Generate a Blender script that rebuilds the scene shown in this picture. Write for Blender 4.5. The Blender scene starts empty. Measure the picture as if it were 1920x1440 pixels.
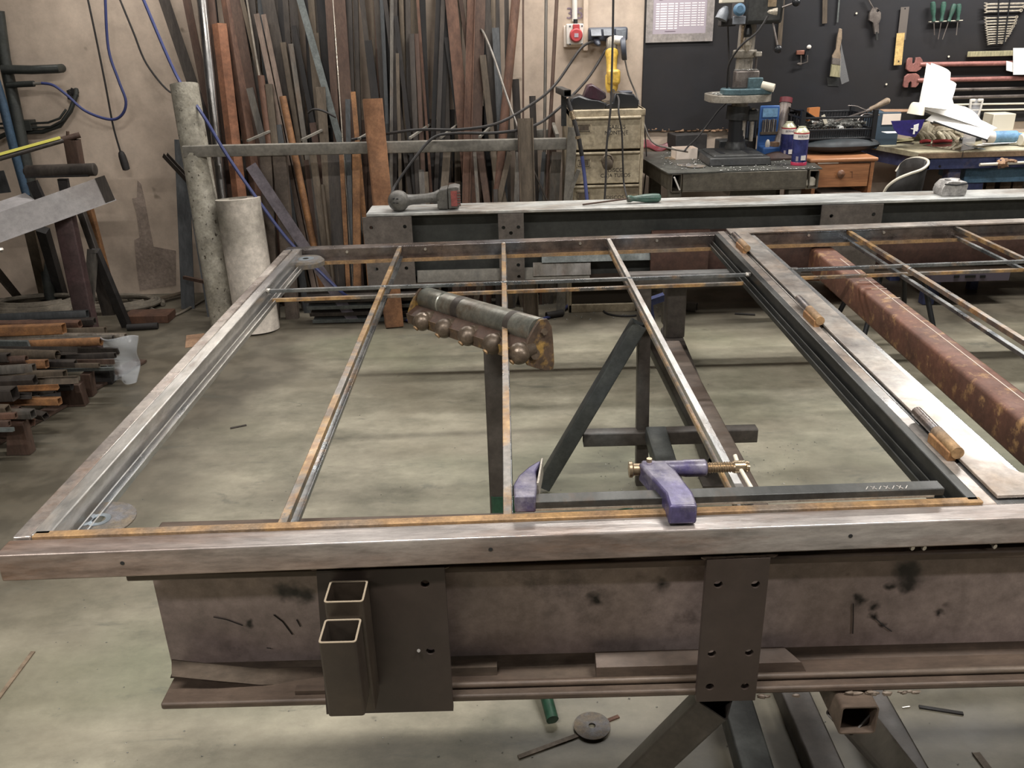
import bpy, bmesh, math, random
from math import sin, cos, pi, radians, tan, atan2, sqrt
from mathutils import Vector, Matrix
from mathutils.geometry import tessellate_polygon
random.seed(7)
scene = bpy.context.scene
# ------------------------------------------------------------------ camera
FPX, PITCH, ROLL, CH = 1596.0, radians(22.9), radians(1.52), 1.63
cam_d = bpy.data.cameras.new('camera'); cam = bpy.data.objects.new('camera', cam_d)
scene.collection.objects.link(cam); scene.camera = cam
cam_d.sensor_width = 36.0; cam_d.lens = 36.0 * FPX / 1920.0; cam_d.clip_start = .05
fw = Vector((0, cos(PITCH), -sin(PITCH))); up0 = Vector((0, sin(PITCH), cos(PITCH))); rt0 = Vector((1, 0, 0))
rt = rt0 * cos(ROLL) - up0 * sin(ROLL); upv = rt0 * sin(ROLL) + up0 * cos(ROLL)
cam.matrix_world = Matrix(((rt.x, upv.x, -fw.x, 0), (rt.y, upv.y, -fw.y, 0), (rt.z, upv.z, -fw.z, CH), (0, 0, 0, 1)))
# ------------------------------------------------------------------ exposure, lights
scene.view_settings.view_transform = 'Standard'; scene.view_settings.look = 'None'
scene.view_settings.gamma = 1.0; scene.view_settings.use_curve_mapping = False
scene.view_settings.exposure = 0.2
w = bpy.data.worlds.new('world'); scene.world = w; w.use_nodes = True
w.node_tree.nodes['Background'].inputs[0].default_value = (.9, .95, 1, 1)
w.node_tree.nodes['Background'].inputs[1].default_value = .3
def area(name, loc, sx, sy, power, col, rot=(0, 0, 0)):
    l = bpy.data.lights.new(name, 'AREA'); l.shape = 'RECTANGLE'; l.size = sx; l.size_y = sy
    l.energy = power; l.color = col
    o = bpy.data.objects.new(name, l); o.location = loc; o.rotation_euler = rot; scene.collection.objects.link(o)
LAMPS = [(-.9, .35, 3.6, 1.2, 90), (1.5, .45, 3.6, 1.2, 90), (.7, 4.1, 3.3, 1.2, 40), (2.9, 4.75, 2.7, 1.2, 60), (-2.7, -.1, 2.3, 1.2, 62), (3.4, -.1, 2.3, 1.2, 62), (-1.6, 5.15, 2.75, 1.5, 30), (.5, 5.15, 2.75, 1.5, 30)]  # low side pair and wall pair added for web light and gate highlights
for i, (x, y, z, L, p) in enumerate(LAMPS):
    area('lamp_light', (x, y, z - .05), L, .1, p, (1.0, .97, .93))
# ------------------------------------------------------------------ helpers
def ray(u, v):
    du, dv = u - 960.0, v - 720.0
    a = du * cos(ROLL) - dv * sin(ROLL); b = -du * sin(ROLL) - dv * cos(ROLL)
    return Vector((a, FPX * cos(PITCH) + b * sin(PITCH), -FPX * sin(PITCH) + b * cos(PITCH)))
def PY(u, v, Y):
    d = ray(u, v); return Vector((0, 0, CH)) + d * (Y / d.y)
def PZ(u, v, Z):
    d = ray(u, v); return Vector((0, 0, CH)) + d * ((Z - CH) / d.z)
def pxs(Y, Z, n=1):      # metres that n pixels span at depth of (Y, Z)
    return n * (Y * cos(PITCH) + (CH - Z) * sin(PITCH)) / FPX
def V(*a): return Vector(a[0]) if len(a) == 1 else Vector(a)

class MB:
    def __init__(s): s.v = []; s.f = []
    def add(s, vs, fs):
        n = len(s.v); s.v += [V(p) for p in vs]; s.f += [tuple(i + n for i in f) for f in fs]; return s
    def box(s, a, b, rz=0, pv=None):
        x0, y0, z0 = a; x1, y1, z1 = b
        vs = [V(x, y, z) for z in (z0, z1) for (x, y) in ((x0, y0), (x1, y0), (x1, y1), (x0, y1))]
        if rz:
            c = V(pv) if pv else V(((x0 + x1) / 2, (y0 + y1) / 2, 0)); R = Matrix.Rotation(rz, 3, 'Z')
            vs = [R @ (p - c) + c for p in vs]
        return s.add(vs, [(3, 2, 1, 0), (4, 5, 6, 7), (0, 1, 5, 4), (1, 2, 6, 5), (2, 3, 7, 6), (3, 0, 4, 7)])
    def prism(s, outer, holes, o, ax, ay, az, d0, d1):
        """2D polygon (with holes) in the plane ax,ay at o, extruded along az from d0 to d1"""
        o, ax, ay, az = V(o), V(ax), V(ay), V(az); loops = [list(outer)] + [list(h) for h in holes]
        pts = [p for l in loops for p in l]; n = len(pts)
        tris = tessellate_polygon([[V(p[0], p[1], 0) for p in l] for l in loops])
        vs = [o + ax * p[0] + ay * p[1] + az * d for d in (d0, d1) for p in pts]
        fs = []
        flip = ax.cross(ay).dot(az) * (d1 - d0) < 0
        for t in tris:
            a, b, c = [V(pts[i][0], pts[i][1], 0) for i in t]
            if (b - a).cross(c - a).z < 0: t = t[::-1]
            f0 = (t[2], t[1], t[0]); f1 = tuple(i + n for i in t)
            fs += [f0, f1]
        k = 0
        for li, l in enumerate(loops):
            m = len(l); A = sum(l[i][0] * l[(i + 1) % m][1] - l[(i + 1) % m][0] * l[i][1] for i in range(m))
            ccw = (A > 0) == (li == 0)
            for i in range(m):
                a, b = k + i, k + (i + 1) % m
                fs.append((a, b, b + n, a + n) if ccw else (b, a, a + n, b + n))
            k += m
        if flip: fs = [f[::-1] for f in fs]
        return s.add(vs, fs)
    def sect(s, p, q, outer, holes=(), up=(0, 0, 1), roll=0):
        """sweep a section (x = right, y = up) straight from p to q"""
        p, q = V(p), V(q); d = (q - p); L = d.length; d = d.normalized(); u = V(up)
        if abs(d.dot(u)) > .98: u = V(0, 1, 0)
        r = d.cross(u).normalized(); u = r.cross(d).normalized()
        if roll:
            R = Matrix.Rotation(roll, 3, d); r = R @ r; u = R @ u
        return s.prism(outer, holes, p, r, u, d, 0, L)
    def bar(s, p, q, w, h, up=(0, 0, 1), roll=0): return s.sect(p, q, rect(w, h), (), up, roll)
    def tube(s, p, q, w, h, t=.003, up=(0, 0, 1), roll=0, r=None):
        r = min(w, h) * .12 if r is None else r
        return s.sect(p, q, rrect(w, h, r), [rrect(w - 2 * t, h - 2 * t, max(r - t, .0005))], up, roll)
    def angle(s, p, q, w, h, t=.004, up=(0, 0, 1), roll=0):
        return s.sect(p, q, [(0, 0), (w, 0), (w, t), (t, t), (t, h), (0, h)], (), up, roll)
    def chan(s, p, q, w, h, t=.004, up=(0, 0, 1), roll=0):
        a = w / 2
        return s.sect(p, q, [(-a, 0), (a, 0), (a, h), (a - t, h), (a - t, t), (-a + t, t), (-a + t, h), (-a, h)], (), up, roll)
    def cyl(s, p, q, r, n=16, r2=None):
        r2 = r if r2 is None else r2; p, q = V(p), V(q); d = (q - p).normalized()
        u = V(0, 0, 1) if abs(d.z) < .95 else V(0, 1, 0); a = d.cross(u).normalized(); b = a.cross(d)
        vs = [c + (a * cos(2 * pi * i / n) - b * sin(2 * pi * i / n)) * rr for c, rr in ((p, r), (q, r2)) for i in range(n)]
        fs = [(i, (i + 1) % n, (i + 1) % n + n, i + n) for i in range(n)]
        fs += [tuple(range(n))[::-1], tuple(range(n, 2 * n))]
        return s.add(vs, [f[::-1] for f in fs])
    def pipe(s, p, q, r, t=.003, n=18): return s.sect(p, q, circ(r, n), [circ(r - t, n)])
    def sweep(s, pts, r, n=8, rf=None, closed=False):
        pts = [V(p) for p in pts]; m = len(pts); up = None; rings = []
        for i, p in enumerate(pts):
            d = (pts[min(i + 1, m - 1)] - pts[max(i - 1, 0)]).normalized()
            if up is None: up = V(0, 0, 1) if abs(d.z) < .9 else V(0, 1, 0)
            a = d.cross(up).normalized(); up = a.cross(d).normalized(); rr = rf(i / (m - 1)) * r if rf else r
            rings.append([p + (a * cos(2 * pi * k / n) + up * sin(2 * pi * k / n)) * rr for k in range(n)])
        fs = []
        for i in range(m - 1):
            for k in range(n):
                fs.append((i * n + k, i * n + (k + 1) % n, (i + 1) * n + (k + 1) % n, (i + 1) * n + k))
        fs += [tuple(range(n))[::-1], tuple(range((m - 1) * n, m * n))]
        return s.add([p for R in rings for p in R], fs)
    def lathe(s, prof, o, axis=(0, 0, 1), n=20):
        """profile (r, h) along axis"""
        o = V(o); d = V(axis).normalized(); u = V(0, 0, 1) if abs(d.z) < .95 else V(0, 1, 0)
        a = d.cross(u).normalized(); b = d.cross(a); m = len(prof)
        vs = [o + d * h + (a * cos(2 * pi * k / n) + b * sin(2 * pi * k / n)) * r for r, h in prof for k in range(n)]
        fs = [(i * n + k, i * n + (k + 1) % n, (i + 1) * n + (k + 1) % n, (i + 1) * n + k) for i in range(m - 1) for k in range(n)]
        if prof[0][0] > 1e-4: fs.append(tuple(range(n))[::-1])
        if prof[-1][0] > 1e-4: fs.append(tuple(range((m - 1) * n, m * n)))
        return s.add(vs, fs)
    def ball(s, c, r, sx=1, sy=1, sz=1, n=12, amp=0, seed=0):
        rnd = random.Random(seed); c = V(c); vs = [c + V(0, 0, -r * sz)]; fs = []
        m = n // 2
        for i in range(1, m):
            t = -pi / 2 + pi * i / m
            for k in range(n):
                a = 2 * pi * k / n; j = 1 + amp * (rnd.random() - .5)
                vs.append(c + V(cos(t) * cos(a) * r * sx, cos(t) * sin(a) * r * sy, sin(t) * r * sz) * j)
        vs.append(c + V(0, 0, r * sz)); L = len(vs) - 1
        for k in range(n):
            fs.append((0, 1 + (k + 1) % n, 1 + k)); fs.append((L, L - n + k, L - n + (k + 1) % n))
            for i in range(m - 2):
                a = 1 + i * n; fs.append((a + k, a + (k + 1) % n, a + n + (k + 1) % n, a + n + k))
        return s.add(vs, fs)
    def grid(s, fn, nu, nv, thick=None):
        """surface fn(u,v) with a thickness vector"""
        P = [[V(fn(i / nu, j / nv)) for j in range(nv + 1)] for i in range(nu + 1)]
        vs = [p for r_ in P for p in r_]; N = nv + 1
        fs = [(i * N + j, (i + 1) * N + j, (i + 1) * N + j + 1, i * N + j + 1) for i in range(nu) for j in range(nv)]
        if thick:
            t = V(thick); k = len(vs); vs += [p - t for p in vs]; fs += [tuple(a + k for a in f)[::-1] for f in fs]
            e = [(i, 0) for i in range(nu)] 
            for i in range(nu):
                a, b = i * N, (i + 1) * N; fs.append((b, a, a + k, b + k))
                a, b = i * N + nv, (i + 1) * N + nv; fs.append((a, b, b + k, a + k))
            for j in range(nv):
                a, b = j, j + 1; fs.append((a, b, b + k, a + k))
                a, b = nu * N + j, nu * N + j + 1; fs.append((b, a, a + k, b + k))
        return s.add(vs, fs)
def rect(w, h): return [(-w / 2, -h / 2), (w / 2, -h / 2), (w / 2, h / 2), (-w / 2, h / 2)]
def circ(r, n=18, cx=0, cy=0): return [(cx + r * cos(2 * pi * i / n), cy + r * sin(2 * pi * i / n)) for i in range(n)]
def rrect(w, h, r, n=3, cx=0, cy=0):
    out = []
    for (sx, sy, a0) in ((1, -1, -pi / 2), (1, 1, 0), (-1, 1, pi / 2), (-1, -1, pi)):
        for k in range(n + 1):
            a = a0 + pi / 2 * k / n; out.append((cx + sx * (w / 2 - r) + r * cos(a), cy + sy * (h / 2 - r) + r * sin(a)))
    return out
def smooth(pts, k=6):
    pts = [V(p) for p in pts]; out = []
    for i in range(len(pts) - 1):
        a, b, c, d = pts[max(i - 1, 0)], pts[i], pts[i + 1], pts[min(i + 2, len(pts) - 1)]
        for j in range(k):
            t = j / k; out.append(.5 * ((2 * b) + (c - a) * t + (2 * a - 5 * b + 4 * c - d) * t * t + (3 * b - a - 3 * c + d) * t ** 3))
    return out + [pts[-1]]
WO = {}   # world origin of every object
def tag(o, label=None, cat=None, group=None, kind=None):
    if label: o['label'] = label
    if cat: o['category'] = cat
    if group: o['group'] = group
    if kind: o['kind'] = kind
    return o
def empty(name, loc, label, cat, group=None):
    o = bpy.data.objects.new(name, None); o.empty_display_size = .05; scene.collection.objects.link(o)
    o.location = loc; WO[o] = V(loc); return tag(o, label, cat, group)
def obj(name, mb, m, parent=None, bev=0, label=None, cat=None, group=None, kind=None, org=None, flat=False):
    if parent is not None: org = WO[parent]
    elif org is None:
        xs = [p.x for p in mb.v]; ys = [p.y for p in mb.v]; zs = [p.z for p in mb.v]
        org = V(((min(xs) + max(xs)) / 2, (min(ys) + max(ys)) / 2, min(zs)))
    org = V(org)
    me = bpy.data.meshes.new(name); me.from_pydata([p - org for p in mb.v], [], mb.f); me.validate()
    bm = bmesh.new(); bm.from_mesh(me); bmesh.ops.recalc_face_normals(bm, faces=bm.faces); bm.to_mesh(me); bm.free()
    me.materials.append(m)
    if not flat:
        for p in me.polygons: p.use_smooth = True
        me.set_sharp_from_angle(angle=radians(38))
    o = bpy.data.objects.new(name, me); scene.collection.objects.link(o); WO[o] = org
    if parent is not None: o.parent = parent
    else: o.location = org
    if bev:
        b = o.modifiers.new('bevel', 'BEVEL'); b.width = bev; b.segments = 2; b.limit_method = 'ANGLE'; b.angle_limit = radians(50)
    return tag(o, label, cat, group, kind)
def text(name, body, size, o, ax, ay, m, parent, depth=.0006, align='CENTER'):
    c = bpy.data.curves.new(name, 'FONT'); c.body = body; c.size = size; c.extrude = depth; c.align_x = align; c.align_y = 'CENTER'
    t = bpy.data.objects.new(name, c); scene.collection.objects.link(t)
    dg = bpy.context.evaluated_depsgraph_get(); me = bpy.data.meshes.new_from_object(t.evaluated_get(dg))
    bpy.data.objects.remove(t)
    ax, ay = V(ax).normalized(), V(ay).normalized(); az = ax.cross(ay)
    mb = MB(); mb.add([V(o) + ax * v.co.x + ay * v.co.y + az * v.co.z for v in me.vertices], [tuple(p.vertices) for p in me.polygons])
    bpy.data.meshes.remove(me)
    return obj(name, mb, m, parent)
# ------------------------------------------------------------------ materials
def lin(c):
    mx, mn = max(c), min(c); l = .3 * c[0] + .59 * c[1] + .11 * c[2]; s = 1.0
    if mx - mn > 30: s = .74 if c[0] > c[2] else .86
    c = [l + (x - l) * s for x in c]
    return tuple(((x / 255) / 12.92 if x / 255 <= .04045 else ((x / 255 + .055) / 1.055) ** 2.4) for x in c) + (1,)
MATS = {}
def mat(name, c1, c2=None, rough=.6, metal=0, scale=8, rust=None, ramt=.5, rscale=6, bump=.15, stretch=(1, 1, 1), rv=.15,
        c3=None, spots=None, samt=.7, emit=None, rsharp=.08, alpha=None, trans=0, fine=.28):
    if name in MATS: return MATS[name]
    m = bpy.data.materials.new(name); m.use_nodes = True; nt = m.node_tree; N = nt.nodes; L = nt.links
    b = N['Principled BSDF']; MATS[name] = m
    b.inputs['Metallic'].default_value = metal; b.inputs['Roughness'].default_value = rough
    if trans: b.inputs['Transmission Weight'].default_value = trans
    if alpha is not None: b.inputs['Alpha'].default_value = alpha
    if emit:
        b.inputs['Emission Color'].default_value = lin(c1); b.inputs['Emission Strength'].default_value = emit
    if c2 is None and rust is None and spots is None:
        b.inputs['Base Color'].default_value = lin(c1); return m
    tc = N.new('ShaderNodeTexCoord'); oi = N.new('ShaderNodeObjectInfo'); mp = N.new('ShaderNodeMapping')
    ad = N.new('ShaderNodeVectorMath'); ad.operation = 'MULTIPLY_ADD'
    cx = N.new('ShaderNodeCombineXYZ'); L.new(oi.outputs['Random'], cx.inputs[0]); L.new(oi.outputs['Random'], cx.inputs[2])
    L.new(cx.outputs[0], ad.inputs[0]); ad.inputs[1].default_value = (13, 7, 17); L.new(tc.outputs['Object'], ad.inputs[2])
    L.new(ad.outputs[0], mp.inputs[0]); mp.inputs['Scale'].default_value = stretch
    def noise(sc, det=6, r=.6):
        n = N.new('ShaderNodeTexNoise'); n.inputs['Scale'].default_value = sc; n.inputs['Detail'].default_value = det
        n.inputs['Roughness'].default_value = r; L.new(mp.outputs[0], n.inputs['Vector']); return n
    def ramp(src, a, bb, inv=False):
        r = N.new('ShaderNodeMapRange'); r.inputs['From Min'].default_value = a; r.inputs['From Max'].default_value = bb
        if inv: r.inputs['To Min'].default_value = 1; r.inputs['To Max'].default_value = 0
        L.new(src, r.inputs['Value']); return r.outputs[0]
    def mix(f, a, bb):
        x = N.new('ShaderNodeMix'); x.data_type = 'RGBA'; L.new(f, x.inputs[0])
        for s_, i in ((a, 6), (bb, 7)):
            if isinstance(s_, tuple): x.inputs[i].default_value = s_
            else: L.new(s_, x.inputs[i])
        return x.outputs[2]
    n1 = noise(scale); f = ramp(n1.outputs[0], .36, .64)
    col = mix(f, lin(c1), lin(c2 or c1))
    if c3:
        n3 = noise(scale * .37, 3); col = mix(ramp(n3.outputs[0], .5, .68), col, lin(c3))
    if rust:
        n2 = noise(rscale, 8, .7); t = .72 - ramt * .44
        rf = ramp(n2.outputs[0], t - rsharp, t + rsharp); rr = rust if isinstance(rust[0], (tuple, list)) else (rust, tuple(int(x * .6) for x in rust))
        nr = noise(scale * 3.1, 4); rc = mix(ramp(nr.outputs[0], .35, .65), lin(rr[0]), lin(rr[1])); col = mix(rf, col, rc)
        if metal:
            mm = N.new('ShaderNodeMath'); mm.operation = 'MULTIPLY_ADD'; L.new(rf, mm.inputs[0]); mm.inputs[1].default_value = -metal * .85; mm.inputs[2].default_value = metal
            L.new(mm.outputs[0], b.inputs['Metallic'])
    if spots:
        n4 = noise(scale * 5, 2, .5); col = mix(ramp(n4.outputs[0], samt - .03, samt + .03), col, lin(spots))
    nf = noise(scale * 9, 6, .75); nm_ = noise(scale * 2.3, 5, .65)
    def vmul(c_, n_, a_, z_):
        r_ = N.new('ShaderNodeMapRange'); L.new(n_.outputs[0], r_.inputs['Value']); r_.inputs['From Min'].default_value = .32; r_.inputs['From Max'].default_value = .68; r_.inputs['To Min'].default_value = a_; r_.inputs['To Max'].default_value = z_
        h_ = N.new('ShaderNodeHueSaturation'); L.new(r_.outputs[0], h_.inputs['Value']); L.new(c_, h_.inputs['Color']); return h_.outputs[0]
    col = vmul(vmul(col, nf, 1 - fine, 1 + fine * .8), nm_, 1 - fine * .8, 1 + fine * .6)
    L.new(col, b.inputs['Base Color'])
    r = N.new('ShaderNodeMapRange'); L.new(n1.outputs[0], r.inputs['Value']); r.inputs['From Min'].default_value = .3; r.inputs['From Max'].default_value = .7
    r.inputs['To Min'].default_value = max(.05, rough - rv); r.inputs['To Max'].default_value = min(1, rough + rv); L.new(r.outputs[0], b.inputs['Roughness'])
    if bump:
        bp = N.new('ShaderNodeBump'); bp.inputs['Strength'].default_value = bump; bp.inputs['Distance'].default_value = .004
        nb = noise(scale * 6, 5); L.new(nb.outputs[0], bp.inputs['Height']); L.new(bp.outputs[0], b.inputs['Normal'])
    return m
M_floor = mat('concrete_floor', (136, 127, 104), (164, 155, 130), .5, 0, 2.2, fine=.13, rust=((98, 96, 80), (116, 112, 96)), ramt=.36, rscale=1.7, bump=.05, stretch=(.8, 1.25, 1), c3=(122, 122, 102), rv=.12, rsharp=.1, spots=(100, 96, 82), samt=.77)
def floor_shade_scuffs(m):
    """shade painted brown into the concrete by pile and wall; browner under beam"""
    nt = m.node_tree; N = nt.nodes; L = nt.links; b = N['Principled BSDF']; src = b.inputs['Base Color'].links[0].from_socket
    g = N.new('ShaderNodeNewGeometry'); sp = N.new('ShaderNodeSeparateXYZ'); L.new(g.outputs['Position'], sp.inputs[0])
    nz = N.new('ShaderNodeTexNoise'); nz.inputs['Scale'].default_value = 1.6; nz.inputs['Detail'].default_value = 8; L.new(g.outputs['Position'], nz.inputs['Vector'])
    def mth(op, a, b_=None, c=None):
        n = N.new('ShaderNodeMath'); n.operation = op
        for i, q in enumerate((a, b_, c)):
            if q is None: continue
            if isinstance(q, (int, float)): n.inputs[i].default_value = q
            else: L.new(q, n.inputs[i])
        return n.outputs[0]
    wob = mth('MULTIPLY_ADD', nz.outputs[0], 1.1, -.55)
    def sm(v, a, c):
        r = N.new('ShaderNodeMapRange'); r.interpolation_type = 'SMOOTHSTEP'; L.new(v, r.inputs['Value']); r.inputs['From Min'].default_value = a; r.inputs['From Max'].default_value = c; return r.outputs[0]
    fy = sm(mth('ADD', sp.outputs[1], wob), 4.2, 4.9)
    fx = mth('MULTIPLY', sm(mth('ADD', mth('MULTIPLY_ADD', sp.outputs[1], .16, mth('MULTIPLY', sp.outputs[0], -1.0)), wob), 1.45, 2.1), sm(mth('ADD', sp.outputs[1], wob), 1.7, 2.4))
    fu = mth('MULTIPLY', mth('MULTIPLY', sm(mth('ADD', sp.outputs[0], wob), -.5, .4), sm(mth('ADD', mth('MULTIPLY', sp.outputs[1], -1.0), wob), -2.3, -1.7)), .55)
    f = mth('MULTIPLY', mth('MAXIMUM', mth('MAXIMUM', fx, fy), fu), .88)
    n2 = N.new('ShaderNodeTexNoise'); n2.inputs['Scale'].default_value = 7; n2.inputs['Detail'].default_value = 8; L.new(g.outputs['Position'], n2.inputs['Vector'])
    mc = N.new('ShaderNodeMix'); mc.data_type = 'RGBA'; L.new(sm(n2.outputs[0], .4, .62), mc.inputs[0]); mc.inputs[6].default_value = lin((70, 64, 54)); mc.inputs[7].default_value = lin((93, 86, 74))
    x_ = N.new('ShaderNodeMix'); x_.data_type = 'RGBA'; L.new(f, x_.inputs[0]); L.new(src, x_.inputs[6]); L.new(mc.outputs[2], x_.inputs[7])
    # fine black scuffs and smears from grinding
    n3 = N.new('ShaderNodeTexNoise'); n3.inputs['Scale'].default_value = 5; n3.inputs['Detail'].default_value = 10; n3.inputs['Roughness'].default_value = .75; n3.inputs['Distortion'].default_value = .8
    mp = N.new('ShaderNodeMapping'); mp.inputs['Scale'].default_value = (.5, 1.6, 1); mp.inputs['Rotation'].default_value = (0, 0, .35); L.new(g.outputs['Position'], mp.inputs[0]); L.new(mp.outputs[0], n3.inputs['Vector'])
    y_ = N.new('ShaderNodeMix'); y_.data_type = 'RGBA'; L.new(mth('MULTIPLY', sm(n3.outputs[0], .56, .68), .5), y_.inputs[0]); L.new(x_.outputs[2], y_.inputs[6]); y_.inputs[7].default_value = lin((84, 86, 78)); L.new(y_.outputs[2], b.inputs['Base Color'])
floor_shade_scuffs(M_floor)  # shade and scuffs go into the floor colour
M_wall = mat('plaster_wall', c1=(196, 170, 146), c2=(212, 187, 163), rough=.9, scale=1.5, fine=.1, rust=((158, 138, 118), (176, 154, 134)), ramt=.3, rscale=1.1, bump=.25, rsharp=.14, spots=(140, 126, 110), samt=.77)
M_wall2 = mat('plain_plaster', (60, 57, 52), None, .9)
M_ceil = mat('ceiling_paint', (44, 43, 41), None, .9)
M_board = mat('black_board_paint', (23, 19, 18), (30, 25, 24), .7, 0, 1.2, rust=((22, 23, 30), (20, 21, 27)), ramt=.4, rscale=.8, bump=.1, rsharp=.15, spots=(62, 58, 56), samt=.79, fine=.16)
M_mill = mat('mill_steel', (96, 88, 86), (118, 108, 102), .27, .75, 6, rust=((116, 92, 72), (90, 68, 52)), ramt=.3, rscale=5, bump=.12, c3=(110, 122, 134), rsharp=.1)
M_stile = mat('mill_steel_sheen', (150, 140, 134), (176, 168, 160), .3, .6, 6, rust=((136, 104, 82), (112, 84, 66)), ramt=.32, rscale=5, bump=.12)  # mill steel made paler: reflected lamp light put into the colour
M_rail = mat('rail_steel', (128, 104, 92), (158, 136, 122), .34, .5, 7, rust=((122, 88, 64), (92, 66, 50)), ramt=.4, rscale=6, bump=.15, stretch=(.2, 1, 1), c3=(158, 152, 148), rsharp=.08, fine=.35)
M_bright = mat('blue_bright_steel', (170, 172, 174), (196, 192, 186), .3, .8, 5, rust=((132, 100, 66), (110, 80, 50)), ramt=.2, rscale=6, bump=.08, stretch=(1, .3, 1))
M_dksteel = mat('dark_mill_scale', (56, 57, 56), (80, 80, 77), .42, .6, 6, bump=.1, rust=((100, 76, 52), (84, 60, 42)), ramt=.14, stretch=(1, .4, 1))
M_rust = mat('orange_rust', (172, 118, 62), (140, 88, 46), .75, .15, 14, c3=(110, 92, 76), bump=.3)
M_ruststrip = mat('rusty_flat_bar', (178, 132, 76), (136, 102, 68), .6, .3, 18, c3=(120, 108, 96), bump=.2)
M_muntin = mat('muntin_steel', (112, 110, 108), (138, 132, 124), .35, .75, 8, rust=((176, 134, 74), (138, 92, 48)), ramt=.5, rscale=7, bump=.1, rsharp=.06)
M_muntin2 = mat('muntin_steel_blue', (108, 114, 118), (140, 140, 138), .3, .75, 8, rust=((150, 112, 66), (120, 80, 44)), ramt=.33, rscale=6, bump=.1, rsharp=.06)
M_plate = mat('flat_plate_steel', (150, 147, 145), (182, 176, 168), .36, .6, 5, rust=((158, 124, 90), (136, 106, 82)), ramt=.4, rscale=2.2, bump=.1, rsharp=.16)
M_web = mat('beam_web', (146, 130, 126), (168, 151, 145), .42, .1, 3, c3=(112, 98, 95), rust=((64, 52, 52), (48, 40, 40)), ramt=.2, rscale=2.5, bump=.15, spots=(52, 42, 40), samt=.76)
def marks(m, pts, col):
    """burn marks with soft irregular edges at fixed places of the object"""
    nt = m.node_tree; N = nt.nodes; L = nt.links; b = N['Principled BSDF']; src = b.inputs['Base Color'].links[0].from_socket
    tc = [n for n in N if n.type == 'TEX_COORD'][0]; nz = N.new('ShaderNodeTexNoise'); nz.inputs['Scale'].default_value = 45; L.new(tc.outputs['Object'], nz.inputs['Vector'])
    w_ = N.new('ShaderNodeVectorMath'); w_.operation = 'MULTIPLY_ADD'; L.new(nz.outputs['Color'], w_.inputs[0]); w_.inputs[1].default_value = (.03, .03, .03); L.new(tc.outputs['Object'], w_.inputs[2])
    for (x, y, z, r) in pts:
        d = N.new('ShaderNodeVectorMath'); d.operation = 'DISTANCE'; L.new(w_.outputs[0], d.inputs[0]); d.inputs[1].default_value = (x + .015, y + .015, z + .015)
        mr = N.new('ShaderNodeMapRange'); L.new(d.outputs['Value'], mr.inputs['Value']); mr.inputs['From Min'].default_value = r * .25; mr.inputs['From Max'].default_value = r; mr.inputs['To Min'].default_value = 1; mr.inputs['To Max'].default_value = 0
        x_ = N.new('ShaderNodeMix'); x_.data_type = 'RGBA'; L.new(mr.outputs[0], x_.inputs[0]); L.new(src, x_.inputs[6]); x_.inputs[7].default_value = lin(col); src = x_.outputs[2]
    L.new(src, b.inputs['Base Color'])
mk = []
for u, v, r in ((529, 1110, .022), (552, 1111, .03), (575, 1118, .02), (470, 1167, .012), (1607, 1120, .014), (1612, 1128, .016), (1640, 1136, .015), (1640, 1155, .012), (1655, 1170, .01), (1700, 1068, .03), (1706, 1085, .03), (1700, 1100, .02), (1672, 1098, .014), (1240, 1096, .02), (1115, 1124, .02), (1760, 1150, .01)):
    p = PY(u, v, 1.256); mk.append((p.x, p.y - 1.26, p.z - .51, r))
marks(M_web, mk, (26, 20, 20))
M_flange = mat('beam_flange_brown', (88, 70, 56), (70, 56, 46), .6, .2, 6, c3=(104, 88, 72), bump=.25, stretch=(.4, 1, 1))
M_plt = mat('brown_paint_plate', (48, 38, 33), (56, 46, 40), .55, .05, 4, bump=.1, c3=(42, 35, 31), fine=.14)
M_boxt = mat('brown_box_tube', (58, 49, 40), (70, 60, 48), .5, .2, 5, bump=.15, c3=(50, 42, 36), fine=.14)
M_rimhl = mat('painted_rim_highlight', (176, 156, 128), None, .45, .4)
M_trest = mat('trestle_brown', (62, 56, 52), (74, 68, 62), .5, .25, 4, bump=.1, c3=(84, 84, 82))
M_trest2 = mat('trestle_bluegrey', (82, 84, 80), (66, 68, 66), .5, .25, 4, bump=.1, c3=(62, 66, 68))
M_beamtop = mat('flange_lamp_sheen', (170, 172, 170), (190, 190, 186), .45, .35, 6, rust=((120, 112, 104), (140, 132, 122)), ramt=.42, rscale=5, stretch=(.35, 1, 1), bump=.15)  # bright colour stands in for lamps reflected on the flange
M_beamweb = mat('dark_beam_web', (44, 46, 44), (54, 54, 50), .6, .15, 4, bump=.1)
M_redbeam = mat('red_oxide_web', (72, 46, 38), (90, 56, 44), .6, .1, 5, bump=.15, c3=(56, 40, 36))
M_rtube = mat('red_rust_tube', (132, 78, 56), (114, 68, 50), .6, .2, 5, rust=((176, 128, 72), (156, 104, 56)), ramt=.3, rscale=22, bump=.2, c3=(98, 62, 48), rsharp=.05)
M_rtube2 = mat('orange_square_tube', (160, 102, 58), (132, 84, 50), .75, .1, 7, c3=(110, 72, 46), bump=.3)
M_rustang = mat('rust_angle', (144, 84, 48), (116, 68, 42), .8, .1, 6, bump=.3)
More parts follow.
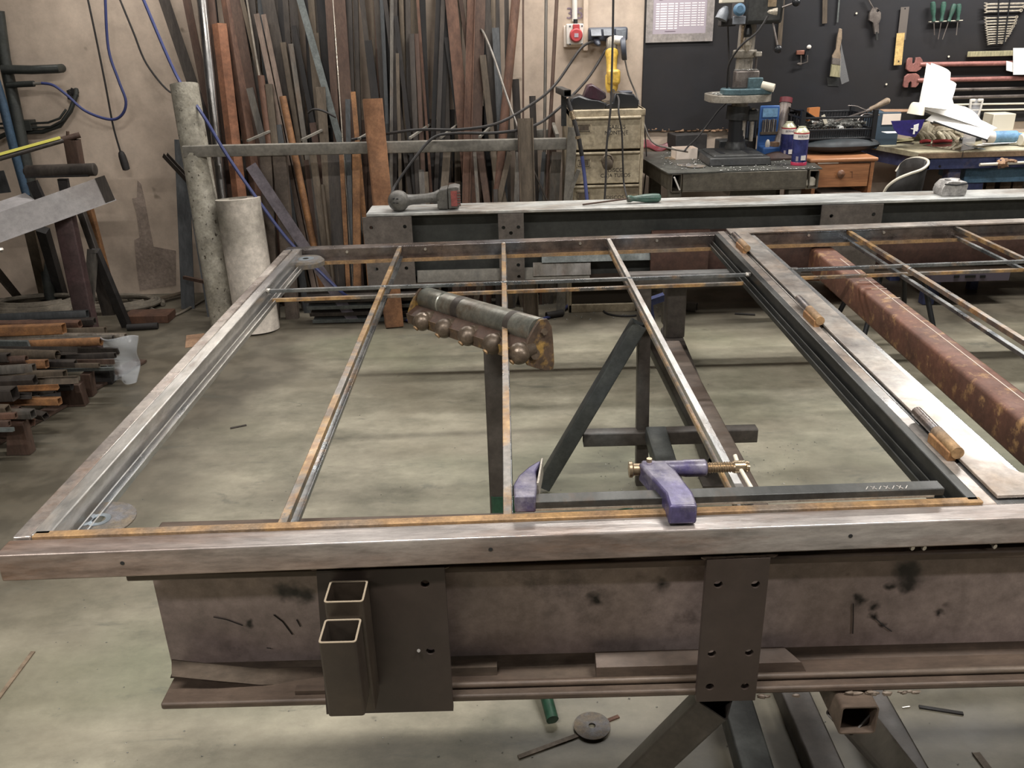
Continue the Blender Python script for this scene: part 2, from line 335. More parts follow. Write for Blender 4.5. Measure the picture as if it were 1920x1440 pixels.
M_stk = {
 'dark': mat('stock_dark', (54, 49, 46), (70, 63, 57), .55, .35, 10, bump=.2, stretch=(1, 1, .2)),
 'black': mat('stock_black', (28, 27, 28), (42, 38, 36), .55, .35, 10, bump=.15, stretch=(1, 1, .2)),
 'grey': mat('stock_grey', (88, 84, 80), (106, 100, 92), .5, .45, 10, bump=.2, stretch=(1, 1, .2), rust=((104, 80, 60), (90, 66, 46)), ramt=.25),
 'brown': mat('stock_brown', (70, 50, 40), (88, 64, 50), .7, .15, 10, bump=.25, stretch=(1, 1, .3)),
 'rust': mat('stock_rust', (108, 68, 46), (84, 54, 40), .75, .1, 12, bump=.3, stretch=(1, 1, .3)),
 'orange': mat('stock_orange', (158, 100, 48), (120, 76, 42), .7, .1, 12, bump=.3),
 'khaki': mat('stock_khaki', (98, 86, 72), (80, 70, 59), .6, .3, 10, bump=.2, stretch=(1, 1, .2)),
 'bright': mat('stock_bright', (200, 190, 176), (180, 168, 154), .3, .8, 10, bump=.1, stretch=(1, 1, .2)),
 'pink': mat('stock_pinkgrey', (150, 132, 120), (120, 104, 94), .4, .6, 14, bump=.1, stretch=(1, 1, .1)),
 'blue': mat('stock_bluegrey', (76, 77, 78), (60, 62, 63), .5, .45, 10, bump=.15, stretch=(1, 1, .2)),
 'pale': mat('stock_pale', (108, 112, 110), (94, 98, 96), .5, .4, 10, bump=.1),
}
M_galv = mat('galvanised_pipe', (176, 170, 164), (150, 148, 146), .25, .95, 6, bump=.05, stretch=(1, 1, .3))
M_conc = mat('dirty_cement_pipe', (176, 170, 156), (140, 134, 120), .8, 0, 9, c3=(92, 86, 76), spots=(78, 70, 60), samt=.68, bump=.5)
M_white = mat('dusty_white_pipe', (212, 202, 190), (194, 184, 172), .75, 0, 3, c3=(132, 126, 114), bump=.2)
M_rack = mat('rack_grey_paint', (112, 108, 100), (124, 119, 110), .6, .1, 5, bump=.1)
M_rackp = mat('rack_post_brown', (98, 86, 76), (86, 76, 68), .65, .1, 5, bump=.15)
M_purp = mat('purple_grey_flat', (122, 114, 120), (104, 98, 104), .45, .5, 5, bump=.1)
M_cab = mat('worn_beige_cabinet', (184, 166, 132), (166, 148, 116), .55, .1, 6, rust=((118, 98, 66), (96, 76, 48)), ramt=.28, rscale=5, bump=.1, rsharp=.12)
M_cabd = mat('cabinet_dark_gap', (48, 40, 30), None, .8)
M_ink = mat('black_marker', (36, 30, 30), None, .8)
M_blk = mat('black_plastic', (28, 29, 32), None, .4)
M_blk2 = mat('black_rubber', (34, 32, 32), (44, 40, 38), .7, 0, 12)
M_gry = mat('grey_plastic', (120, 124, 130), (108, 112, 118), .5, 0, 6)
M_grydk = mat('dark_grey_plastic', (62, 66, 76), None, .5)
M_lwhite = mat('white_plastic', (205, 200, 192), None, .5)
M_red = mat('red_plastic', (196, 52, 56), None, .4)
M_redb = mat('faded_red_plastic', (160, 48, 44), (110, 44, 40), .5, 0, 30)
M_yel = mat('yellow_grinder_body', (222, 172, 40), (200, 150, 36), .45, 0, 8, rust=((120, 90, 40), (90, 66, 36)), ramt=.15)
M_blue = mat('blue_hose', (50, 58, 108), None, .45)
M_bluep = mat('blue_painted_steel', (66, 74, 118), (54, 62, 104), .6, .1, 5, rust=((130, 116, 110), (104, 92, 92)), ramt=.2)
M_bluel = mat('light_blue_paint', (92, 130, 158), (78, 116, 146), .6, .1, 5, bump=.1)
M_woodtop = mat('worn_plywood_top', (176, 166, 132), (154, 142, 108), .75, 0, 5, c3=(186, 180, 154), bump=.15)
M_woodedge = mat('plywood_edge', (140, 108, 76), (116, 90, 64), .75, 0, 10, bump=.15)
M_pine = mat('orange_pine', (190, 118, 66), (172, 102, 54), .5, 0, 4, stretch=(.3, 1, 5), bump=.05)
M_pined = mat('brown_knob_wood', (120, 76, 50), None, .4)
M_purple = mat('purple_cast_iron', (82, 74, 116), (64, 58, 90), .36, .25, 8, rust=((130, 126, 136), (104, 98, 108)), ramt=.36, rscale=10, bump=.2)
M_brass = mat('brassy_steel', (196, 168, 130), (160, 134, 100), .3, .8, 12, bump=.1)
M_yrust = mat('yellow_flaked_paint', (168, 124, 48), (140, 100, 42), .6, .1, 9, rust=((96, 70, 48), (72, 54, 40)), ramt=.66, rscale=9, bump=.4, rsharp=.05)
M_roll = mat('worn_roller_steel', (118, 120, 112), (138, 138, 128), .32, .75, 7, rust=((92, 80, 66), (74, 64, 54)), ramt=.34, rscale=4, bump=.15)
M_ballst = mat('brown_steel_ball', (112, 98, 84), (82, 70, 58), .42, .45, 14, bump=.2)
M_green = mat('green_enamel', (34, 74, 52), (28, 60, 44), .45, .1, 8)
M_greenh = mat('green_handle', (62, 92, 80), (50, 76, 67), .35, 0, 20, rust=((96, 92, 84), (80, 74, 66)), ramt=.25)
M_conddk = mat('dark_pipe_paint', (52, 54, 50), (42, 44, 42), .5, .1, 8, bump=.2)
M_blpipe = mat('blue_pipe_paint', (60, 84, 106), (50, 72, 94), .45, .1, 8)
M_alu = mat('aluminium_cast', (142, 136, 126), (166, 158, 146), .38, .4, 14, bump=.2)
M_drill = mat('drill_press_dark', (50, 51, 52), (62, 62, 60), .45, .3, 8, bump=.1)
M_tealiron = mat('teal_cast_iron', (84, 106, 112), (70, 92, 98), .45, .3, 9, bump=.15)
M_swarf = mat('metal_swarf', (170, 170, 166), (110, 108, 104), .3, .8, 60, bump=.6)
M_tabtop = mat('oily_table_top', (70, 70, 66), (84, 84, 78), .45, .2, 12, spots=(140, 138, 130), samt=.72, bump=.2)
M_tabfr = mat('olive_table_side', (98, 92, 80), (86, 80, 70), .6, .1, 5, bump=.1)
M_paper = mat('white_paper', (238, 236, 232), None, .8)
M_sleeve = mat('plastic_sleeve', (150, 143, 138), (136, 130, 128), .3, 0, 5)
M_papin = mat('lilac_form_paper', (158, 148, 156), None, .7)
M_papl = mat('white_form_cell', (232, 222, 222), None, .7)
M_papd = mat('form_rule_ink', (120, 104, 116), None, .8)
M_card = mat('cardboard', (150, 108, 76), (166, 124, 88), .85, 0, 8)
M_cream = mat('cream_card', (226, 206, 188), None, .8)
M_redb2 = mat('red_bag_print', (150, 40, 50), (120, 34, 44), .4, 0, 20)
M_navy = mat('navy_paper', (44, 32, 122), (36, 28, 104), .5, 0, 5)
M_glove = mat('dirty_leather_glove', (186, 174, 144), (132, 120, 94), .85, 0, 11, c3=(92, 82, 64), bump=.6)
M_yelp = mat('yellow_paper', (214, 200, 140), None, .8)
M_ltblue = mat('light_blue_roll', (120, 168, 206), (96, 140, 180), .5, 0, 6)
M_redwr = mat('red_painted_wrench', (166, 98, 88), (140, 80, 72), .5, .1, 12, bump=.15)
M_wgrey = mat('grey_rod', (104, 96, 92), (120, 112, 106), .4, .5, 14)
M_chrome = mat('chrome_wrench', (206, 196, 180), (180, 170, 154), .3, .45, 30)
M_ruler = mat('steel_rule', (128, 120, 114), None, .4, .6)
M_rulery = mat('yellow_rule', (214, 172, 92), (198, 156, 80), .5, 0, 10)
M_brushw = mat('brush_handle_wood', (150, 126, 98), (130, 108, 84), .6, 0, 10)
M_brist = mat('brush_bristles', (168, 156, 112), (120, 116, 90), .9, 0, 50, stretch=(4, 4, .3))
M_glass = mat('clear_plastic', (220, 220, 224), None, .15, 0, alpha=.35)
M_bag = mat('clear_plastic_bag', (200, 204, 208), None, .2, 0, alpha=.35)
M_wrap = mat('thin_clear_wrap', (190, 190, 190), None, .15, 0, alpha=.14)
M_bplate = mat('grey_brown_plate', (86, 79, 74), (98, 90, 84), .6, .1, 5, bump=.1)
M_chalk = mat('chalk_line', (206, 186, 168), None, .9)
M_grille = mat('faded_red_grille', (176, 74, 66), (140, 60, 54), .6, 0, 30)
M_can = mat('dark_blue_can', (36, 38, 84), (60, 66, 130), .3, .2, 8)
M_canw = mat('white_can_band', (222, 214, 208), None, .3)
M_canc = mat('cream_can_cone', (206, 204, 176), None, .3, .3)
M_canr = mat('red_can_base', (206, 40, 78), None, .4)
M_darkred = mat('dark_red_cap', (120, 36, 44), None, .5)
M_orng = mat('orange_paint', (196, 108, 40), None, .6)
M_tbox = mat('teal_cardboard_box', (54, 70, 84), None, .7)
M_case = mat('blue_drill_case', (46, 92, 160), None, .45)
M_chair = mat('charcoal_chair_shell', (46, 44, 42), (54, 51, 49), .6, 0, 10)
M_cream2 = mat('cream_piping', (206, 198, 180), None, .5)
M_sheet = mat('grey_sheet_metal', (182, 178, 178), (166, 162, 162), .5, .2, 4, c3=(150, 142, 138), bump=.1, fine=.15)
M_patch = mat('bare_plaster_patch', (158, 136, 120), (146, 126, 110), .9, 0, 6)
M_pud = mat('oil_film_water', (104, 96, 82), None, .04)
M_tape = mat('crumpled_foil', (196, 192, 188), (140, 138, 136), .35, .35, 16, bump=.9)
M_yrod = mat('yellow_tape', (214, 204, 60), None, .5)
M_disc = mat('abrasive_disc', (92, 88, 84), (112, 100, 84), .75, .1, 50, bump=.4, c3=(104, 104, 108))
M_discr = mat('zinc_ring', (150, 160, 168), None, .3, .8)
M_tool = mat('grey_tool_body', (84, 82, 78), (100, 97, 92), .5, .2, 9, bump=.15, spots=(52, 48, 44), samt=.70)
M_spark = mat('zinc_screw', (190, 184, 176), None, .3, .8)
M_lamp = mat('lamp_tube', (255, 250, 240), None, .5, emit=6)
M_coil = mat('dusty_hose_rubber', (118, 109, 96), (98, 91, 80), .8, 0, 10)
# ================================================================== THE ROOM
WY = 5.6
def slab(name, a, b, m): return obj(name, MB().box(a, b), m, kind='structure', flat=True)
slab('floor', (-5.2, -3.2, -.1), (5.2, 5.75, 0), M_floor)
slab('wall_back', (-5.2, WY, 0), (5.2, WY + .15, 4.2), M_wall)
wall = bpy.data.objects['wall_back']
def wpatch(pts):
    P = [PY(u, v, WY) for u, v in pts]; obj('bare_patch', MB().prism([(p.x, p.z) for p in P], [], (0, WY - .002, 0), (1, 0, 0), (0, 0, 1), (0, 1, 0), 0, .003), M_patch, wall)
wpatch([(258, 338), (265, 345), (272, 375), (280, 420), (288, 462), (330, 470), (330, 535), (262, 545), (256, 500), (252, 450), (262, 445), (256, 400), (248, 372), (257, 370)])
slab('wall_left', (-5.35, -3.2, 0), (-5.2, 5.75, 4.2), M_wall2)
slab('wall_right', (5.2, -3.2, 0), (5.35, 5.75, 4.2), M_wall2)
slab('wall_front', (-5.2, -3.35, 0), (5.2, -3.2, 4.2), M_wall2)
slab('ceiling', (-5.35, -3.35, 4.2), (5.35, 5.75, 4.3), M_ceil)
for i, (x, y, z, L, p) in enumerate(LAMPS):
    lab = ['over the left leaf', 'over the right leaf', 'between gate and filing cabinet', 'above the cluttered blue bench', 'low at left, added to light the beam web', 'low at right, added to light the beam web', 'above the stock rack, added for highlights on the gate', 'above the filing cabinet, added for highlights on the gate'][i]
    r = empty('ceiling_lamp', (x, y, z), 'fluorescent batten lamp hung ' + lab, 'lamp', 'fluorescent battens')
    obj('housing', MB().box((x - L / 2, y - .07, z + .05), (x + L / 2, y + .07, z + .11)), M_lwhite, r)
    obj('tube', MB().cyl((x - L / 2 + .02, y, z + .02), (x + L / 2 - .02, y, z + .02), .016), M_lamp, r)
    obj('chain', MB().cyl((x, y, z + .1), (x, y, 4.19), .004, 6), M_blk, r)

# ================================================================== THE GATE
Z0, Z1 = .83, .88
Yf = lambda x: 1.165 + .019 * x
Yb = lambda x: 3.19 + .04 * x
def bx(mb, x0, x1, y0, y1, z0, z1, f=None, g=None):
    """box running along x; y edges follow front (Yf) or back (Yb) lines"""
    F = f or Yf
    vs = [V(x, F(x) + y, z) for z in (z0, z1) for (x, y) in ((x0, y0), (x1, y0), (x1, y1), (x0, y1))]
    return mb.add(vs, [(3, 2, 1, 0), (4, 5, 6, 7), (0, 1, 5, 4), (1, 2, 6, 5), (2, 3, 7, 6), (3, 0, 4, 7)])
def by(mb, x0, x1, z0, z1, sx=0.0, ya=.04, yb=-.05):
    """box running along y from the front rail to the back rail; sx = drift of x over the length"""
    vs = []
    for z in (z0, z1):
        for (x, e) in ((x0, 0), (x1, 0), (x1, 1), (x0, 1)):
            vs.append(V(x + (sx if e else 0), (Yb(x) + yb) if e else (Yf(x) + ya), z))
    return mb.add(vs, [(3, 2, 1, 0), (4, 5, 6, 7), (0, 1, 5, 4), (1, 2, 6, 5), (2, 3, 7, 6), (3, 0, 4, 7)])
gate = empty('steel_gate', (0, 2.2, Z0), 'large welded steel gate frame with thin double glazing bars lying flat on the beams', 'gate')
XR = 2.75
m = MB(); bx(m, -.822, XR, -.012, .032, Z0, Z1)
for hx, hz in ((-.628, .857), (.0, .857), (.545, .857)): pass
front = obj('front_rail', m, M_rail, gate, bev=.003, label='rust-streaked near rail of the gate')
for hx in (PZ(235, 1044, .86).x, PZ(920, 1016, .86).x, PZ(1587, 990, .86).x):
    obj('bolt_hole', MB().cyl((hx, Yf(hx) - .0125, .857), (hx, Yf(hx) - .006, .857), .0035, 12), M_blk, front)
m = MB(); bx(m, -.83, XR, -.05, 0, Z0, Z1, Yb); obj('back_rail', m, M_mill, gate, bev=.003)
m = MB(); bx(m, -.79, .80, -.082, -.05, Z0 - .002, Z0 + .004, Yb); bx(m, -.79, .80, -.085, -.082, Z0 - .002, Z0 + .01, Yb)
obj('glazing_lip', m, M_ruststrip, gate)
m = MB(); bx(m, .9, XR, -.082, -.05, Z0 - .002, Z0 + .004, Yb); bx(m, .9, XR, -.085, -.082, Z0 - .002, Z0 + .01, Yb)
obj('glazing_lip', m, M_ruststrip, gate)
for k in range(9):
    x = -.6 + .29 * k
    obj('screw', MB().cyl((x, Yb(x) - .05, .866), (x, Yb(x) - .056, .866), .005, 10), M_spark, gate)
m = MB(); by(m, -.822, -.792, Z0, Z1, -.012); obj('left_stile', m, M_stile, gate, bev=.003)
m = MB(); by(m, -.791, -.760, Z0, Z1 + .004, -.006); obj('steel_angle', m, M_bright, gate, bev=.003, label='bright blue-grey inner angle of the left stile')
m = MB(); by(m, -.760, -.738, Z0 + .002, Z0 + .006, -.004); by(m, -.741, -.738, Z0 + .006, Z0 + .014, -.004); by(m, -.752, -.749, Z0 + .006, Z0 + .02, -.004)
obj('glazing_lip', m, M_bright, gate)
m = MB(); bx(m, -.786, .775, .033, .050, Z0, Z1 + .004); obj('flat_bar', m, M_ruststrip, gate, bev=.0015, label='rusty flat bar along the inside of the near rail')
m = MB(); bx(m, -.76, .75, .05, .07, Z0, Z0 + .004); obj('glazing_lip', m, M_ruststrip, gate)
# middle stile between the two leaves
m = MB(); by(m, .752, .772, Z0, Z1 + .004, .028); obj('steel_angle', m, M_dksteel, gate, bev=.002, label='dark angle on the right side of the left opening')
m = MB(); by(m, .733, .752, Z0 + .002, Z0 + .006, .028); by(m, .733, .736, Z0 + .006, Z0 + .016, .028); by(m, .743, .7455, Z0 + .006, Z0 + .026, .028)
obj('glazing_lip', m, M_dksteel, gate)
m = MB(); by(m, .772, .797, Z0, Z1 + .001, .03, .03, 0); obj('middle_stile', m, M_plate, gate, bev=.002)
m = MB(); by(m, .8, .896, Z0, Z1 - .003, .035, .03, 0); obj('leaf_stile', m, M_bright, gate, bev=.003)
# plate frame of the right leaf (L shaped flat plates with a mitred look)
xr = .868; c0 = .803
pts = [(c0, Yf(c0) + .045), (XR, Yf(XR) + .045), (XR, Yf(XR) + .105), (xr + .03, Yf(xr) + .105), (xr + .004, Yf(xr) + .135), (xr + .035, Yb(xr) - .06), (XR, Yb(XR) - .055), (XR, Yb(XR) - .0), (c0 + .035, Yb(c0) + .012)]
m = MB().prism(pts, [], (0, 0, 0), (1, 0, 0), (0, 1, 0), (0, 0, 1), Z1 + .002, Z1 + .008)
obj('leaf_plate', m, M_plate, gate, bev=.001, label='wide flat plate covering the edge of the right leaf')
m = MB(); bx(m, .88, XR, .108, .125, Z0, Z1); obj('leaf_rail', m, M_ruststrip, gate, bev=.003)
# hinges
def hinge(u0, v0, u1, v1, lab):
    z = .899; a = PZ(u0, v0, z); b = PZ(u1, v1, z); x = (a.x + b.x) / 2; a = V(x + .004, a.y, z); b = V(x - .002, b.y, z)
    far, near = (a, b) if a.y > b.y else (b, a); mid = (far + near) / 2
    h = obj('hinge', MB().cyl(far, mid + V(0, .0008, 0), .0108, 20), M_mill, gate, label=lab)
    obj('knuckle', MB().cyl(mid - V(0, .0008, 0), near, .0115, 20), M_ruststrip, h)
    obj('hinge_pin', MB().cyl(mid - V(0, .001, 0), mid + V(0, .001, 0), .0088, 16), M_spark, h)
    w_ = MB().box((near.x - .014, near.y + .004, Z1), (near.x + .002, mid.y - .004, z)); obj('weld_leaf', w_, M_rust, h, bev=.002)
hinge(1375, 440, 1401, 466, 'rusty barrel hinge at the far end of the middle stile')
hinge(1497, 560, 1537, 602, 'rusty barrel hinge halfway along the middle stile')
hinge(1718, 772, 1795, 850, 'rusty barrel hinge at the near end of the middle stile')
# glazing bars: an upper and a lower one at every place
def barY(x0, x1, z, h, wd, mt, ya, yb, lab=None):
    m = MB(); m.bar((x0, ya, z), (x1, yb, z), wd, h); o = obj('glazing_bar', m, mt, gate, bev=.001, label=lab)
    return o
for (xn, xf, mu, ml) in ((-.387, -.404, M_muntin, M_muntin2), (-.013, -.018, M_muntin, M_muntin2), (.392, .378, M_bright, M_muntin), (1.266, 1.294, M_muntin, M_muntin2), (1.68, 1.71, M_muntin, M_muntin2), (2.1, 2.14, M_muntin, M_muntin2)):
    ya = Yf(xn) + (.05 if xn < .8 else .12); yb = Yb(xf) - .05
    barY(xn, xf, .872, .014, .015, mu, ya, yb)
    barY(xn + (.002 if xn < 0 else .004), xf + .003, .838, .011, .014, ml, ya, yb)
    obj('weld_bead', MB().ball((xf, yb - .004, .874), .007, 1.3, 1, 1, 8, .3), M_spark, gate)
def barX(x0, x1, y0, y1, z, mt): obj('glazing_bar', MB().bar((x0, y0, z), (x1, y1, z), .011, .011), mt, gate, bev=.001)
barX(-.762, .765, 2.592, 2.634, .8745, M_muntin2); barX(-.752, .755, 2.60, 2.65, .842, M_muntin)
barX(.9, 2.7, 2.676, 2.74, .8745, M_muntin2); barX(.9, 2.7, 2.69, 2.755, .842, M_muntin)
for x in (-.396, -.015, .385, 1.286, 1.70): obj('weld_bead', MB().ball((x, 2.61 + .027 * x, .876), .010, 1, 1, .7, 8, .4, int(x * 50)), M_muntin2, gate)
for x, y in ((-.76, 2.592), (.762, 2.63)): obj('weld_bead', MB().ball((x, y, .876), .009, 1.2, 1, .8, 8, .4), M_spark, gate)

# ================================================================== discs resting on the glazing lips
c = PZ(185, 974, .841); r_ = .0625
d1 = empty('cutting_disc', (c.x, c.y, .838), 'worn grey cutting disc with steel centre ring in the near left gate corner', 'disc')
obj('abrasive', MB().prism(circ(r_, 40), [circ(.0195, 20)], (c.x, c.y, 0), (1, 0, 0), (0, 1, 0), (0, 0, 1), .8375, .840), M_disc, d1)
obj('centre_ring', MB().prism(circ(.0205, 28), [circ(.0115, 20)], (c.x, c.y, 0), (1, 0, 0), (0, 1, 0), (0, 0, 1), .840, .8412), M_discr, d1)
c = PZ(573, 483, .866)
d2 = empty('grinding_disc', (c.x, c.y, .838), 'thick dark flap disc lying in the far left gate corner', 'disc')
obj('abrasive', MB().lathe([(.066, 0), (.066, .016), (.060, .022), (.058, .024), (.02, .0245), (.012, .020), (.0, .02)], (c.x, c.y, .838), n=36), M_disc, d2)
obj('centre_ring', MB().prism(circ(.03, 24), [circ(.011, 16)], (c.x, c.y, 0), (1, 0, 0), (0, 1, 0), (0, 0, 1), .8615, .863), M_discr, d2)

# ================================================================== front I-beam
fb = empty('steel_beam', (0, 1.26, .51), 'large dark I-beam carrying the near side of the gate', 'beam')
BL, BR = -.647, 2.9; TZ = .809
top = MB().box((BL, 1.178, TZ - .014), (BR, 1.342, TZ)); obj('top_flange', top, M_flange, fb, bev=.003)
obj('web', MB().box((BL + .004, 1.256, .538), (BR, 1.265, TZ - .014)), M_web, fb)
# root fillets and bottom flange
m = MB(); m.prism([(0, 0), (.018, 0), (.004, .004), (0, .018)], [], (BL + .004, 1.256, .538), (0, -1, 0), (0, 0, 1), (1, 0, 0), 0, BR - BL - .004); obj('root_fillet', m, M_flange, fb)
bf = MB().box((BL + .01, 1.172, .525), (BR, 1.342, .539)); obj('bottom_flange', bf, M_flange, fb, bev=.004)
def pl(x0, x1, x2, x3, z0, z1, y, holes, mt, parent, name='splice_plate', t=.012, r=.0075, lab=None):
    """plate in the xz plane facing -y, x0,x1 = top edges; x2,x3 = bottom edges"""
    out = [(x2, z0), (x3, z0), (x1, z1), (x0, z1)]; hs = [circ(r, 16, hx, hz) for hx, hz in holes]
    m = MB().prism(out, hs, (0, y, 0), (1, 0, 0), (0, 0, 1), (0, 1, 0), 0, t)
    return obj(name, m, mt, parent, label=lab, flat=True)
Yp = 1.163
def hp(*uv): return [(PY(u, v, Yp).x, PY(u, v, Yp).z) for u, v in uv]
a, b = PY(833, 1064, Yp), PY(850, 1333, Yp)
p1 = pl(PY(593, 1070, Yp).x, a.x, PY(612, 1338, Yp).x, b.x, b.z, a.z, Yp, hp((797, 1095), (807, 1221)), M_plt, fb)
a, b, c, d = PY(1326, 1050, Yp), PY(1445, 1046, Yp), PY(1305, 1318, Yp), PY(1416, 1311, Yp)
p2 = pl(a.x, b.x, c.x, d.x, (c.z + d.z) / 2, (a.z + b.z) / 2, Yp, hp((1347, 1096), (1417, 1096), (1335, 1226), (1405, 1224), (1331, 1288), (1397, 1287)), M_plt, fb)
for u, v in ((785, 1220),): obj('bolt', MB().cyl(PY(u, v, Yp - .004), PY(u, v, Yp + .002), .003, 8), M_spark, p1)
for (u0, u1, v) in ((592, 830, 1066), (1326, 1445, 1046)):     # weld beads along the upper edge
    m = MB(); n = 9
    for k in range(n):
        t = k / (n - 1); m.ball(PY(u0 + (u1 - u0) * t, v - 3 * t, Yp + .006) + V(0, 0, random.uniform(-.001, .001)), .0045, 2.6, 1, .6, 6, .4, k)
    obj('weld_bead', m, M_flange, fb, kind='stuff')
# square tube stubs welded in front of the first plate
def stub(u0, v0, u1, Y0, D, ztop, zbot, lab):
    xa, xb = PY(u0, v0, Y0).x, PY(u1, v0, Y0).x; w_ = xb - xa; cx, cy = (xa + xb) / 2, Y0 + D / 2
    m = MB(); m.prism(rrect(w_, D, .005, 3, cx, cy), [rrect(w_ - .006, D - .006, .003, 3, cx, cy)], (0, 0, 0), (1, 0, 0), (0, 1, 0), (0, 0, 1), zbot, ztop)
    s_ = obj('tube_stub', m, M_boxt, fb, label=lab)
    obj('rim_highlight', MB().prism(rrect(w_, D, .005, 3, cx, cy), [rrect(w_ - .006, D - .006, .003, 3, cx, cy)], (0, 0, 0), (1, 0, 0), (0, 1, 0), (0, 0, 1), ztop, ztop + .0012), M_rimhl, s_)  # pale ring painted on as the highlight along the rim
stub(596, 1205, 668, 1.048, .056, .765, .62, 'lower open square tube stub on the beam')
stub(606, 1128, 681, 1.105, .056, .797, .574, 'upper open square tube stub on the beam')

def thing(name, mb, m, label, cat, group=None, bev=0, **k): return obj(name, mb, m, None, bev, label, cat, group, **k)
# loose steel on the bottom flange
m = MB(); q = [PY(322, 1268, 1.20), PY(400, 1276, 1.20), PY(490, 1284, 1.21), PY(560, 1282, 1.22), PY(640, 1280, 1.23)]
m.sweep(q, .001, 4); m = MB()
for i in range(4):
    m.add([q[i], q[i + 1], q[i + 1] + V(0, .012, .026), q[i] + V(0, .012, .026), q[i] + V(0, .004, -.002), q[i + 1] + V(0, .004, -.002), q[i + 1] + V(0, .016, .024), q[i] + V(0, .016, .024)],
          [(0, 1, 2, 3), (7, 6, 5, 4), (0, 4, 5, 1), (3, 2, 6, 7), (0, 3, 7, 4), (1, 5, 6, 2)])
thing('steel_strip', m, M_flange, 'bent dark steel strip lying on the lower beam flange, left end', 'scrap')
a = PY(555, 1300, 1.19); thing('steel_offcut', MB().box((a.x, 1.185, .5395), (a.x + .06, 1.2, .548)), M_flange, 'tiny flat offcut beside the stub tubes on the lower flange', 'scrap')
a = PY(700, 1262, 1.225); b = PY(932, 1258, 1.225)
thing('steel_offcut', MB().box((a.x, 1.222, .5395), (b.x, 1.245, .558)), M_flange, 'short brown flat bar against the beam web behind the first plate', 'scrap')
a = PY(1117, 1250, 1.22); b = PY(1510, 1240, 1.22)
m = MB(); vs = []
for (dy, dz, sl) in ((0, .5395, 0), (.03, .5395, 0), (.034, .572, -.036), (.026, .576, -.036), (.004, .562, -.012)):
    vs.append((dy, dz, sl))
n = len(vs); P = [V(a.x, 1.205 + dy, dz) for dy, dz, s_ in vs] + [V(b.x + s_, 1.205 + dy, dz) for dy, dz, s_ in vs]
m.add(P, [tuple(range(n))[::-1], tuple(range(n, 2 * n))] + [(i, (i + 1) % n, (i + 1) % n + n, i + n) for i in range(n)])
thing('steel_bar', m, M_flange, 'thick steel bar with slanted end lying behind the six-hole plate', 'scrap')
a = PY(850, 1288, 1.19)
m = MB().sweep([(a.x - .2, 1.192, .546), (.6, 1.194, .546), (1.4, 1.196, .546), (2.8, 1.2, .546)], .0065, 10)
thing('steel_rod', m, M_flange, 'long thin steel rod lying along the lower beam flange', 'rod')
m = MB()
for i in range(26):
    u = random.uniform(1380, 1760); p = PY(u, 1318 - (u - 1380) * .035, 1.176)
    m.ball(V(p.x, 1.17, .524 + random.uniform(-.003, .001)), random.uniform(.002, .006), 1.8, .8, .8, 6, .6, i)
obj('weld_spatter', m, M_flange, fb, kind='stuff')
for pts in ([(400, 1157), (425, 1162), (455, 1173)], [(513, 1153), (530, 1166), (548, 1190)], [(556, 1162), (563, 1175)], [(1600, 1132), (1600, 1160), (1599, 1188)], [(1640, 1158), (1655, 1172), (1672, 1184)], [(500, 1215), (508, 1216)]):
    obj('weld_wire_mark', MB().sweep([PY(u, v, 1.2545) for u, v in pts], .0009, 5), M_blk2, fb)
# screws poking out between gate and beam
for k, (u, v) in enumerate(((1708, 1025), (1730, 1025), (1862, 1022))):
    p = PZ(u, v, .8185); r0 = empty('screw', p, ['leftmost of three', 'middle one of three', 'rightmost of three'][k] + ' bright screws lying on the near beam edge under the rail', 'screw', 'screws on the beam')
    a_ = V(p.x, p.y - .002, .8185); b_ = a_ + V(-.006, .022, 0)
    obj('shank', MB().cyl(a_, b_, .0018, 8), M_spark, r0); obj('head', MB().cyl(a_ + V(.001, -.003, 0), a_, .0042, 12), M_spark, r0)
# shims that lift the gate off the beam
for k, (x0, x1, lab) in enumerate(((.29, .52, 'thin bright packing strip between gate and beam, below the clamp'), (-.2, .16, 'narrow dull packing strip between gate and beam'), (1.7, 1.95, 'packing strip between gate and beam at the far right'))):
    thing('packing_strip', MB().box((x0, 1.2, TZ), (x1, 1.235, .8295)), M_muntin2, lab, 'shim', 'packing strips')

# ================================================================== F clamp
bz = .897
clamp = empty('bar_clamp', (.35, 1.24, .884), 'purple screw clamp with dark steel bar lying along the near gate rail', 'clamp')
yb0 = 1.232
m = MB().bar((.03, yb0 - .002, bz), (.716, yb0 + .012, bz - .003), .028, .014); obj('bar', m, M_dksteel, clamp, bev=.0015)
obj('toothed_edge', MB().bar((.03, yb0 - .0135, bz - .008), (.70, yb0 + .0, bz - .010), .006, .004), M_alu, clamp)
# maker's mark: worn relief strokes
m = MB()
for i in range(7):
    x = .585 + i * .011; y = yb0 + .006
    m.bar((x, y - .006, bz + .0046), (x + .007, y + .004, bz + .0046), .0012, .001)
    if i % 2: m.bar((x, y + .004, bz + .0046), (x + .007, y - .006, bz + .0046), .0012, .001)
obj('stamped_mark', m, M_plate, clamp)
# fixed jaw (profile in plan view, thick in z)
jx = .003
prof = [(jx - .004, 1.214), (jx + .031, 1.214), (jx + .035, 1.26), (jx + .034, 1.30), (jx + .046, 1.335), (jx + .040, 1.336), (jx + .022, 1.315), (jx + .004, 1.285), (jx - .005, 1.255)]
obj('fixed_jaw', MB().prism(prof, [], (0, 0, 0), (1, 0, 0), (0, 1, 0), (0, 0, 1), .885, .917), M_purple, clamp, bev=.003)
obj('jaw_face', MB().bar((jx + .036, 1.255, .902), (jx + .047, 1.342, .902), .004, .034), M_alu, clamp, bev=.001)
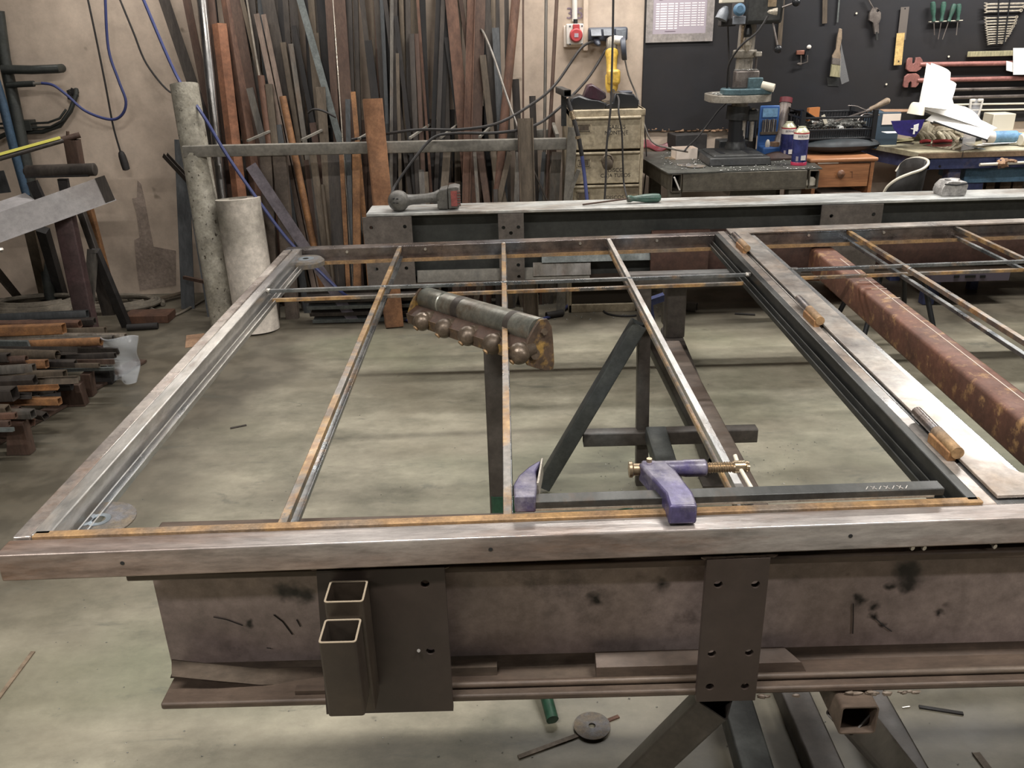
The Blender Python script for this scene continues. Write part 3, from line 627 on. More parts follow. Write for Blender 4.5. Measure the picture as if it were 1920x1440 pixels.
# sliding arm
P1 = PZ(1280, 955, .905); P2 = PZ(1232, 893, .902)
prof = [(P1.x - .024, P1.y - .012), (P1.x + .021, P1.y - .012), (P1.x + .022, P1.y + .03), (P2.x + .03, P2.y - .01), (P2.x + .02, P2.y + .02), (P2.x - .03, P2.y + .02), (P2.x - .022, P2.y - .01), (P1.x - .023, P1.y + .03)]
arm = obj('sliding_arm', MB().prism(prof, [], (0, 0, 0), (1, 0, 0), (0, 1, 0), (0, 0, 1), .884, .919), M_purple, clamp, bev=.004)
ba = PZ(1205, 884, .905); bb = PZ(1322, 873, .905); yy = (ba.y + bb.y) / 2
obj('screw_barrel', MB().lathe([(.0135, 0), (.0155, .003), (.0155, .02), (.0145, .024), (.0145, .07), (.0155, .075), (.0155, bb.x - ba.x - .003), (.013, bb.x - ba.x)], (ba.x, yy, .905), (1, 0, 0), 20), M_purple, arm)
obj('oil_screw', MB().cyl((ba.x + .012, yy, .918), (ba.x + .012, yy, .926), .005, 8), M_brass, arm)
th = [(.0085 + (.0016 if i % 2 else -.0006), i * .0022) for i in range(22)]
obj('threaded_spindle', MB().lathe(th, (bb.x, yy, .905), (1, 0, 0), 14), M_brass, clamp)
obj('pressure_pad', MB().lathe([(.004, 0), (.014, .001), (.0145, .006), (.011, .009), (.0105, .026)], (ba.x - .024, yy, .905), (1, 0, 0), 18), M_brass, clamp)
hx = bb.x + .058
obj('spindle_head', MB().lathe([(.009, -.012), (.0115, -.009), (.0115, .009), (.009, .011), (.0105, .013), (.009, .017)], (hx, yy, .905), (1, 0, 0), 16), M_brass, clamp)
obj('tommy_bar', MB().sweep([(hx - .002, yy + .024, .915), (hx, yy, .905), (hx + .006, yy - .062, .897)], .0038, 10), M_cream2, clamp)

# ================================================================== back beam
bb_ = empty('steel_beam', (1, 4.12, .47), 'dark I-beam with patchy top, lamp sheen in its colour, standing behind the gate', 'beam')
QL = -.67
obj('top_flange', MB().box((QL, 4.03, .806), (3.9, 4.235, .82)), M_beamtop, bb_, bev=.003)
obj('web', MB().box((QL + .01, 4.12, .475), (3.9, 4.13, .806)), M_beamweb, bb_)
obj('channel', MB().chan((.70, 4.112, .585), (3.9, 4.112, .585), .2, .05, .006, up=(0, -1, 0)), M_redbeam, bb_, label='red oxide channel welded against the lower web')
obj('end_block', MB().box((.69, 4.04, .475), (.97, 4.06, .70)), M_redbeam, bb_, label='red-brown plate at the start of the channel')
obj('bottom_flange', MB().box((QL, 4.03, .46), (3.9, 4.235, .475)), M_flange, bb_, bev=.003)
Yq = 4.022
def bp(u0, u1, v0, v1, holes, lab=None):
    a, b = PY(u0, v0, Yq), PY(u1, v1, Yq)
    return pl(a.x, b.x, a.x, b.x, .47, .805, Yq, [(PY(u, v, Yq).x, PY(u, v, Yq).z) for u, v in holes], M_bplate, bb_, r=.009, t=.008, lab=lab)
bp(680, 772, 420, 420, [(696, 427), (759, 425), (706, 505), (762, 503)], 'four-hole plate at the left end')
bp(934, 982, 415, 415, [(944, 427), (972, 426), (958, 437), (972, 497), (973, 519)])
bp(1541, 1656, 392, 392, [(1559, 405), (1638, 402)], 'wide plate on the right half')
# grey flats leaning inside the back beam
def flat(name, u0, v0, u1, v1, Y, h, m_, lab, t=.006, tilt=.03, cat='flat bar', grp=None):
    a, b = PY(u0, v0, Y), PY(u1, v1, Y); z = (a.z + b.z) / 2
    mm = MB(); mm.add([V(a.x, Y, z), V(b.x, Y, z), V(b.x, Y + tilt, z + h), V(a.x, Y + tilt, z + h), V(a.x, Y + t, z), V(b.x, Y + t, z), V(b.x, Y + tilt + t, z + h), V(a.x, Y + tilt + t, z + h)],
                      [(0, 1, 2, 3), (7, 6, 5, 4), (0, 4, 5, 1), (3, 2, 6, 7), (0, 3, 7, 4), (1, 5, 6, 2)])
    return thing(name, mm, m_, lab, cat, grp)
flat('steel_flat', 783, 531, 1106, 520, 4.04, .055, M_rack, 'long grey steel flat leaning in the back beam, lower one', tilt=.02)
flat('steel_flat', 1000, 519, 1108, 514, 4.035, .06, M_stk['grey'], 'short pale grey plate leaning in the back beam by the vertical bar', tilt=.03)
flat('steel_flat', 1016, 494, 1235, 486, 4.05, .05, M_stk['pale'], 'pale steel flat leaning in the back beam beneath the gate rail', tilt=.02)
# stand of the back beam: post and long foot
st = empty('beam_stand', (.93, 4.0, 0), 'dark square-tube stand with long floor foot under the back beam', 'stand')
a = PY(1262, 600, 4.27)
obj('post', MB().tube((a.x, 4.24, .1), (a.x, 4.24, .46), .1, .1, .004), M_trest, st)
obj('foot', MB().tube((a.x + .005, 4.36, .05), (a.x - .075, 2.86, .05), .1, .095, .004), M_trest, st)
obj('foot_plate', MB().box((a.x - .15, 2.80, 0), (a.x + .02, 2.95, .008)), M_trest, st)
obj('head_plate', MB().box((a.x - .05, 4.05, .452), (a.x + .22, 4.2, .4595)), M_redbeam, st)

# ================================================================== trestle under the gate
tr = empty('steel_trestle', (.45, 2.8, 0), 'dark square-tube A-frame trestle standing under the gate', 'trestle')
def T(name, p, q, w_=.06, h_=.06, mt=M_trest, parent=tr, t=.003): return obj(name, MB().tube(p, q, w_, h_, t), mt, parent)
A = PY(1018, 926, 2.8); B = PY(1198, 606, 2.8); A.z = .03
T('leg', A, B + V(0, 0, .0), .055, .055, M_trest2)
T('post', (PY(1208, 830, 2.82).x, 2.85, .0), (PY(1208, 600, 2.82).x, 2.85, .80), .045, .045)
T('leg', PY(1215, 630, 2.9), PY(1262, 765, 2.9) + V(.12, .12, -.17), .04, .04)
a = PY(1095, 826, 2.8); T('cross_rail', (a.x, 2.83, .21), (.9, 2.83, .21), .05, .055)
T('long_foot', (PY(1226, 818, 2.83).x, 2.8, .235), (.515, 1.0, .045), .075, .06, M_trest2)
T('head', (.40, 2.85, .805), (1.0, 2.85, .805), .05, .05)
# blue trestle piece and loose tube behind
thing('tube_offcut', MB().tube(PZ(1272, 572, .026) , PZ(1306, 576, .026), .05, .05, .003), M_trest, 'short dark tube lying on the floor right of the stand post', 'tube')
bt = empty('blue_rack_foot', (PY(1212, 575, 4.4)), 'blue painted angled steel arm behind the trestle', 'rack')
obj('arm', MB().bar(PY(1200, 572, 4.5), PY(1246, 556, 4.5), .05, .035), M_bluep, bt); obj('leg', MB().bar(V(PY(1222, 606, 4.5).x, 4.5, 0), PY(1215, 572, 4.5), .05, .05, (0, -1, 0)), M_bluep, bt)

# ================================================================== stand beneath the front beam
fs = empty('beam_stand', (.55, 1.3, 0), 'dark square-tube stand with splayed legs under the near beam', 'stand')
a = PY(1600, 1345, 1.16)
m = MB().tube((a.x, 1.14, .49), (a.x + .01, 3.0, .49), .066, .062, .003); obj('cross_tube', m, M_flange, fs, label='open-ended square tube pointing at the viewer')
def FS(name, u0, v0, Z0_, u1, v1, Z1_, w_, h_, mt, up=(0, 0, 1)):
    p = PZ(u0, v0, Z0_); q = PZ(u1, v1, Z1_); d = (q - p).normalized(); q = q + d * .06
    return obj(name, MB().tube(p, q, w_, h_, .003, up), mt, fs)
p = PZ(1342, 1310, .47); q = PZ(1215, 1440, .22); d = (q - p); q = p + d * (p.z / (p.z - q.z)); q.z = .02
obj('leg', MB().tube(p, q, .062, .062, .003, up=(-.3, -1, .2)), M_trest, fs)
p = PZ(1592, 1335, .47); q = PZ(1672, 1440, .22); d = (q - p); q = p + d * (p.z / (p.z - q.z)); q.z = .02
obj('leg', MB().tube(p, q, .062, .062, .003, up=(.3, -1, .2)), M_trest, fs)
p = PZ(1506, 1330, .06); q = PZ(1530, 1440, .06)
obj('floor_tube', MB().tube(V(p.x, 2.4, .032), V(p.x, q.y - .6, .032), .075, .06, .003), M_trest, fs)
p = PZ(1640, 1400, .04); obj('floor_tube', MB().tube(V(p.x + .05, 2.4, .032), V(p.x + .05, q.y - .6, .032), .075, .06, .003), M_trest, fs)

# ================================================================== red rust tube supporting the right leaf
a = PZ(1540, 464, .822); b = PZ(1500, 1000, .822)
m = MB().tube((1.194, 3.18, .7725), (1.125, 1.36, .7725), .085, .095, .004, r=.012)
rt_ = empty('square_tube', (1.16, 2.27, .725), 'large reddish rusty square tube under the right half of the gate', 'tube'); obj('tube_body', m, M_rtube, rt_)
obj('chalk_line', MB().bar((1.199, 3.0, .8204), (1.146, 1.5, .8204), .003, .0006), M_chalk, rt_)
for y_ in (2.72, 2.62, 2.52): obj('chalk_mark', MB().bar((1.16, y_, .8204), (1.21, y_ + .003, .8204), .0035, .0006), M_chalk, rt_)

# ================================================================== roller stand
rs = empty('roller_stand', (-.04, 2.3, 0), 'rusty yellow roller stand with steel roller and row of balls on one post', 'roller stand')
Ra = PY(1012, 622, 2.1); Rb = PY(800, 560, 2.6); 
ax = (Rb - Ra).normalized(); side = ax.cross(V(0, 0, 1)).normalized()      # side points to +x / viewer side?
if side.y > 0: side = -side
L = (Rb - Ra).length
obj('roller', MB().lathe([(.012, -.012), (.012, 0), (.036, .001), (.037, .004), (.037, L * .42), (.0362, L * .43), (.037, L * .44), (.037, L * .78), (.034, L * .785), (.034, L * .80), (.037, L * .805), (.037, L - .004), (.034, L)], Ra, ax, 28), M_roll, rs)
obj('worn_band', MB().lathe([(.0372, L * .60), (.0376, L * .602), (.0376, L * .66), (.0372, L * .662)], Ra, ax, 28), M_trest, rs)
obj('worn_band', MB().lathe([(.0372, L * .16), (.0376, L * .162), (.0376, L * .20), (.0372, L * .202)], Ra, ax, 28), M_trest, rs)
# trough of folded plate with end plates
def loc(t, s, h): return Ra + ax * t + side * s + V(0, 0, h)
m = MB(); n = 1
def quadbar(m, pts, t0, t1):
    P = [loc(t0, s, h) for s, h in pts] + [loc(t1, s, h) for s, h in pts]; k = len(pts)
    m.add(P, [tuple(range(k)), tuple(range(2 * k - 1, k - 1, -1))] + [(i, i + k, (i + 1) % k + k, (i + 1) % k) for i in range(k)])
quadbar(m, [(.03, -.016), (.034, -.016), (.070, -.036), (.068, -.040), (.03, -.022)], -.008, L + .008); obj('tray_plate', m, M_stk['brown'], rs, label='thin sloping ledge below the roller')
m = MB(); quadbar(m, [(.068, -.036), (.073, -.036), (.068, -.068), (.062, -.068)], -.008, L + .008); quadbar(m, [(-.03, -.062), (.068, -.062), (.068, -.068), (-.03, -.068)], -.008, L + .008)
obj('yellow_rail', m, M_yrust, rs, label='yellow flaking channel')
def endplate(t, s1):
    pts = [(-.012, .036), (.012, .038), (.028, .022), (.05, -.006), (.062, -.034), (.065, -.055), (.052, -.078), (.03, -.09), (.0, -.105), (-.03, -.11), (-.034, -.09), (-.03, -.02), (-.026, .012)]
    P = [(-a_[0] * -1, a_[1]) for a_ in pts]
    o = Ra + ax * t; mm = MB().prism([(p_[0], p_[1]) for p_ in P], [], o, side, (0, 0, 1), ax, -.004, .004)
    e = obj('end_plate', mm, M_yrust, rs, bev=.001)
    k = -1 if t < L / 2 else 1
    obj('bolt_head', MB().cyl(o + side * .034 + V(0, 0, -.05) + ax * k * .004, o + side * .034 + V(0, 0, -.05) + ax * k * .013, .014, 16), M_ballst, e)
    obj('bolt_head', MB().cyl(o + V(0, 0, .004) + side * .002 + ax * k * .004, o + V(0, 0, .004) + side * .002 + ax * k * .012, .009, 6), M_ballst, e)
endplate(-.014, 1); endplate(L + .014, 1)
for k, (u, v) in enumerate(((792, 603), (833, 616), (877, 630), (924, 645), (973, 663))):
    t = [.93, .735, .52, .31, .10][k] * L; c = loc(t, .104, 0); c = PY(u, v, c.y - .04)
    bl = obj('steel_ball', MB().ball(c, .029, n=20), M_ballst, rs); 
    obj('ball_cup', MB().lathe([(.019, 0), (.023, .003), (.02, .03)], c - side * .014 + V(0, 0, .004), -side, 16), M_ballst, bl)
    obj('worn_tip', MB().cyl(c + side * .019 + V(0, 0, -.013), c + side * .026 + V(0, 0, -.018), .009, 12), M_ruststrip, bl)
pc = loc(L * .28, .02, -.068); 
obj('post', MB().tube((pc.x - .004, pc.y, .12), (pc.x - .006, pc.y, pc.z), .07, .06, .004), M_trest, rs)
obj('socket', MB().tube((pc.x, pc.y, .03), (pc.x, pc.y, .34), .072, .072, .004), M_green, rs)
ge = PZ(1036, 1352, .012); gd = (V(ge.x, ge.y, .02) - V(pc.x, pc.y, .1)); 
for ang, nm in ((0, 'leg'), (2.1, 'leg'), (-2.1, 'leg')):
    dd = Matrix.Rotation(ang, 3, 'Z') @ V(gd.x, gd.y, 0); obj(nm, MB().cyl((pc.x, pc.y, .16), V(pc.x, pc.y, 0) + dd + V(0, 0, .016), .016, 16), M_green, rs)
# ================================================================== stock rack against the wall
def onplane(u, v, Yfl):
    Y = Yfl
    for _ in range(12):
        z = PY(u, v, Y).z; Y = Yfl + (5.55 - Yfl) * max(z, 0) / 2.3
    return PY(u, v, Y)
def stick(u0, v0, u1, v1, w, kind, col, lab, lay=2, t=None, top=None, nm=None):
    Yfl = 5.36 - .055 * lay
    p, q = onplane(u0, v0, Yfl), onplane(u1, v1, Yfl); d = (p - q).normalized()
    z1 = p.z if v0 > 0 else (top or 2.2 + random.random() * .25)
    P = q + d * ((z1 - q.z) / d.z); Q = q + d * ((0 - q.z) / d.z)
    W = pxs((p.y + q.y) / 2, (p.z + q.z) / 2, w); t = t or min(W, .03); mb = MB(); mt = M_stk[col] if isinstance(col, str) else col
    up = (0, -1, 0)
    if kind == 'tube': mb.tube(Q, P, W, t, .003, up); n_ = 'square_tube'; cat = 'tube'
    elif kind == 'pipe': mb.pipe(Q, P, W / 2, .003, 16); n_ = 'round_pipe'; cat = 'pipe'
    elif kind == 'rod': mb.cyl(Q, P, W / 2, 10); n_ = 'steel_rod'; cat = 'rod'
    elif kind == 'angle': mb.sect(Q, P, [(-W / 2, 0), (W / 2, 0), (W / 2, -.004), (-W / 2 + .004, -.004), (-W / 2 + .004, -W * .8), (-W / 2, -W * .8)], (), up); n_ = 'angle_iron'; cat = 'angle iron'
    elif kind == 'vee': mb.sect(Q, P, [(-W / 2, -W * .3), (0, 0), (W / 2, -W * .3), (W / 2, -W * .3 - .005), (0, -.006), (-W / 2, -W * .3 - .005)], (), up); n_ = 'angle_iron'; cat = 'angle iron'
    elif kind == 'chan': mb.sect(Q, P, [(-W / 2, .0), (W / 2, 0), (W / 2, .02), (W / 2 - .004, .02), (W / 2 - .004, .004), (-W / 2 + .004, .004), (-W / 2 + .004, .02), (-W / 2, .02)], (), up); n_ = 'channel_bar'; cat = 'channel'
    else: mb.bar(Q, P, W, .006, up); n_ = 'flat_bar'; cat = 'flat bar'
    return thing(nm or n_, mb, mt, lab, cat, 'steel stock leaning in the rack')
S = [
 (308, 0, 362, 160, 20, 'flat', 'dark', 'dark wide flat bar leaning furthest left behind the cement pipe', 1),
 (350, 0, 400, 250, 15, 'angle', 'brown', 'brown angle iron between the leftmost dark flat and the bright pipe', 1),
 (379, 0, 416, 360, 19, 'pipe', M_galv, 'shiny galvanised pipe leaning left of the rusty angle irons', 4),
 (396, 0, 424, 265, 14, 'tube', 'brown', 'brown square tube directly right of the shiny galvanised pipe', 2),
 (408, 43, 447, 372, 27, 'vee', M_rustang, 'wide orange-rust angle iron with slanted top end', 5),
 (424, 0, 462, 250, 24, 'vee', 'rust', 'pitted rusty angle iron behind the slant-topped one', 3),
 (441, 0, 484, 250, 20, 'flat', 'brown', 'dark brown wide flat right of the pitted angle iron', 2),
 (454, 0, 500, 200, 8, 'flat', 'khaki', 'narrow dull khaki flat left of the thin white bar', 3),
 (463, 0, 487, 146, 3.2, 'flat', 'bright', 'very thin bright white-edged flat bar above the orange pipe', 4),
 (489, 142, 505, 270, 13, 'pipe', 'rust', 'rust-orange round pipe with top end below the thin white bar', 5),
 (468, 165, 494, 268, 13, 'flat', 'grey', 'short grey flat with tilted square top, left of the orange pipe', 4),
 (504, 158, 516, 272, 13, 'tube', 'khaki', 'khaki square tube just right of the rust-orange pipe', 5),
 (481, 26, 524, 230, 10, 'flat', 'pink', 'pinkish streaked flat bar, left one of the pair', 4),
 (494, 27, 538, 240, 9, 'flat', 'pink', 'pinkish streaked flat bar, right one of the pair', 4),
 (502, 0, 540, 200, 24, 'flat', 'dark', 'wide dark grey flat behind the pinkish pair', 2),
 (521, 234, 527, 272, 13, 'flat', 'blue', 'short blue-grey stub just above the rack rail, right of the khaki tube', 5),
 (530, 181, 549, 272, 13, 'pipe', 'orange', 'bright orange rusty pipe leaning right across the rack', 5),
 (531, 80, 562, 272, 10, 'tube', 'khaki', 'khaki tube with pale top behind the orange pipe', 3),
 (545, 82, 571, 262, 9, 'angle', 'grey', 'grey angle iron with a bright edge beside the khaki tube', 4),
 (551, 48, 588, 240, 9, 'flat', 'black', 'black narrow bar with torn top end', 3),
 (563, 0, 581, 64, 13, 'flat', 'pale', 'pale grey-green flat hanging high, ends above the wide brown plate', 4),
 (528, 0, 532, 86, 14, 'flat', 'black', 'black gap-like flat at the top between grey flats', 1),
 (587, 62, 606, 270, 20, 'flat', 'khaki', 'wide khaki-brown flat below the pale one', 2),
 (602, 0, 618, 210, 16, 'flat', 'black', 'black wide flat behind the khaki-topped bar', 1),
 (601, 163, 618, 400, 17, 'flat', 'khaki', 'khaki flat with bright square top edge in mid rack', 5),
 (586, 230, 612, 400, 12, 'flat', 'brown', 'brown flat slanting beneath the bent cable', 4),
 (616, 0, 632, 265, 13, 'flat', 'brown', 'dark brown flat left of the thin white seam', 3),
 (624, 0, 643, 270, 2.4, 'rod', 'bright', 'thin white rod on the seam of the brown flats', 5),
 (635, 0, 652, 250, 24, 'flat', 'brown', 'broad red-brown flat right of the thin white rod', 3),
 (652, 186, 656, 400, 9, 'flat', 'blue', 'narrow blue-grey flat left of the big orange square tube', 5),
 (662, 172, 671, 275, 9, 'flat', 'orange', 'orange rusty flat hiding behind the big square tube', 5),
 (679, 0, 708, 260, 9, 'flat', 'dark', 'dark flat slanting across the bare wall, right of the broad brown one', 2),
 (690, 76, 714, 265, 14, 'flat', 'black', 'black blunt-ended flat right of the slanting dark one', 3),
 (706, 0, 723, 262, 10, 'flat', 'dark', 'dark upright flat, first of the dense dark bundle', 2),
 (716, 0, 728, 262, 8, 'tube', 'blue', 'blue-grey thin tube in the dense dark bundle', 3),
 (722, 0, 748, 200, 8, 'flat', 'dark', 'dark flat crossing rightward inside the dense bundle', 4),
 (735, 0, 733, 400, 6, 'flat', 'grey', 'thin light grey flat standing almost upright in the bundle', 5),
 (741, 0, 740, 330, 8, 'flat', 'dark', 'dark upright flat touching the thin light grey one', 4),
 (742, 30, 768, 260, 8, 'flat', 'black', 'black flat leaning right inside the dense bundle', 5),
 (752, 0, 762, 262, 9, 'tube', 'khaki', 'khaki thin tube behind the black leaning flat', 2),
 (765, 0, 768, 262, 9, 'flat', 'dark', 'dark flat left of the brown tube with square top', 3),
 (772, 64, 780, 265, 10, 'tube', 'dark', 'brown-grey square tube with flat top, left half of the pair', 5),
 (781, 64, 790, 250, 8, 'tube', 'brown', 'brown square tube with flat top, right half of the pair', 5),
 (783, 0, 788, 70, 5, 'flat', 'rust', 'thin rusty strip above the brown square-topped pair', 3),
 (745, 100, 752, 400, 6, 'flat', 'khaki', 'thin khaki flat standing in front of the dark bundle', 6),
 (822, 0, 812, 265, 9, 'flat', 'black', 'black flat, leftmost of the dark trio beyond bare wall', 2),
 (831, 0, 821, 265, 8, 'flat', 'dark', 'dark flat, middle of the dark trio beyond bare wall', 3),
 (839, 0, 829, 265, 8, 'flat', 'black', 'black flat, rightmost of the dark trio beyond bare wall', 2),
 (838, 70, 866, 260, 11, 'flat', 'black', 'black flat slanting from the dark trio to the rusty flats', 3),
 (846, 0, 868, 235, 22, 'flat', 'rust', 'mottled rusty flat with yellow patches, slanting right', 4),
 (864, 0, 878, 100, 8, 'flat', 'brown', 'brown flat wedged at the top between two rusty ones', 3),
 (884, 0, 874, 390, 15, 'chan', 'rust', 'rusty channel with wavy torch-cut edge', 5),
 (899, 0, 889, 390, 22, 'flat', 'brown', 'wide smooth brown face right of the torch-cut channel', 4),
 (911, 0, 932, 260, 14, 'flat', 'dark', 'dark brown flat behind the bent cable', 2),
 (905, 104, 930, 330, 12, 'tube', 'khaki', 'khaki square tube with cut top below the bent cable', 5),
 (929, 52, 940, 262, 13, 'flat', 'blue', 'blue-grey flat with slanted top end', 4),
 (967, 0, 942, 262, 17, 'pipe', 'rust', 'rusty brown pipe leaning left, right of the bluish flat', 5),
 (981, 0, 981, 250, 3.4, 'rod', 'brown', 'thin brown rod upright against bare wall', 4),
 (1024, 0, 1021, 262, 6, 'pipe', 'grey', 'thin grey pipe upright left of the brown one by the sockets', 4),
 (1044, 0, 1030, 262, 7, 'pipe', 'brown', 'thin brown pipe left of the red socket', 4),
 # behind and below the rack rail
 (798, 322, 803, 400, 9, 'flat', 'khaki', 'short khaki stub below the rail behind the grinder handle, left', 6),
 (790, 318, 794, 400, 10, 'flat', 'grey', 'short grey stub below the rail, beside the khaki stub', 6),
 (838, 285, 830, 400, 14, 'flat', 'khaki', 'khaki-grey upright below the rail behind the cordless tool', 6),
 (848, 343, 850, 400, 14, 'tube', 'brown', 'small brown square tube end behind the cordless tool battery', 7),
 (890, 285, 897, 390, 6, 'flat', 'grey', 'thin pale grey flat below the rail, right of the brown face', 6),
 (900, 285, 915, 390, 12, 'flat', 'brown', 'brown flat below the rail right of the thin pale one', 5),
 (925, 285, 946, 390, 14, 'flat', 'khaki', 'khaki flat below the rail crossing the slanted one', 5),
 (956, 285, 932, 390, 10, 'flat', 'khaki', 'khaki flat leaning left below the rail', 6),
 (929, 355, 930, 400, 9, 'tube', 'dark', 'short dark tube stub between the crossing flats', 7),
 (972, 285, 968, 390, 10, 'flat', 'grey', 'grey upright flat left of the brown front post', 5),
 (1000, 318, 1024, 372, 3.5, 'rod', 'dark', 'thin dark rod slanting below the rail right of the front post', 6),
 (1030, 290, 1010, 390, 12, 'flat', 'dark', 'dark flat leaning left behind the thin slanting rod', 4),
 (1044, 285, 1038, 390, 18, 'flat', 'grey', 'wide grey flat left of the right rack post', 4),
 (1020, 285, 1012, 390, 7, 'flat', 'blue', 'blue-grey narrow flat below the rail near the right post', 5),
 (574, 300, 600, 520, 9, 'angle', 'brown', 'brown angle behind the purple-grey diagonal flat', 4),
 (586, 285, 618, 520, 13, 'flat', 'khaki', 'khaki flat slanting right below the rail', 5),
 (604, 346, 618, 470, 8, 'pipe', 'khaki', 'short pipe with rounded top end low in the rack', 6),
 (625, 290, 634, 480, 22, 'flat', 'dark', 'wide dark flat below the rail in mid rack', 5),
 (640, 290, 650, 480, 8, 'flat', 'orange', 'ochre narrow flat low in the rack', 6),
 (668, 285, 670, 540, 14, 'tube', 'orange', 'orange square tube reaching down left of the back beam', 7),
 (560, 290, 582, 420, 12, 'tube', 'dark', 'dark tube behind the rack posts', 3),
 (462, 290, 468, 400, 22, 'flat', 'dark', 'dark flat low behind the white pipe top', 2),
]
for k, s in enumerate(S):
    a = list(s); stick(*a)
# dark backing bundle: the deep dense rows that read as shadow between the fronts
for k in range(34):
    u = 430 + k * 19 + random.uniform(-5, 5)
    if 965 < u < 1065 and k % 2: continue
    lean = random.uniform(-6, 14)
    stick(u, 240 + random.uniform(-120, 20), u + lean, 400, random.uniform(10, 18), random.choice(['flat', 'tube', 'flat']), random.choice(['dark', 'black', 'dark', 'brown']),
          'dark filler offcut, read as shade, in the rearmost row ' + ('left of the rack posts' if u < 540 else 'behind the bent black cable' if u < 670 else 'behind the big orange tube and dense bundle' if u < 800 else 'behind the rusty torch-cut channel' if u < 930 else 'right of the bluish flat'), 0)
for k in range(30):  # added tall bars, mostly dark, standing in for shade between the stock
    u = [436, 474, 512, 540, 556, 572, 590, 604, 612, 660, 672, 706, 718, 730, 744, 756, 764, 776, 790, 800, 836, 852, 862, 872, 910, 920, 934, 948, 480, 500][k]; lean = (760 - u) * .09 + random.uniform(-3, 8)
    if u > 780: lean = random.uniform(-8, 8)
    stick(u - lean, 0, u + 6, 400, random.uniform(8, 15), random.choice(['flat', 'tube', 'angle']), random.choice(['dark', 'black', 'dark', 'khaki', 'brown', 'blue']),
          'tall dull filler bar, put in for dark gaps, rising behind ' + ('the rusty angle irons at left' if u < 500 else 'the orange pipe' if u < 580 else 'the broad red-brown flat' if u < 680 else 'the dense dark bundle' if u < 800 else 'the mottled rusty flats' if u < 900 else 'the leaning rusty pipe'), 1)
# big orange tube standing in front of the rack
a, b = PY(698, 186, 4.97), PZ(742, 612, 0.0)
b = PY(738, 600, 4.80); d = a - b; Q = b + d * (-b.z / d.z)
m = MB().tube(Q, a, .105, .1, .005, up=(0, -1, 0), r=.006, roll=.22); thing('square_tube', m, M_rtube2, 'big orange-rusty square tube with open top standing before the rack', 'tube')
# rack itself
rk = empty('stock_rack', (-.6, 5.0, 0), 'grey painted tubular rack frame holding the steel stock', 'rack')
ra, rb = PY(345, 284, 4.97), PY(1062, 269, 4.97)
obj('front_rail', MB().tube(ra, rb, .04, .064, .003), M_rack, rk, bev=.001)
r2a, r2b = PY(850, 262, 5.5), PY(1030, 252, 5.5)
obj('rear_rail', MB().tube((-1.9, 5.53, r2a.z), (r2b.x, 5.53, r2b.z), .04, .06, .003), M_rack, rk)
for u in (464, 566, 672, 768, 826, 899, 972, 1045):
    p = PY(u, 264 - (u - 464) * .016, 5.0); obj('divider', MB().bar(p, V(p.x + .09, 5.48, p.z + .03), .012, .012) if u != 1045 else MB().bar(p, V(p.x, 5.5, p.z + .02), .02, .02), M_rack, rk)
for u0, u1, w_ in ((499, 512, .068), (524, 546, .078)):
    p, q = PY(u0, 290, 4.99), PY(u1, 560, 4.99); d = q - p; q2 = p + d * (-p.z / d.z)
    obj('post', MB().tube(q2, PY(u0, 283, 4.99), w_, .05, .003, up=(0, -1, 0)), M_rackp, rk)
p, q = PY(1074, 238, 4.93), PY(1064, 388, 4.93); d = q - p; obj('post', MB().tube(p + d * (-p.z / d.z), p, .052, .05, .003, up=(0, -1, 0)), M_rack, rk)
p, q = PY(1057, 172, 4.90), PY(1057, 236, 4.90); obj('post', MB().bar(q, p, .028, .03, (0, -1, 0)), M_drill, rk, label='black upper post')
obj('stub_arm', MB().tube(PY(1064, 175, 4.78), PY(1048, 168, 5.05), .04, .035, .003), M_drill, rk)
p, q = PY(1085, 318, 4.9), PY(1062, 380, 4.9); obj('brace', MB().bar(p, q + (q - p), .03, .02), M_rack, rk)
p = empty('channel_post', PY(984, 390, 4.9), 'brown rusted channel standing in front of the rack rail', 'channel')
a, b = PY(985, 222, 4.93), PY(990, 388, 4.86); d = b - a; Q = a + d * (-a.z / d.z)
obj('web', MB().chan(Q, a, .085, .03, .006, up=(0, -1, 0)), M_stk['khaki'], p)
obj('flange', MB().bar(Q + V(-.042, -.016, 0), a + V(-.042, -.016, 0), .022, .008, up=(1, 0, 0)), M_stk['brown'], p)

# round pipes and plates at the left end of the rack
def lean(u0, v0, u1, v1, Y0, Y1, fn, name, mt, lab, cat):
    P, Q = PY(u0, v0, Y0), PY(u1, v1, Y1); d = Q - P; Q = P + d * (-(P.z) / d.z) if d.z < 0 else Q; return thing(name, fn(Q, P), mt, lab, cat)
a = PY(345, 158, 5.1); b = PY(413, 560, 4.86); d = b - a; Q = a + d * (-a.z / d.z)
thing('cement_pipe', MB().sect(Q, a, circ(.077, 28), [circ(.06, 28)]), M_conc, 'long dirty cement pipe leaning against the wall left of the rack', 'pipe')
a = PY(446, 372, 4.86); b = PY(482, 600, 4.80); d = b - a; Q = a + d * (-a.z / d.z)
hole = [(x * 1.0, y) for x, y in circ(.055, 8)]
wp = empty('white_pipe', Q, 'short thick whitish pipe section standing left of the rack', 'pipe')
obj('pipe_body', MB().sect(Q, a, circ(.124, 36), [hole]), M_white, wp); obj('dark_core', MB().cyl(a - (a - Q).normalized() * .2, a - (a - Q).normalized() * .06, .056, 8), M_stk['dark'], wp)
lean(340, 262, 352, 560, 5.45, 5.25, lambda q, p: MB().bar(q, p, .085, .005, up=(0, -1, 0)), 'steel_plate', M_stk['blue'], 'blue-grey sheet strip standing behind the cement pipe', 'flat bar')
thing('steel_channel', MB().chan(PY(308, 294, 5.2), PY(362, 352, 5.1), .03, .03, .004), M_stk['dark'], 'short dark channel leaning diagonally on the cement pipe', 'channel')
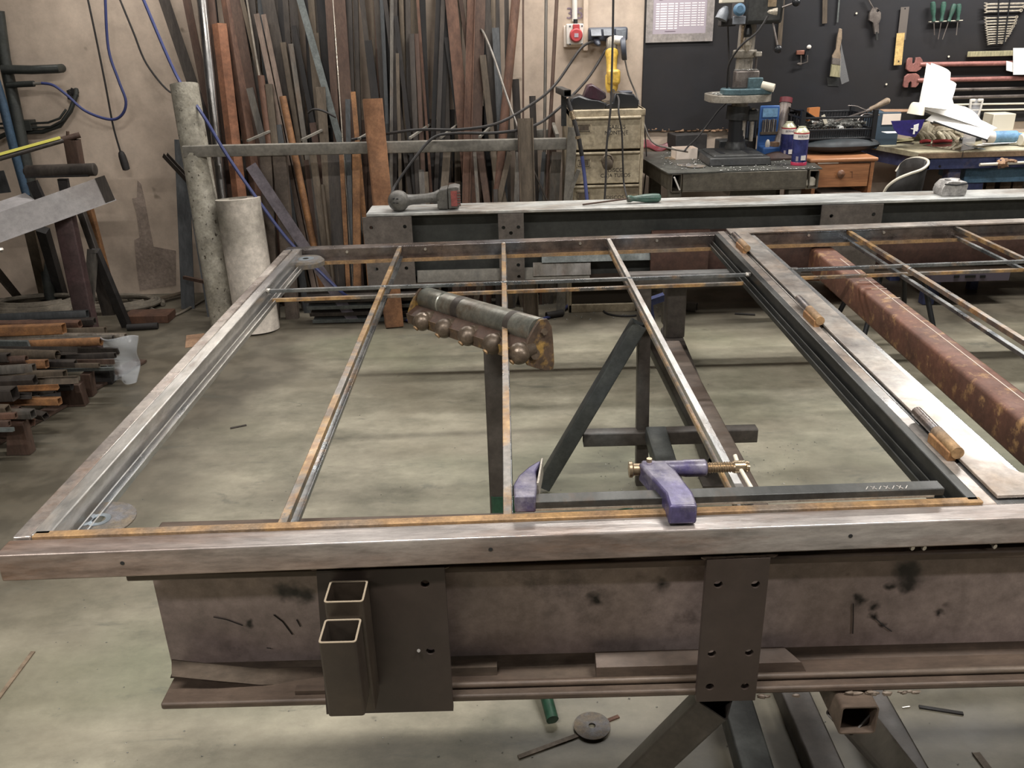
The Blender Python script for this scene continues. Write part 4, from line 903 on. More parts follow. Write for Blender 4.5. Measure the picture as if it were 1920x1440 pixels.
lean(360, 340, 395, 560, 5.35, 5.1, lambda q, p: MB().bar(q, p, .075, .005, up=(0, -1, 0)), 'steel_plate', M_stk['blue'], 'narrow grey-blue sheet tapering down beside the cement pipe', 'flat bar')
thing('steel_offcut', MB().bar(PY(345, 520, 5.2), PY(392, 530, 5.1), .02, .02), M_stk['brown'], 'short brown bar across the foot of the grey sheets', 'scrap')
# purple-grey diagonal flat lying on the rack foot, with a blue hose along it
a, b = PY(470, 310, 4.93), PZ(664, 604, .0); b.y -= .0
thing('flat_bar', MB().bar(b + V(0, 0, .004), a, .062, .006, up=(0, -1, .3)), M_purp, 'long purple-grey flat bar leaning diagonally in front of the rack', 'flat bar')
hs = [(265, -10, 5.3), (330, 140, 5.2), (380, 215, 5.0), (425, 290, 4.92), (480, 370, 4.88), (540, 450, 4.86), (600, 510, 4.84), (650, 555, 4.82)]
pts = [PY(u, v, y) for u, v, y in hs] + [PZ(690, 570, .02), PZ(760, 600, .012), PZ(860, 612, .012), PZ(960, 610, .012), PZ(1040, 590, .012), PZ(1075, 560, .012), PZ(1085, 520, .012)]
bh = thing('air_hose', MB().sweep(smooth(pts), .0095, 8), M_blue, 'long blue air hose running from the wall down past the rack and over the floor', 'hose')
obj('hose_coupling', MB().cyl(PZ(1040, 590, .02) - V(.05, .01, 0), PZ(1040, 590, .02) + V(.05, .03, 0), .02, 12), M_blk2, bh)
# long bright profiles stacked on the floor below the rack
for k, (v, mt_, lab) in enumerate(((562, 'dark', 'top'), (572, 'pale', 'second'), (581, 'dark', 'third'), (590, 'pale', 'bottom'))):
    a = PY(575 + k * 4, v, 4.92 - k * .012); b = PY(792, v - 1, 4.92 - k * .012); zz = max(.012, .15 - k * .042)
    thing('steel_profile', MB().chan((a.x, 4.9, zz), (b.x + .1, 4.9, zz), .1, .022, .003, up=(0, -.3, 1)), M_stk[mt_], 'long steel profile on the floor below the rack, %s of the stack' % lab, 'profile', 'profiles stacked on the floor')
# floor dust and crumbs near the rack (uncountable)
m = MB()
for i in range(420):
    u = random.uniform(800, 1290); v = random.uniform(505, 600); p = PZ(u, v, .0)
    if p.y > 5.5: continue
    m.ball((p.x, p.y, .003), random.uniform(.002, .007), 1.5, 1, .6, 5, .5, i)
thing('swarf_crumbs', m, M_swarf, 'grey crumbs and swarf scattered on the floor before the rack', 'swarf', kind='stuff', flat=True)
m = MB()
for i in range(500):
    if i < 200: p = PZ(random.uniform(1120, 1500), random.uniform(830, 930), 0)
    else: p = PZ(random.uniform(100, 1900), random.uniform(640, 1435), 0)
    m.ball((p.x, p.y, .0015), random.uniform(.0007, .0022), 1.5, 1, .6, 5, .5, i)
thing('steel_chips', m, M_swarf, 'bright steel chips scattered over the concrete floor', 'swarf', kind='stuff', flat=True)
thing('wire_ring', MB().sweep([PZ(1172, 582, .006) + V(.13 * cos(t / 24 * 2 * pi), .11 * sin(t / 24 * 2 * pi), 0) for t in range(25)], .006, 6), M_blk2, 'thin dark wire ring lying on the floor left of the trestle', 'wire')
thing('bare_wire', MB().sweep(smooth([PZ(1095, 575, .01), PZ(1085, 548, .05), PZ(1130, 540, .08), PZ(1190, 528, .04), PZ(1240, 536, .01)]), .004, 6), M_stk['khaki'], 'loose bent wire on the floor left of the stand post', 'wire')

# ================================================================== cables on the wall
def cable(name, pts, r, mt, lab, cat='cable', Y=5.56, n=7):
    return thing(name, MB().sweep(smooth([PY(p[0], p[1], p[2] if len(p) > 2 else Y) for p in pts]), r, n), mt, lab, cat)
pc_ = empty('hanging_plug_cable', PY(236, 320, 5.5), 'dark cable hanging down the wall with a connector at its end', 'cable')
obj('cord', MB().sweep(smooth([PY(163, -10, 5.5), PY(180, 70, 5.5), PY(198, 160, 5.5), PY(212, 235, 5.5), PY(226, 285, 5.5)]), .006, 7), M_blk2, pc_)
obj('connector', MB().lathe([(.008, 0), (.017, -.01), (.022, -.03), (.024, -.08), (.022, -.115), (.012, -.12)], PY(226, 283, 5.5), (-.12, 0, 1), 14), M_blk2, pc_)
vh = thing('air_hose', MB().sweep(smooth([PY(197, -10, 5.45), PY(203, 90, 5.45), PY(222, 150, 5.45), (PY(236, 190, 5.45)), PY(228, 216, 5.45), PY(205, 224, 5.45), PY(160, 208, 5.45), PY(125, 178, 5.45), PY(100, 160, 5.45), PY(78, 156, 5.45)]), .0085, 8), M_blue, 'blue air hose hanging in a loop from the valve on the wall pipes', 'hose')
cable('wall_cable', [(222, -8), (250, 60), (275, 120), (318, 172), (350, 176), (378, 185)], .006, M_blk2, 'black cable sagging across the wall to behind the cement pipe', Y=5.5)
cable('power_cable', [(1117, 78, 5.5), (1090, 90, 5.45), (1040, 160, 5.35), (990, 200, 5.1), (930, 232, 4.95), (860, 243, 4.92), (790, 243, 4.95), (730, 250, 5.0), (660, 262, 5.05)], .008, M_blk2, 'thick grey cable from the left socket sagging over the rack rail')
cable('power_cable', [(1139, 88, 5.5), (1100, 150, 5.4), (1040, 210, 5.1), (995, 238, 4.95), (930, 249, 4.9), (850, 250, 4.9), (810, 260, 4.9), (775, 300, 4.85), (740, 350, 4.8), (733, 372, 4.7)], .008, M_blk2, 'dark cable from the middle socket drooping over the rail towards the tool')
cable('bent_cable', [(898, 57, 5.45), (906, 60, 5.4), (925, 105, 5.3), (950, 180, 5.1), (973, 245, 4.96)], .007, M_stk['grey'], 'stiff grey cable arching down from the rusty channel to the rail', 'cable')
cable('bent_cable', [(578, 212, 5.0), (588, 205, 4.98), (606, 208, 4.98), (630, 220, 5.0)], .006, M_blk2, 'short black bent cable hooked over flats in mid rack')
cable('pull_cord', [(1150, -10, 4.8), (1149, 60, 4.8), (1147, 140, 4.78), (1145, 200, 4.75), (1137, 280, 4.72), (1136, 330, 4.7), (1133, 384, 4.68)], .006, M_blk2, 'long dark cable hanging in front of the filing cabinet, left one')
cable('pull_cord', [(1150, 168, 5.3), (1160, 185, 4.9), (1160, 210, 4.8), (1166, 250, 4.8), (1168, 310, 4.8), (1170, 345, 4.8), (1176, 372, 4.7), (1180, 384, 4.6)], .005, M_blk2, 'thin dark cable hanging in front of the cabinet, right one')
cable('socket_cable', [(1168, 90, 5.5), (1178, 140, 5.45), (1196, 185, 5.4), (1204, 220, 5.2), (1222, 265, 5.0), (1255, 278, 4.95), (1290, 285, 4.95)], .005, M_stk['grey'], 'thin grey cable from the right socket down to the drill table')
cable('wall_cable', [(1207, 225, 5.3), (1212, 300, 5.3), (1206, 370, 5.3), (1206, 400, 5.3)], .004, M_blk2, 'thin cable hanging in the gap right of the cabinet')

# ================================================================== pipes high on the left wall
wpz = empty('wall_pipework', (-3.1, 5.45, .6), 'dark painted compressed air pipes and valves on the far left wall', 'pipe')
pl_ = lambda pts, r, nm, mt: obj(nm, MB().sweep([PY(u, v, y) for u, v, y in pts], r, 14), mt, wpz)
pl_([(-4, 20, 5.5), (8, 110, 5.5), (28, 200, 5.48), (48, 300, 5.46), (72, 420, 5.44), (95, 560, 5.42)], .035, 'riser_pipe', M_conddk)
pl_([(-12, 140, 5.42), (4, 190, 5.42), (26, 280, 5.42), (50, 366, 5.42)], .026, 'blue_pipe', M_blpipe)
pl_([(4, 130, 5.45), (60, 131, 5.47), (108, 129, 5.5), (116, 128, 5.56)], .026, 'branch_pipe', M_conddk)
pl_([(14, 160, 5.46), (40, 158, 5.46), (64, 157, 5.46)], .018, 'valve_branch', M_conddk)
pl_([(64, 157, 5.46), (82, 156, 5.46)], .009, 'hose_nipple', M_spark)
pl_([(-10, 232, 5.5), (40, 232, 5.5), (90, 230, 5.5), (112, 222, 5.5), (124, 205, 5.52)], .007, 'thin_line', M_conddk)
pl_([(-10, 240, 5.5), (48, 240, 5.5), (95, 238, 5.5), (120, 225, 5.5), (132, 205, 5.52)], .007, 'thin_line', M_conddk)
pl_([(-10, 262, 5.52), (10, 252, 5.52), (46, 248, 5.52), (80, 247, 5.52), (112, 236, 5.52), (132, 208, 5.53), (143, 178, 5.56), (143, 168, 5.6)], .014, 'bent_pipe', M_conddk)
obj('bracket', MB().box(PY(46, 243, 5.56), PY(54, 226, 5.48)), M_conddk, wpz)
m = MB(); 
for k in range(9): m.ball(PY(136 + random.uniform(-9, 9), 178 + random.uniform(-9, 9), 5.597), .022, 1, .25, 1, 7, .9, k)
obj('wall_hole_rim', m, M_blk2, wpz, kind='stuff')

# ================================================================== left: roller support stands
ls = empty('pipe_stand', (-2.3, 4.6, 0), 'leaning brown and ochre legged pipe stand with dusty roller at the left wall', 'roller stand')
LY = 4.75
def lb(nm, u0, v0, u1, v1, w_, t_, mt, y0=LY, y1=LY, kind='tube', par=None):
    p, q = PY(u0, v0, y0), PY(u1, v1, y1)
    return obj(nm, MB().tube(q, p, w_, t_, .004, up=(0, -1, 0)) if kind == 'tube' else MB().bar(q, p, w_, t_, up=(0, -1, 0)), mt, par or ls, bev=0 if kind == 'tube' else .002)
lb('upright', 135, 262, 143, 308, .075, .06, M_stk['brown'], 4.9, 4.9)
lb('leg', 158, 360, 200, 520, .045, .04, M_stk['orange'], 4.95, 4.95)
lb('leg', 150, 390, 178, 470, .04, .04, M_stk['dark'], 4.85, 4.8)
a = PY(178, 470, 4.7); b = PZ(238, 612, 0); obj('leg', MB().bar(b, a, .045, .045, (0, -1, 0)), M_blk2, ls)
a = PY(120, 400, 4.55); b = PY(160, 590, 4.5); d = b - a; obj('leg', MB().tube(a + d * (-a.z / d.z), a, .1, .06, .004, up=(0, -1, 0)), mat('purple_brown_tube', (84, 66, 66), (66, 52, 50), .45, .3, 7, bump=.15), ls)
a = PY(174, 468, 4.7); b = PY(166, 590, 4.6); obj('leg', MB().bar(b, a, .05, .03, (0, -1, 0)), M_stk['grey'], ls)
a = PY(176, 480, 4.85); b = PY(205, 590, 4.85); obj('leg', MB().bar(b, a, .07, .03, (0, -1, 0)), M_stk['dark'], ls)
ro = obj('roller', MB().lathe([(.02, -.01), (.03, 0), (.034, .003), (.034, .372), (.03, .375), (.02, .376)], PY(50, 322, 4.75), (PY(172, 318, 4.75) - PY(50, 322, 4.75)), 22), M_stk['dark'], ls)
obj('cradle', MB().chan(PY(52, 333, 4.75), PY(170, 330, 4.75), .05, .02, .004), M_blk2, ls)
obj('strut', MB().bar(PY(60, 340, 4.78), PY(75, 372, 4.78), .05, .03, (0, -1, 0)), M_blk2, ls)
obj('strut', MB().bar(PY(118, 335, 4.78), PY(125, 372, 4.78), .05, .03, (0, -1, 0)), M_blk2, ls)
# rear wooden-looking posts
obj('rear_leg', MB().bar(PZ(88, 560, 0), PY(52, 400, 5.2), .07, .05, (0, -1, 0)), M_stk['khaki'], ls)
obj('rear_leg', MB().bar(PZ(118, 560, 0), PY(80, 430, 5.1), .06, .05, (0, -1, 0)), M_blk2, ls)
rod = empty('long_rod', PY(10, 290, 4.7), 'long brown rod with yellow tape lying across the pipe stand', 'rod')
obj('rod', MB().cyl(PY(-40, 308, 4.5), PY(118, 263, 4.88), .014, 14), M_stk['dark'], rod)
obj('tape', MB().bar(PY(-40, 300, 4.49), PY(112, 258, 4.86), .012, .012), M_yrod, rod)
obj('end_fitting', MB().cyl(PY(116, 262, 4.88), PY(150, 253, 4.92), .016, 12), M_stk['brown'], rod)
obj('wing_bolt', MB().cyl(PY(127, 258, 4.9), PY(127, 246, 4.9), .009, 8), M_stk['brown'], rod)
ch = empty('sheet_channel', PY(100, 400, 4.5), 'long dull grey sheet-metal channel sloping up across the pipe stand', 'channel')
A0, A1 = PY(-60, 447, 4.2), PY(206, 352, 4.62)
obj('web', MB().bar(A0, A1, .004, .135), M_sheet, ch)
obj('end_band', MB().bar(PY(188, 358, 4.588), PY(206, 352, 4.618), .006, .137), M_stk['dark'], ch)
obj('lower_flange', MB().bar(A0 + V(0, .03, -.066), A1 + V(0, .03, -.066), .06, .004), M_sheet, ch)
obj('bolt', MB().ball(PY(2, 468, 4.25), .014, n=8), M_spark, ch)
sp = empty('sheet_stack', PY(10, 380, 4.6), 'grey folded sheet metal piece at the left edge beyond the channel', 'sheet')
obj('sheet', MB().bar(PY(-60, 410, 4.45), PY(58, 370, 4.7), .12, .004, (0, -.5, 1)), M_sheet, sp)
obj('sheet', MB().bar(PY(-30, 345, 4.8), PY(14, 340, 4.8), .004, .12), M_stk['blue'], sp)
obj('trestle_leg', MB().bar(PZ(36, 560, 0), PY(-30, 480, 4.7), .04, .04, (0, -1, 0)), M_stk['dark'], sp)
# hose coils on the floor by the wall
for k, (u, v, rx, ry, n_, lab) in enumerate(((95, 560, .36, .2, 6, 'dusty grey hose coil on the floor behind the tube pile'), (235, 558, .3, .16, 4, 'loose dusty hose coil by the wall below the plug cable'))):
    c = PZ(u, v, .02); pts = []
    for i in range(n_ * 18):
        t = i / 18 * 2 * pi; q = 1 - .07 * (i / 18) + .03 * sin(i * .7 + k)
        pts.append((c.x + rx * q * cos(t), min(c.y, 5.3) + ry * q * sin(t), .016 + .008 * (i / 18) + .01 * abs(sin(i * .23))))
    thing('hose_coil', MB().sweep(pts, .014, 7), M_coil, lab, 'hose')
cable('floor_hose', [(262, 640)], .01, M_coil, '', 'hose') if 0 else None
a = PZ(5, 585, 0); gy = empty('black_machine', (a.x - .1, 4.75, 0), 'dusty dark machine housing with slot at the left frame edge', 'machine')
obj('housing', MB().box((a.x - .5, 4.7, 0), (a.x + .12, 4.95, .18)), M_drill, gy, bev=.03); obj('slot', MB().box((a.x - .3, 4.69, .08), (a.x + .02, 4.705, .11)), M_blk, gy, bev=.008)
# planks and plates by the wall foot
a, b = PZ(240, 606, 0), PZ(325, 598, 0)
thing('timber_block', MB().box((a.x - .02, a.y - .02, 0), (b.x, a.y + .12, .05)), M_stk['rust'], 'flat rusty timber-like block on the floor right of the tube pile', 'block', bev=.004)
a, b = PZ(240, 620, 0), PZ(300, 614, 0); thing('dark_rod', MB().cyl((a.x, a.y, .02), (b.x, a.y + .02, .02), .02, 12), M_blk2, 'short thick black rod on the floor beside the rusty block', 'rod')
a = PZ(358, 640, 0); thing('cardboard_scrap', MB().box((a.x - .03, a.y - .1, 0), (a.x + .07, a.y + .12, .003), .3), M_card, 'scrap of brown cardboard on the floor beyond the left stile', 'cardboard')
a = PZ(290, 575, 0); thing('steel_offcut', MB().bar((a.x - .15, a.y - .1, .02), (a.x + .12, a.y + .2, .03), .05, .012), M_stk['khaki'], 'flat offcut leaning over the floor hose near the wall', 'scrap')

# ================================================================== pile of tube offcuts, left
pile = [  # (u_end, v, size_px, kind, colour, Y, label)
 (164, 588, 15, 'tube', 'blue', 4.42, 'bluish square tube at the top rear of the pile'),
 (178, 602, 13, 'tube', 'dark', 4.36, 'dark square tube second from the top of the pile'),
 (150, 608, 15, 'tube', 'rust', 4.28, 'rusty rounded tube with open end high in the pile'),
 (198, 619, 13, 'tube', 'khaki', 4.22, 'khaki square tube protruding at the upper right of the pile'),
 (120, 616, 20, 'tube', 'orange', 4.14, 'thick orange-brown tube lying across the pile top'),
 (236, 631, 13, 'tube', 'bright', 4.12, 'tube with bright white end protruding furthest right'),
 (212, 634, 11, 'tube', 'grey', 4.08, 'grey small tube beside the white-ended one'),
 (190, 640, 17, 'pipe', 'orange', 4.0, 'long orange pipe in the upper middle of the pile'),
 (54, 645, 14, 'flat', 'pale', 3.96, 'pale flat strip along the left of the pile'),
 (108, 666, 20, 'pipe', 'khaki', 3.84, 'wide dusty round pipe with open end facing right'),
 (50, 674, 17, 'pipe', 'brown', 3.72, 'small brown round pipe end left of the wide pipe'),
 (17, 670, 17, 'tube', 'dark', 3.70, 'dark square tube end at the left frame edge'),
 (88, 682, 17, 'tube', 'orange', 3.74, 'rust-orange square tube end in the middle of the pile'),
 (222, 658, 13, 'flat', 'dark', 3.98, 'dark angular flat pointing right near the plastic bag'),
 (216, 666, 11, 'tube', 'dark', 3.90, 'dark tube just below the angular flat'),
 (214, 678, 10, 'flat', 'brown', 3.86, 'brown strip above the pale small bar'),
 (214, 691, 7, 'flat', 'pale', 3.82, 'small pale bar with shiny end near the plastic bag'),
 (146, 662, 13, 'angle', 'dark', 3.88, 'dark angle iron with chipped bright end'),
 (142, 681, 13, 'tube', 'dark', 3.80, 'dark brown stub behind the round pipe'),
 (186, 685, 9, 'tube', 'khaki', 3.80, 'thin khaki tube in the right half of the pile'),
 (64, 690, 17, 'tube', 'grey', 3.62, 'greyish square tube with light lower edge at left'),
 (122, 702, 17, 'tube', 'khaki', 3.60, 'khaki square tube with dark opening mid pile'),
 (66, 714, 19, 'tube', 'dark', 3.52, 'dark square tube below the greyish one'),
 (148, 712, 16, 'chan', 'khaki', 3.58, 'open channel end pointing right mid pile'),
 (112, 727, 9, 'angle', 'orange', 3.46, 'rusty angle iron with thin orange edge'),
 (28, 738, 26, 'tube', 'dark', 3.36, 'large dark box section in the lower left of the pile'),
 (60, 742, 13, 'chan', 'dark', 3.40, 'dark twisted channel beside the large box section'),
 (112, 752, 15, 'tube', 'orange', 3.42, 'orange-ended tube at the bottom right of the pile'),
 (15, 768, 17, 'tube', 'khaki', 3.20, 'open khaki square tube low at the left edge'),
 (62, 776, 18, 'tube', 'grey', 3.24, 'grey rounded tube, lowest front one with round corners'),
 (30, 779, 12, 'tube', 'rust', 3.14, 'small rusty tube end just above the bracket leg'),
 (18, 794, 12, 'tube', 'brown', 3.06, 'small brown tube, lowest at the left edge'),
 (28, 808, 8, 'angle', 'pale', 3.02, 'small pale angle hanging over the bracket leg'),
]
for u, v, s_, kind, col, Y, lab in pile:
    p = PY(u, v, Y); W = pxs(Y, p.z, s_) * .95; q = V(-4.3, Y + random.uniform(-.2, .3), p.z + random.uniform(-.06, .05)); mt = M_stk[col]; mb = MB(); rl = random.uniform(-.25, .25)
    if kind == 'tube': mb.tube(q, p, W, W, .004, roll=rl)
    elif kind == 'pipe': mb.pipe(q, p, W / 2, .004)
    elif kind == 'angle': mb.angle(q, p, W, W, .004, roll=rl)
    elif kind == 'chan': mb.chan(q, p, W, W * .6, .004, roll=1.2 + rl)
    else: mb.bar(q, p, W * .4, W, roll=rl)
    thing({'tube': 'square_tube', 'pipe': 'round_pipe', 'angle': 'angle_iron', 'chan': 'channel_bar', 'flat': 'flat_bar'}[kind], mb, mt, lab, {'tube': 'tube', 'pipe': 'pipe', 'angle': 'angle iron', 'chan': 'channel', 'flat': 'flat bar'}[kind], 'offcuts in the tube pile')
for k in range(30):
    v = random.uniform(596, 790); u = random.uniform(20, 205 - max(0, v - 640) * .75); Y = 4.40 - (v - 590) * .0062 + .10
    p = PY(u, v, Y); a = random.uniform(-.45, .45); L_ = random.uniform(.3, .9); q = p - V(cos(a) * L_, sin(a) * L_, random.uniform(-.03, .05)); W = random.uniform(.025, .05); mb = MB()
    if q.z < .05: q.z = .05
    [lambda: mb.tube(q, p, W, W, .003, roll=random.uniform(0, 1.5)), lambda: mb.angle(q, p, W, W, .004, roll=random.uniform(0, 6)), lambda: mb.pipe(q, p, W / 2, .003), lambda: mb.bar(q, p, W * 1.2, .006, roll=random.uniform(0, 3))][k % 4]()
    thing(['square_tube', 'angle_iron', 'round_pipe', 'flat_bar'][k % 4], mb, M_stk[['dark', 'brown', 'black', 'khaki', 'dark', 'rust', 'dark', 'brown', 'grey'][k % 9]], 'short %s wedged askew %s the tube pile' % (['square tube', 'angle iron', 'pipe', 'flat'][k % 4], 'high in' if v < 650 else 'in the middle of' if v < 720 else 'low in'), ['tube', 'angle iron', 'pipe', 'flat bar'][k % 4], 'short offcuts wedged in the pile')
# bracket legs of the pile rack
pr = empty('offcut_rack', (-2.3, 3.7, 0), 'rusty floor rack with tapered plate legs carrying the tube pile', 'rack')
def pleg(u0, u1, vt, ub0, ub1, vb, mt):
    b0, b1 = PZ(ub0, vb, 0), PZ(ub1, vb, 0); Y = b0.y; t0, t1 = PY(u0, vt, Y), PY(u1, vt, Y)
    m = MB().prism([(b0.x, 0), (b1.x, 0), (t1.x, t1.z), (t0.x, t0.z)], [], (0, Y, 0), (1, 0, 0), (0, 0, 1), (0, 1, 0), 0, .05)
    obj('plate_leg', m, mt, pr, bev=.003)
pleg(100, 148, 722, 100, 158, 764, M_stk['brown']); pleg(150, 168, 702, 150, 174, 745, M_stk['brown']); pleg(176, 205, 692, 178, 210, 722, M_blk2); pleg(12, 42, 792, 12, 56, 855, M_stk['brown'])
obj('base_rail', MB().bar((-2.36, 3.0, .01), (-2.0, 4.3, .01), .08, .012), M_stk['brown'], pr)
obj('base_rail', MB().bar((-3.3, 3.0, .12), (-2.9, 4.45, .16), .06, .06), M_stk['brown'], pr)
# bag beside the pile
c = PZ(222, 700, 0); b0, b1 = PY(216, 712, 4.02), PY(250, 650, 4.1)
def bagf(s, t):
    p = V(b0.x - .02 + s * .19 - .05 * s * (1 - t), 4.0 + .02 * sin(7 * s + 3 * t), .01 + t * .24); return p + V(0, .02 * sin(9 * t + 5 * s), 0)
thing('plastic_bag', MB().grid(bagf, 10, 10, (0, .012, 0)), M_bag, 'crumpled clear plastic bag standing at the right end of the tube pile', 'bag')
# floor odds and ends
def flr(name, u0, v0, u1, v1, w_, h_, mt, lab, cat='scrap', grp=None):
    a, b = PZ(u0, v0, h_ / 2), PZ(u1, v1, h_ / 2); return thing(name, MB().bar(a, b, w_, h_), mt, lab, cat, grp)
flr('steel_offcut', 62, 1222, -30, 1345, .012, .004, M_brushw, 'narrow brown strip on the floor at the lower left edge')
flr('steel_offcut', 972, 1420, 1086, 1378, .012, .004, M_stk['khaki'], 'thin flat strip lying under the round disc on the floor')
flr('steel_offcut', 1130, 1355, 1160, 1343, .01, .004, M_stk['rust'], 'small brown chip right of the round floor disc')
flr('steel_offcut', 1723, 1325, 1806, 1338, .010, .004, M_stk['black'], 'short black bar on the floor right of the open tube')
flr('steel_offcut', 1830, 1412, 1855, 1445, .018, .004, M_stk['khaki'], 'small khaki strip on the floor at the lower right')
flr('steel_screw', 1692, 1327, 1706, 1325, .003, .003, M_spark, 'tiny bright screw on the floor left of the black bar', 'screw')
c = PZ(1110, 1361, .006); fd = empty('cutting_disc', (c.x, c.y, .004), 'worn brown cutting disc on the floor below the near beam', 'disc')
obj('abrasive', MB().prism(circ(.046, 36), [circ(.009, 16)], (c.x, c.y, 0), (1, 0, 0), (0, 1, 0), (0, 0, 1), .0045, .0075), M_disc, fd)
flr('steel_offcut', 432, 803, 462, 797, .012, .004, M_stk['dark'], 'small dark strip on the floor inside the left pane')
thing('floor_cable', MB().sweep(smooth([PZ(240, 560, .01), PZ(300, 585, .01), PZ(330, 590, .01), PZ(385, 560, .01)]), .008, 6), M_coil, 'dusty cable trailing over the floor to the cement pipe', 'cable')
# ================================================================== right half of the back wall
def PB(u0, v0, u1, v1, Y, d=.02, mb=None):
    """box whose front face covers a rectangle at depth Y"""
    a, b = PY(u0, (v0), Y), PY(u1, v1, Y); mb = mb or MB()
    return mb.box((min(a.x, b.x), Y, min(a.z, b.z)), (max(a.x, b.x), Y + d, max(a.z, b.z)))
def poly(pts, Y, d, mb=None):
    P = [PY(u, v, Y) for u, v in pts]; mb = mb or MB()
    return mb.prism([(p.x, p.z) for p in P], [], (0, Y, 0), (1, 0, 0), (0, 0, 1), (0, 1, 0), 0, d)
a = PY(1206, 120, 5.575)
bd = thing('tool_board', MB().box((a.x, 5.575, .985), (5.15, 5.5995, 3.0)), M_board, 'large black painted tool board covering the right half of the wall', 'board', bev=.002)
m = MB()
for k in range(30): m.ball(PY(1212 + k * 6.6, 243 + random.uniform(-2, 2), 5.578) , .012, 1.6, .3, .8, 6, .8, k)
thing('torn_board_edge', m, M_card, 'ragged torn brown edge along the bottom of the black board', 'board', kind='stuff')

# notice in a plastic sleeve
nt_ = empty('notice_sheet', PY(1270, 78, 5.565), 'printed table notice in a taped plastic sleeve at the board top left', 'notice')
a, b = PY(1210, 80, 5.57), PY(1335, 74, 5.57); NX0, NX1, NZ0 = a.x + .002, b.x, PY(1270, 78, 5.57).z
def nq(s, t): return (NX0 + (NX1 - NX0) * s, NZ0 + (t) * .52)     # s 0..1, t up
obj('sleeve', MB().box((NX0, 5.569, NZ0), (NX1, 5.574, NZ0 + .5)), M_sleeve, nt_)
obj('form', MB().box((nq(.09, 0)[0], 5.567, NZ0 + .045), (nq(.9, 0)[0], 5.569, NZ0 + .5)), M_papin, nt_)
m = MB()
for r_ in range(11):
    for s0, s1 in ((.14, .19), (.205, .30), (.32, .40), (.42, .46)): 
        z = NZ0 + .072 + r_ * .0136; m.box((nq(s0, 0)[0], 5.5665, z), (nq(s1, 0)[0], 5.568, z + .0068))
    if r_: 
        for s0, s1 in ((.49, .545), (.56, .65), (.67, .745), (.765, .80), (.81, .86)):
            z = NZ0 + .074 + r_ * .0136; m.box((nq(s0, 0)[0], 5.5665, z), (nq(s1, 0)[0], 5.568, z + .0052))
obj('printed_rows', m, M_papl, nt_, kind='stuff')
m = MB()
for s0, s1, z in ((.12, .55, .262), (.14, .5, .245), (.6, .78, .248), (.18, .23, .232), (.38, .43, .234), (.55, .59, .236), (.74, .79, .238), (.28, .44, .057)):
    m.box((nq(s0, 0)[0], 5.566, NZ0 + z), (nq(s1, 0)[0], 5.568, NZ0 + z + (.008 if z > .26 else .004)))
obj('printed_lines', m, M_papd, nt_)
for k, (s0, z0, s1, z1) in enumerate(((0, 0, 1, .045), (.9, 0, 1, .5), (0, .0, .09, .5))):
    obj('tape_strip', MB().box((nq(s0, 0)[0] - .002, 5.5655 - .0007 * k, NZ0 + z0 - .002), (nq(s1, 0)[0] + .002, 5.569, NZ0 + z1)), M_sleeve, nt_)

# conduits and sockets
cd = empty('cable_conduit', PY(1078, 30, 5.56), 'white surface conduits running up the wall above the red socket', 'conduit')
p = PY(1078, 40, 5.56); obj('conduit', MB().cyl((p.x, 5.575, p.z), (p.x - .01, 5.575, 2.9), .016, 12), M_lwhite, cd); p = PY(1098, 78, 5.57); obj('trunking', MB().box((p.x - .014, 5.565, p.z - .05), (p.x + .014, 5.6, 2.9)), M_wall, cd)
p = PY(1066, 20, 5.596)
text('pencil_mark', '3', .09, PY(1068, 26, 5.598), (1, 0, 0), (0, 0, 1), M_papd, cd, .0004); text('pencil_mark', '5', .09, PY(1087, 26, 5.592), (1, 0, 0), (0, 0, 1), M_papd, cd, .0004)
rs_ = empty('red_power_socket', PY(1079, 85, 5.56), 'white box with round red industrial power socket on the wall', 'socket')
a, b = PY(1062, 84, 5.52), PY(1094, 44, 5.52); obj('box', MB().box((a.x, 5.52, a.z), (b.x, 5.6, b.z)), M_lwhite, rs_, bev=.006)
obj('base', MB().box((a.x - .012, 5.57, a.z - .015), (b.x + .006, 5.6, b.z - .01)), M_cream, rs_, bev=.003)
c = PY(1080, 66, 5.52); li = obj('red_cover', MB().lathe([(.0, -.03), (.032, -.03), (.038, -.024), (.04, 0)], c, (0, 1, 0), 26), M_red, rs_)
obj('cover_label', MB().box((c.x - .012, 5.488, c.z - .011), (c.x + .012, 5.4905, c.z + .011)), M_papin, li); obj('hinge_lug', MB().box((c.x - .02, 5.5, c.z + .03), (c.x + .02, 5.52, c.z + .062)), M_red, rs_, bev=.004)
obj('cable_gland', MB().cyl((c.x, 5.56, b.z), (c.x, 5.56, b.z + .025), .013, 12), M_blk, rs_)
for dx in (-.036, .036):
    for dz in (-.05, .05): obj('screw', MB().cyl((c.x + dx, 5.518, c.z + dz), (c.x + dx, 5.521, c.z + dz), .005, 8), M_grydk, rs_)
sk = empty('triple_socket', PY(1140, 75, 5.56), 'grey triple socket outlet with flip covers above the filing cabinet', 'socket')
a, b = PY(1104, 78, 5.5), PY(1178, 50, 5.5); obj('housing', MB().box((a.x, 5.51, a.z), (b.x, 5.6, b.z)), M_grydk, sk, bev=.012)
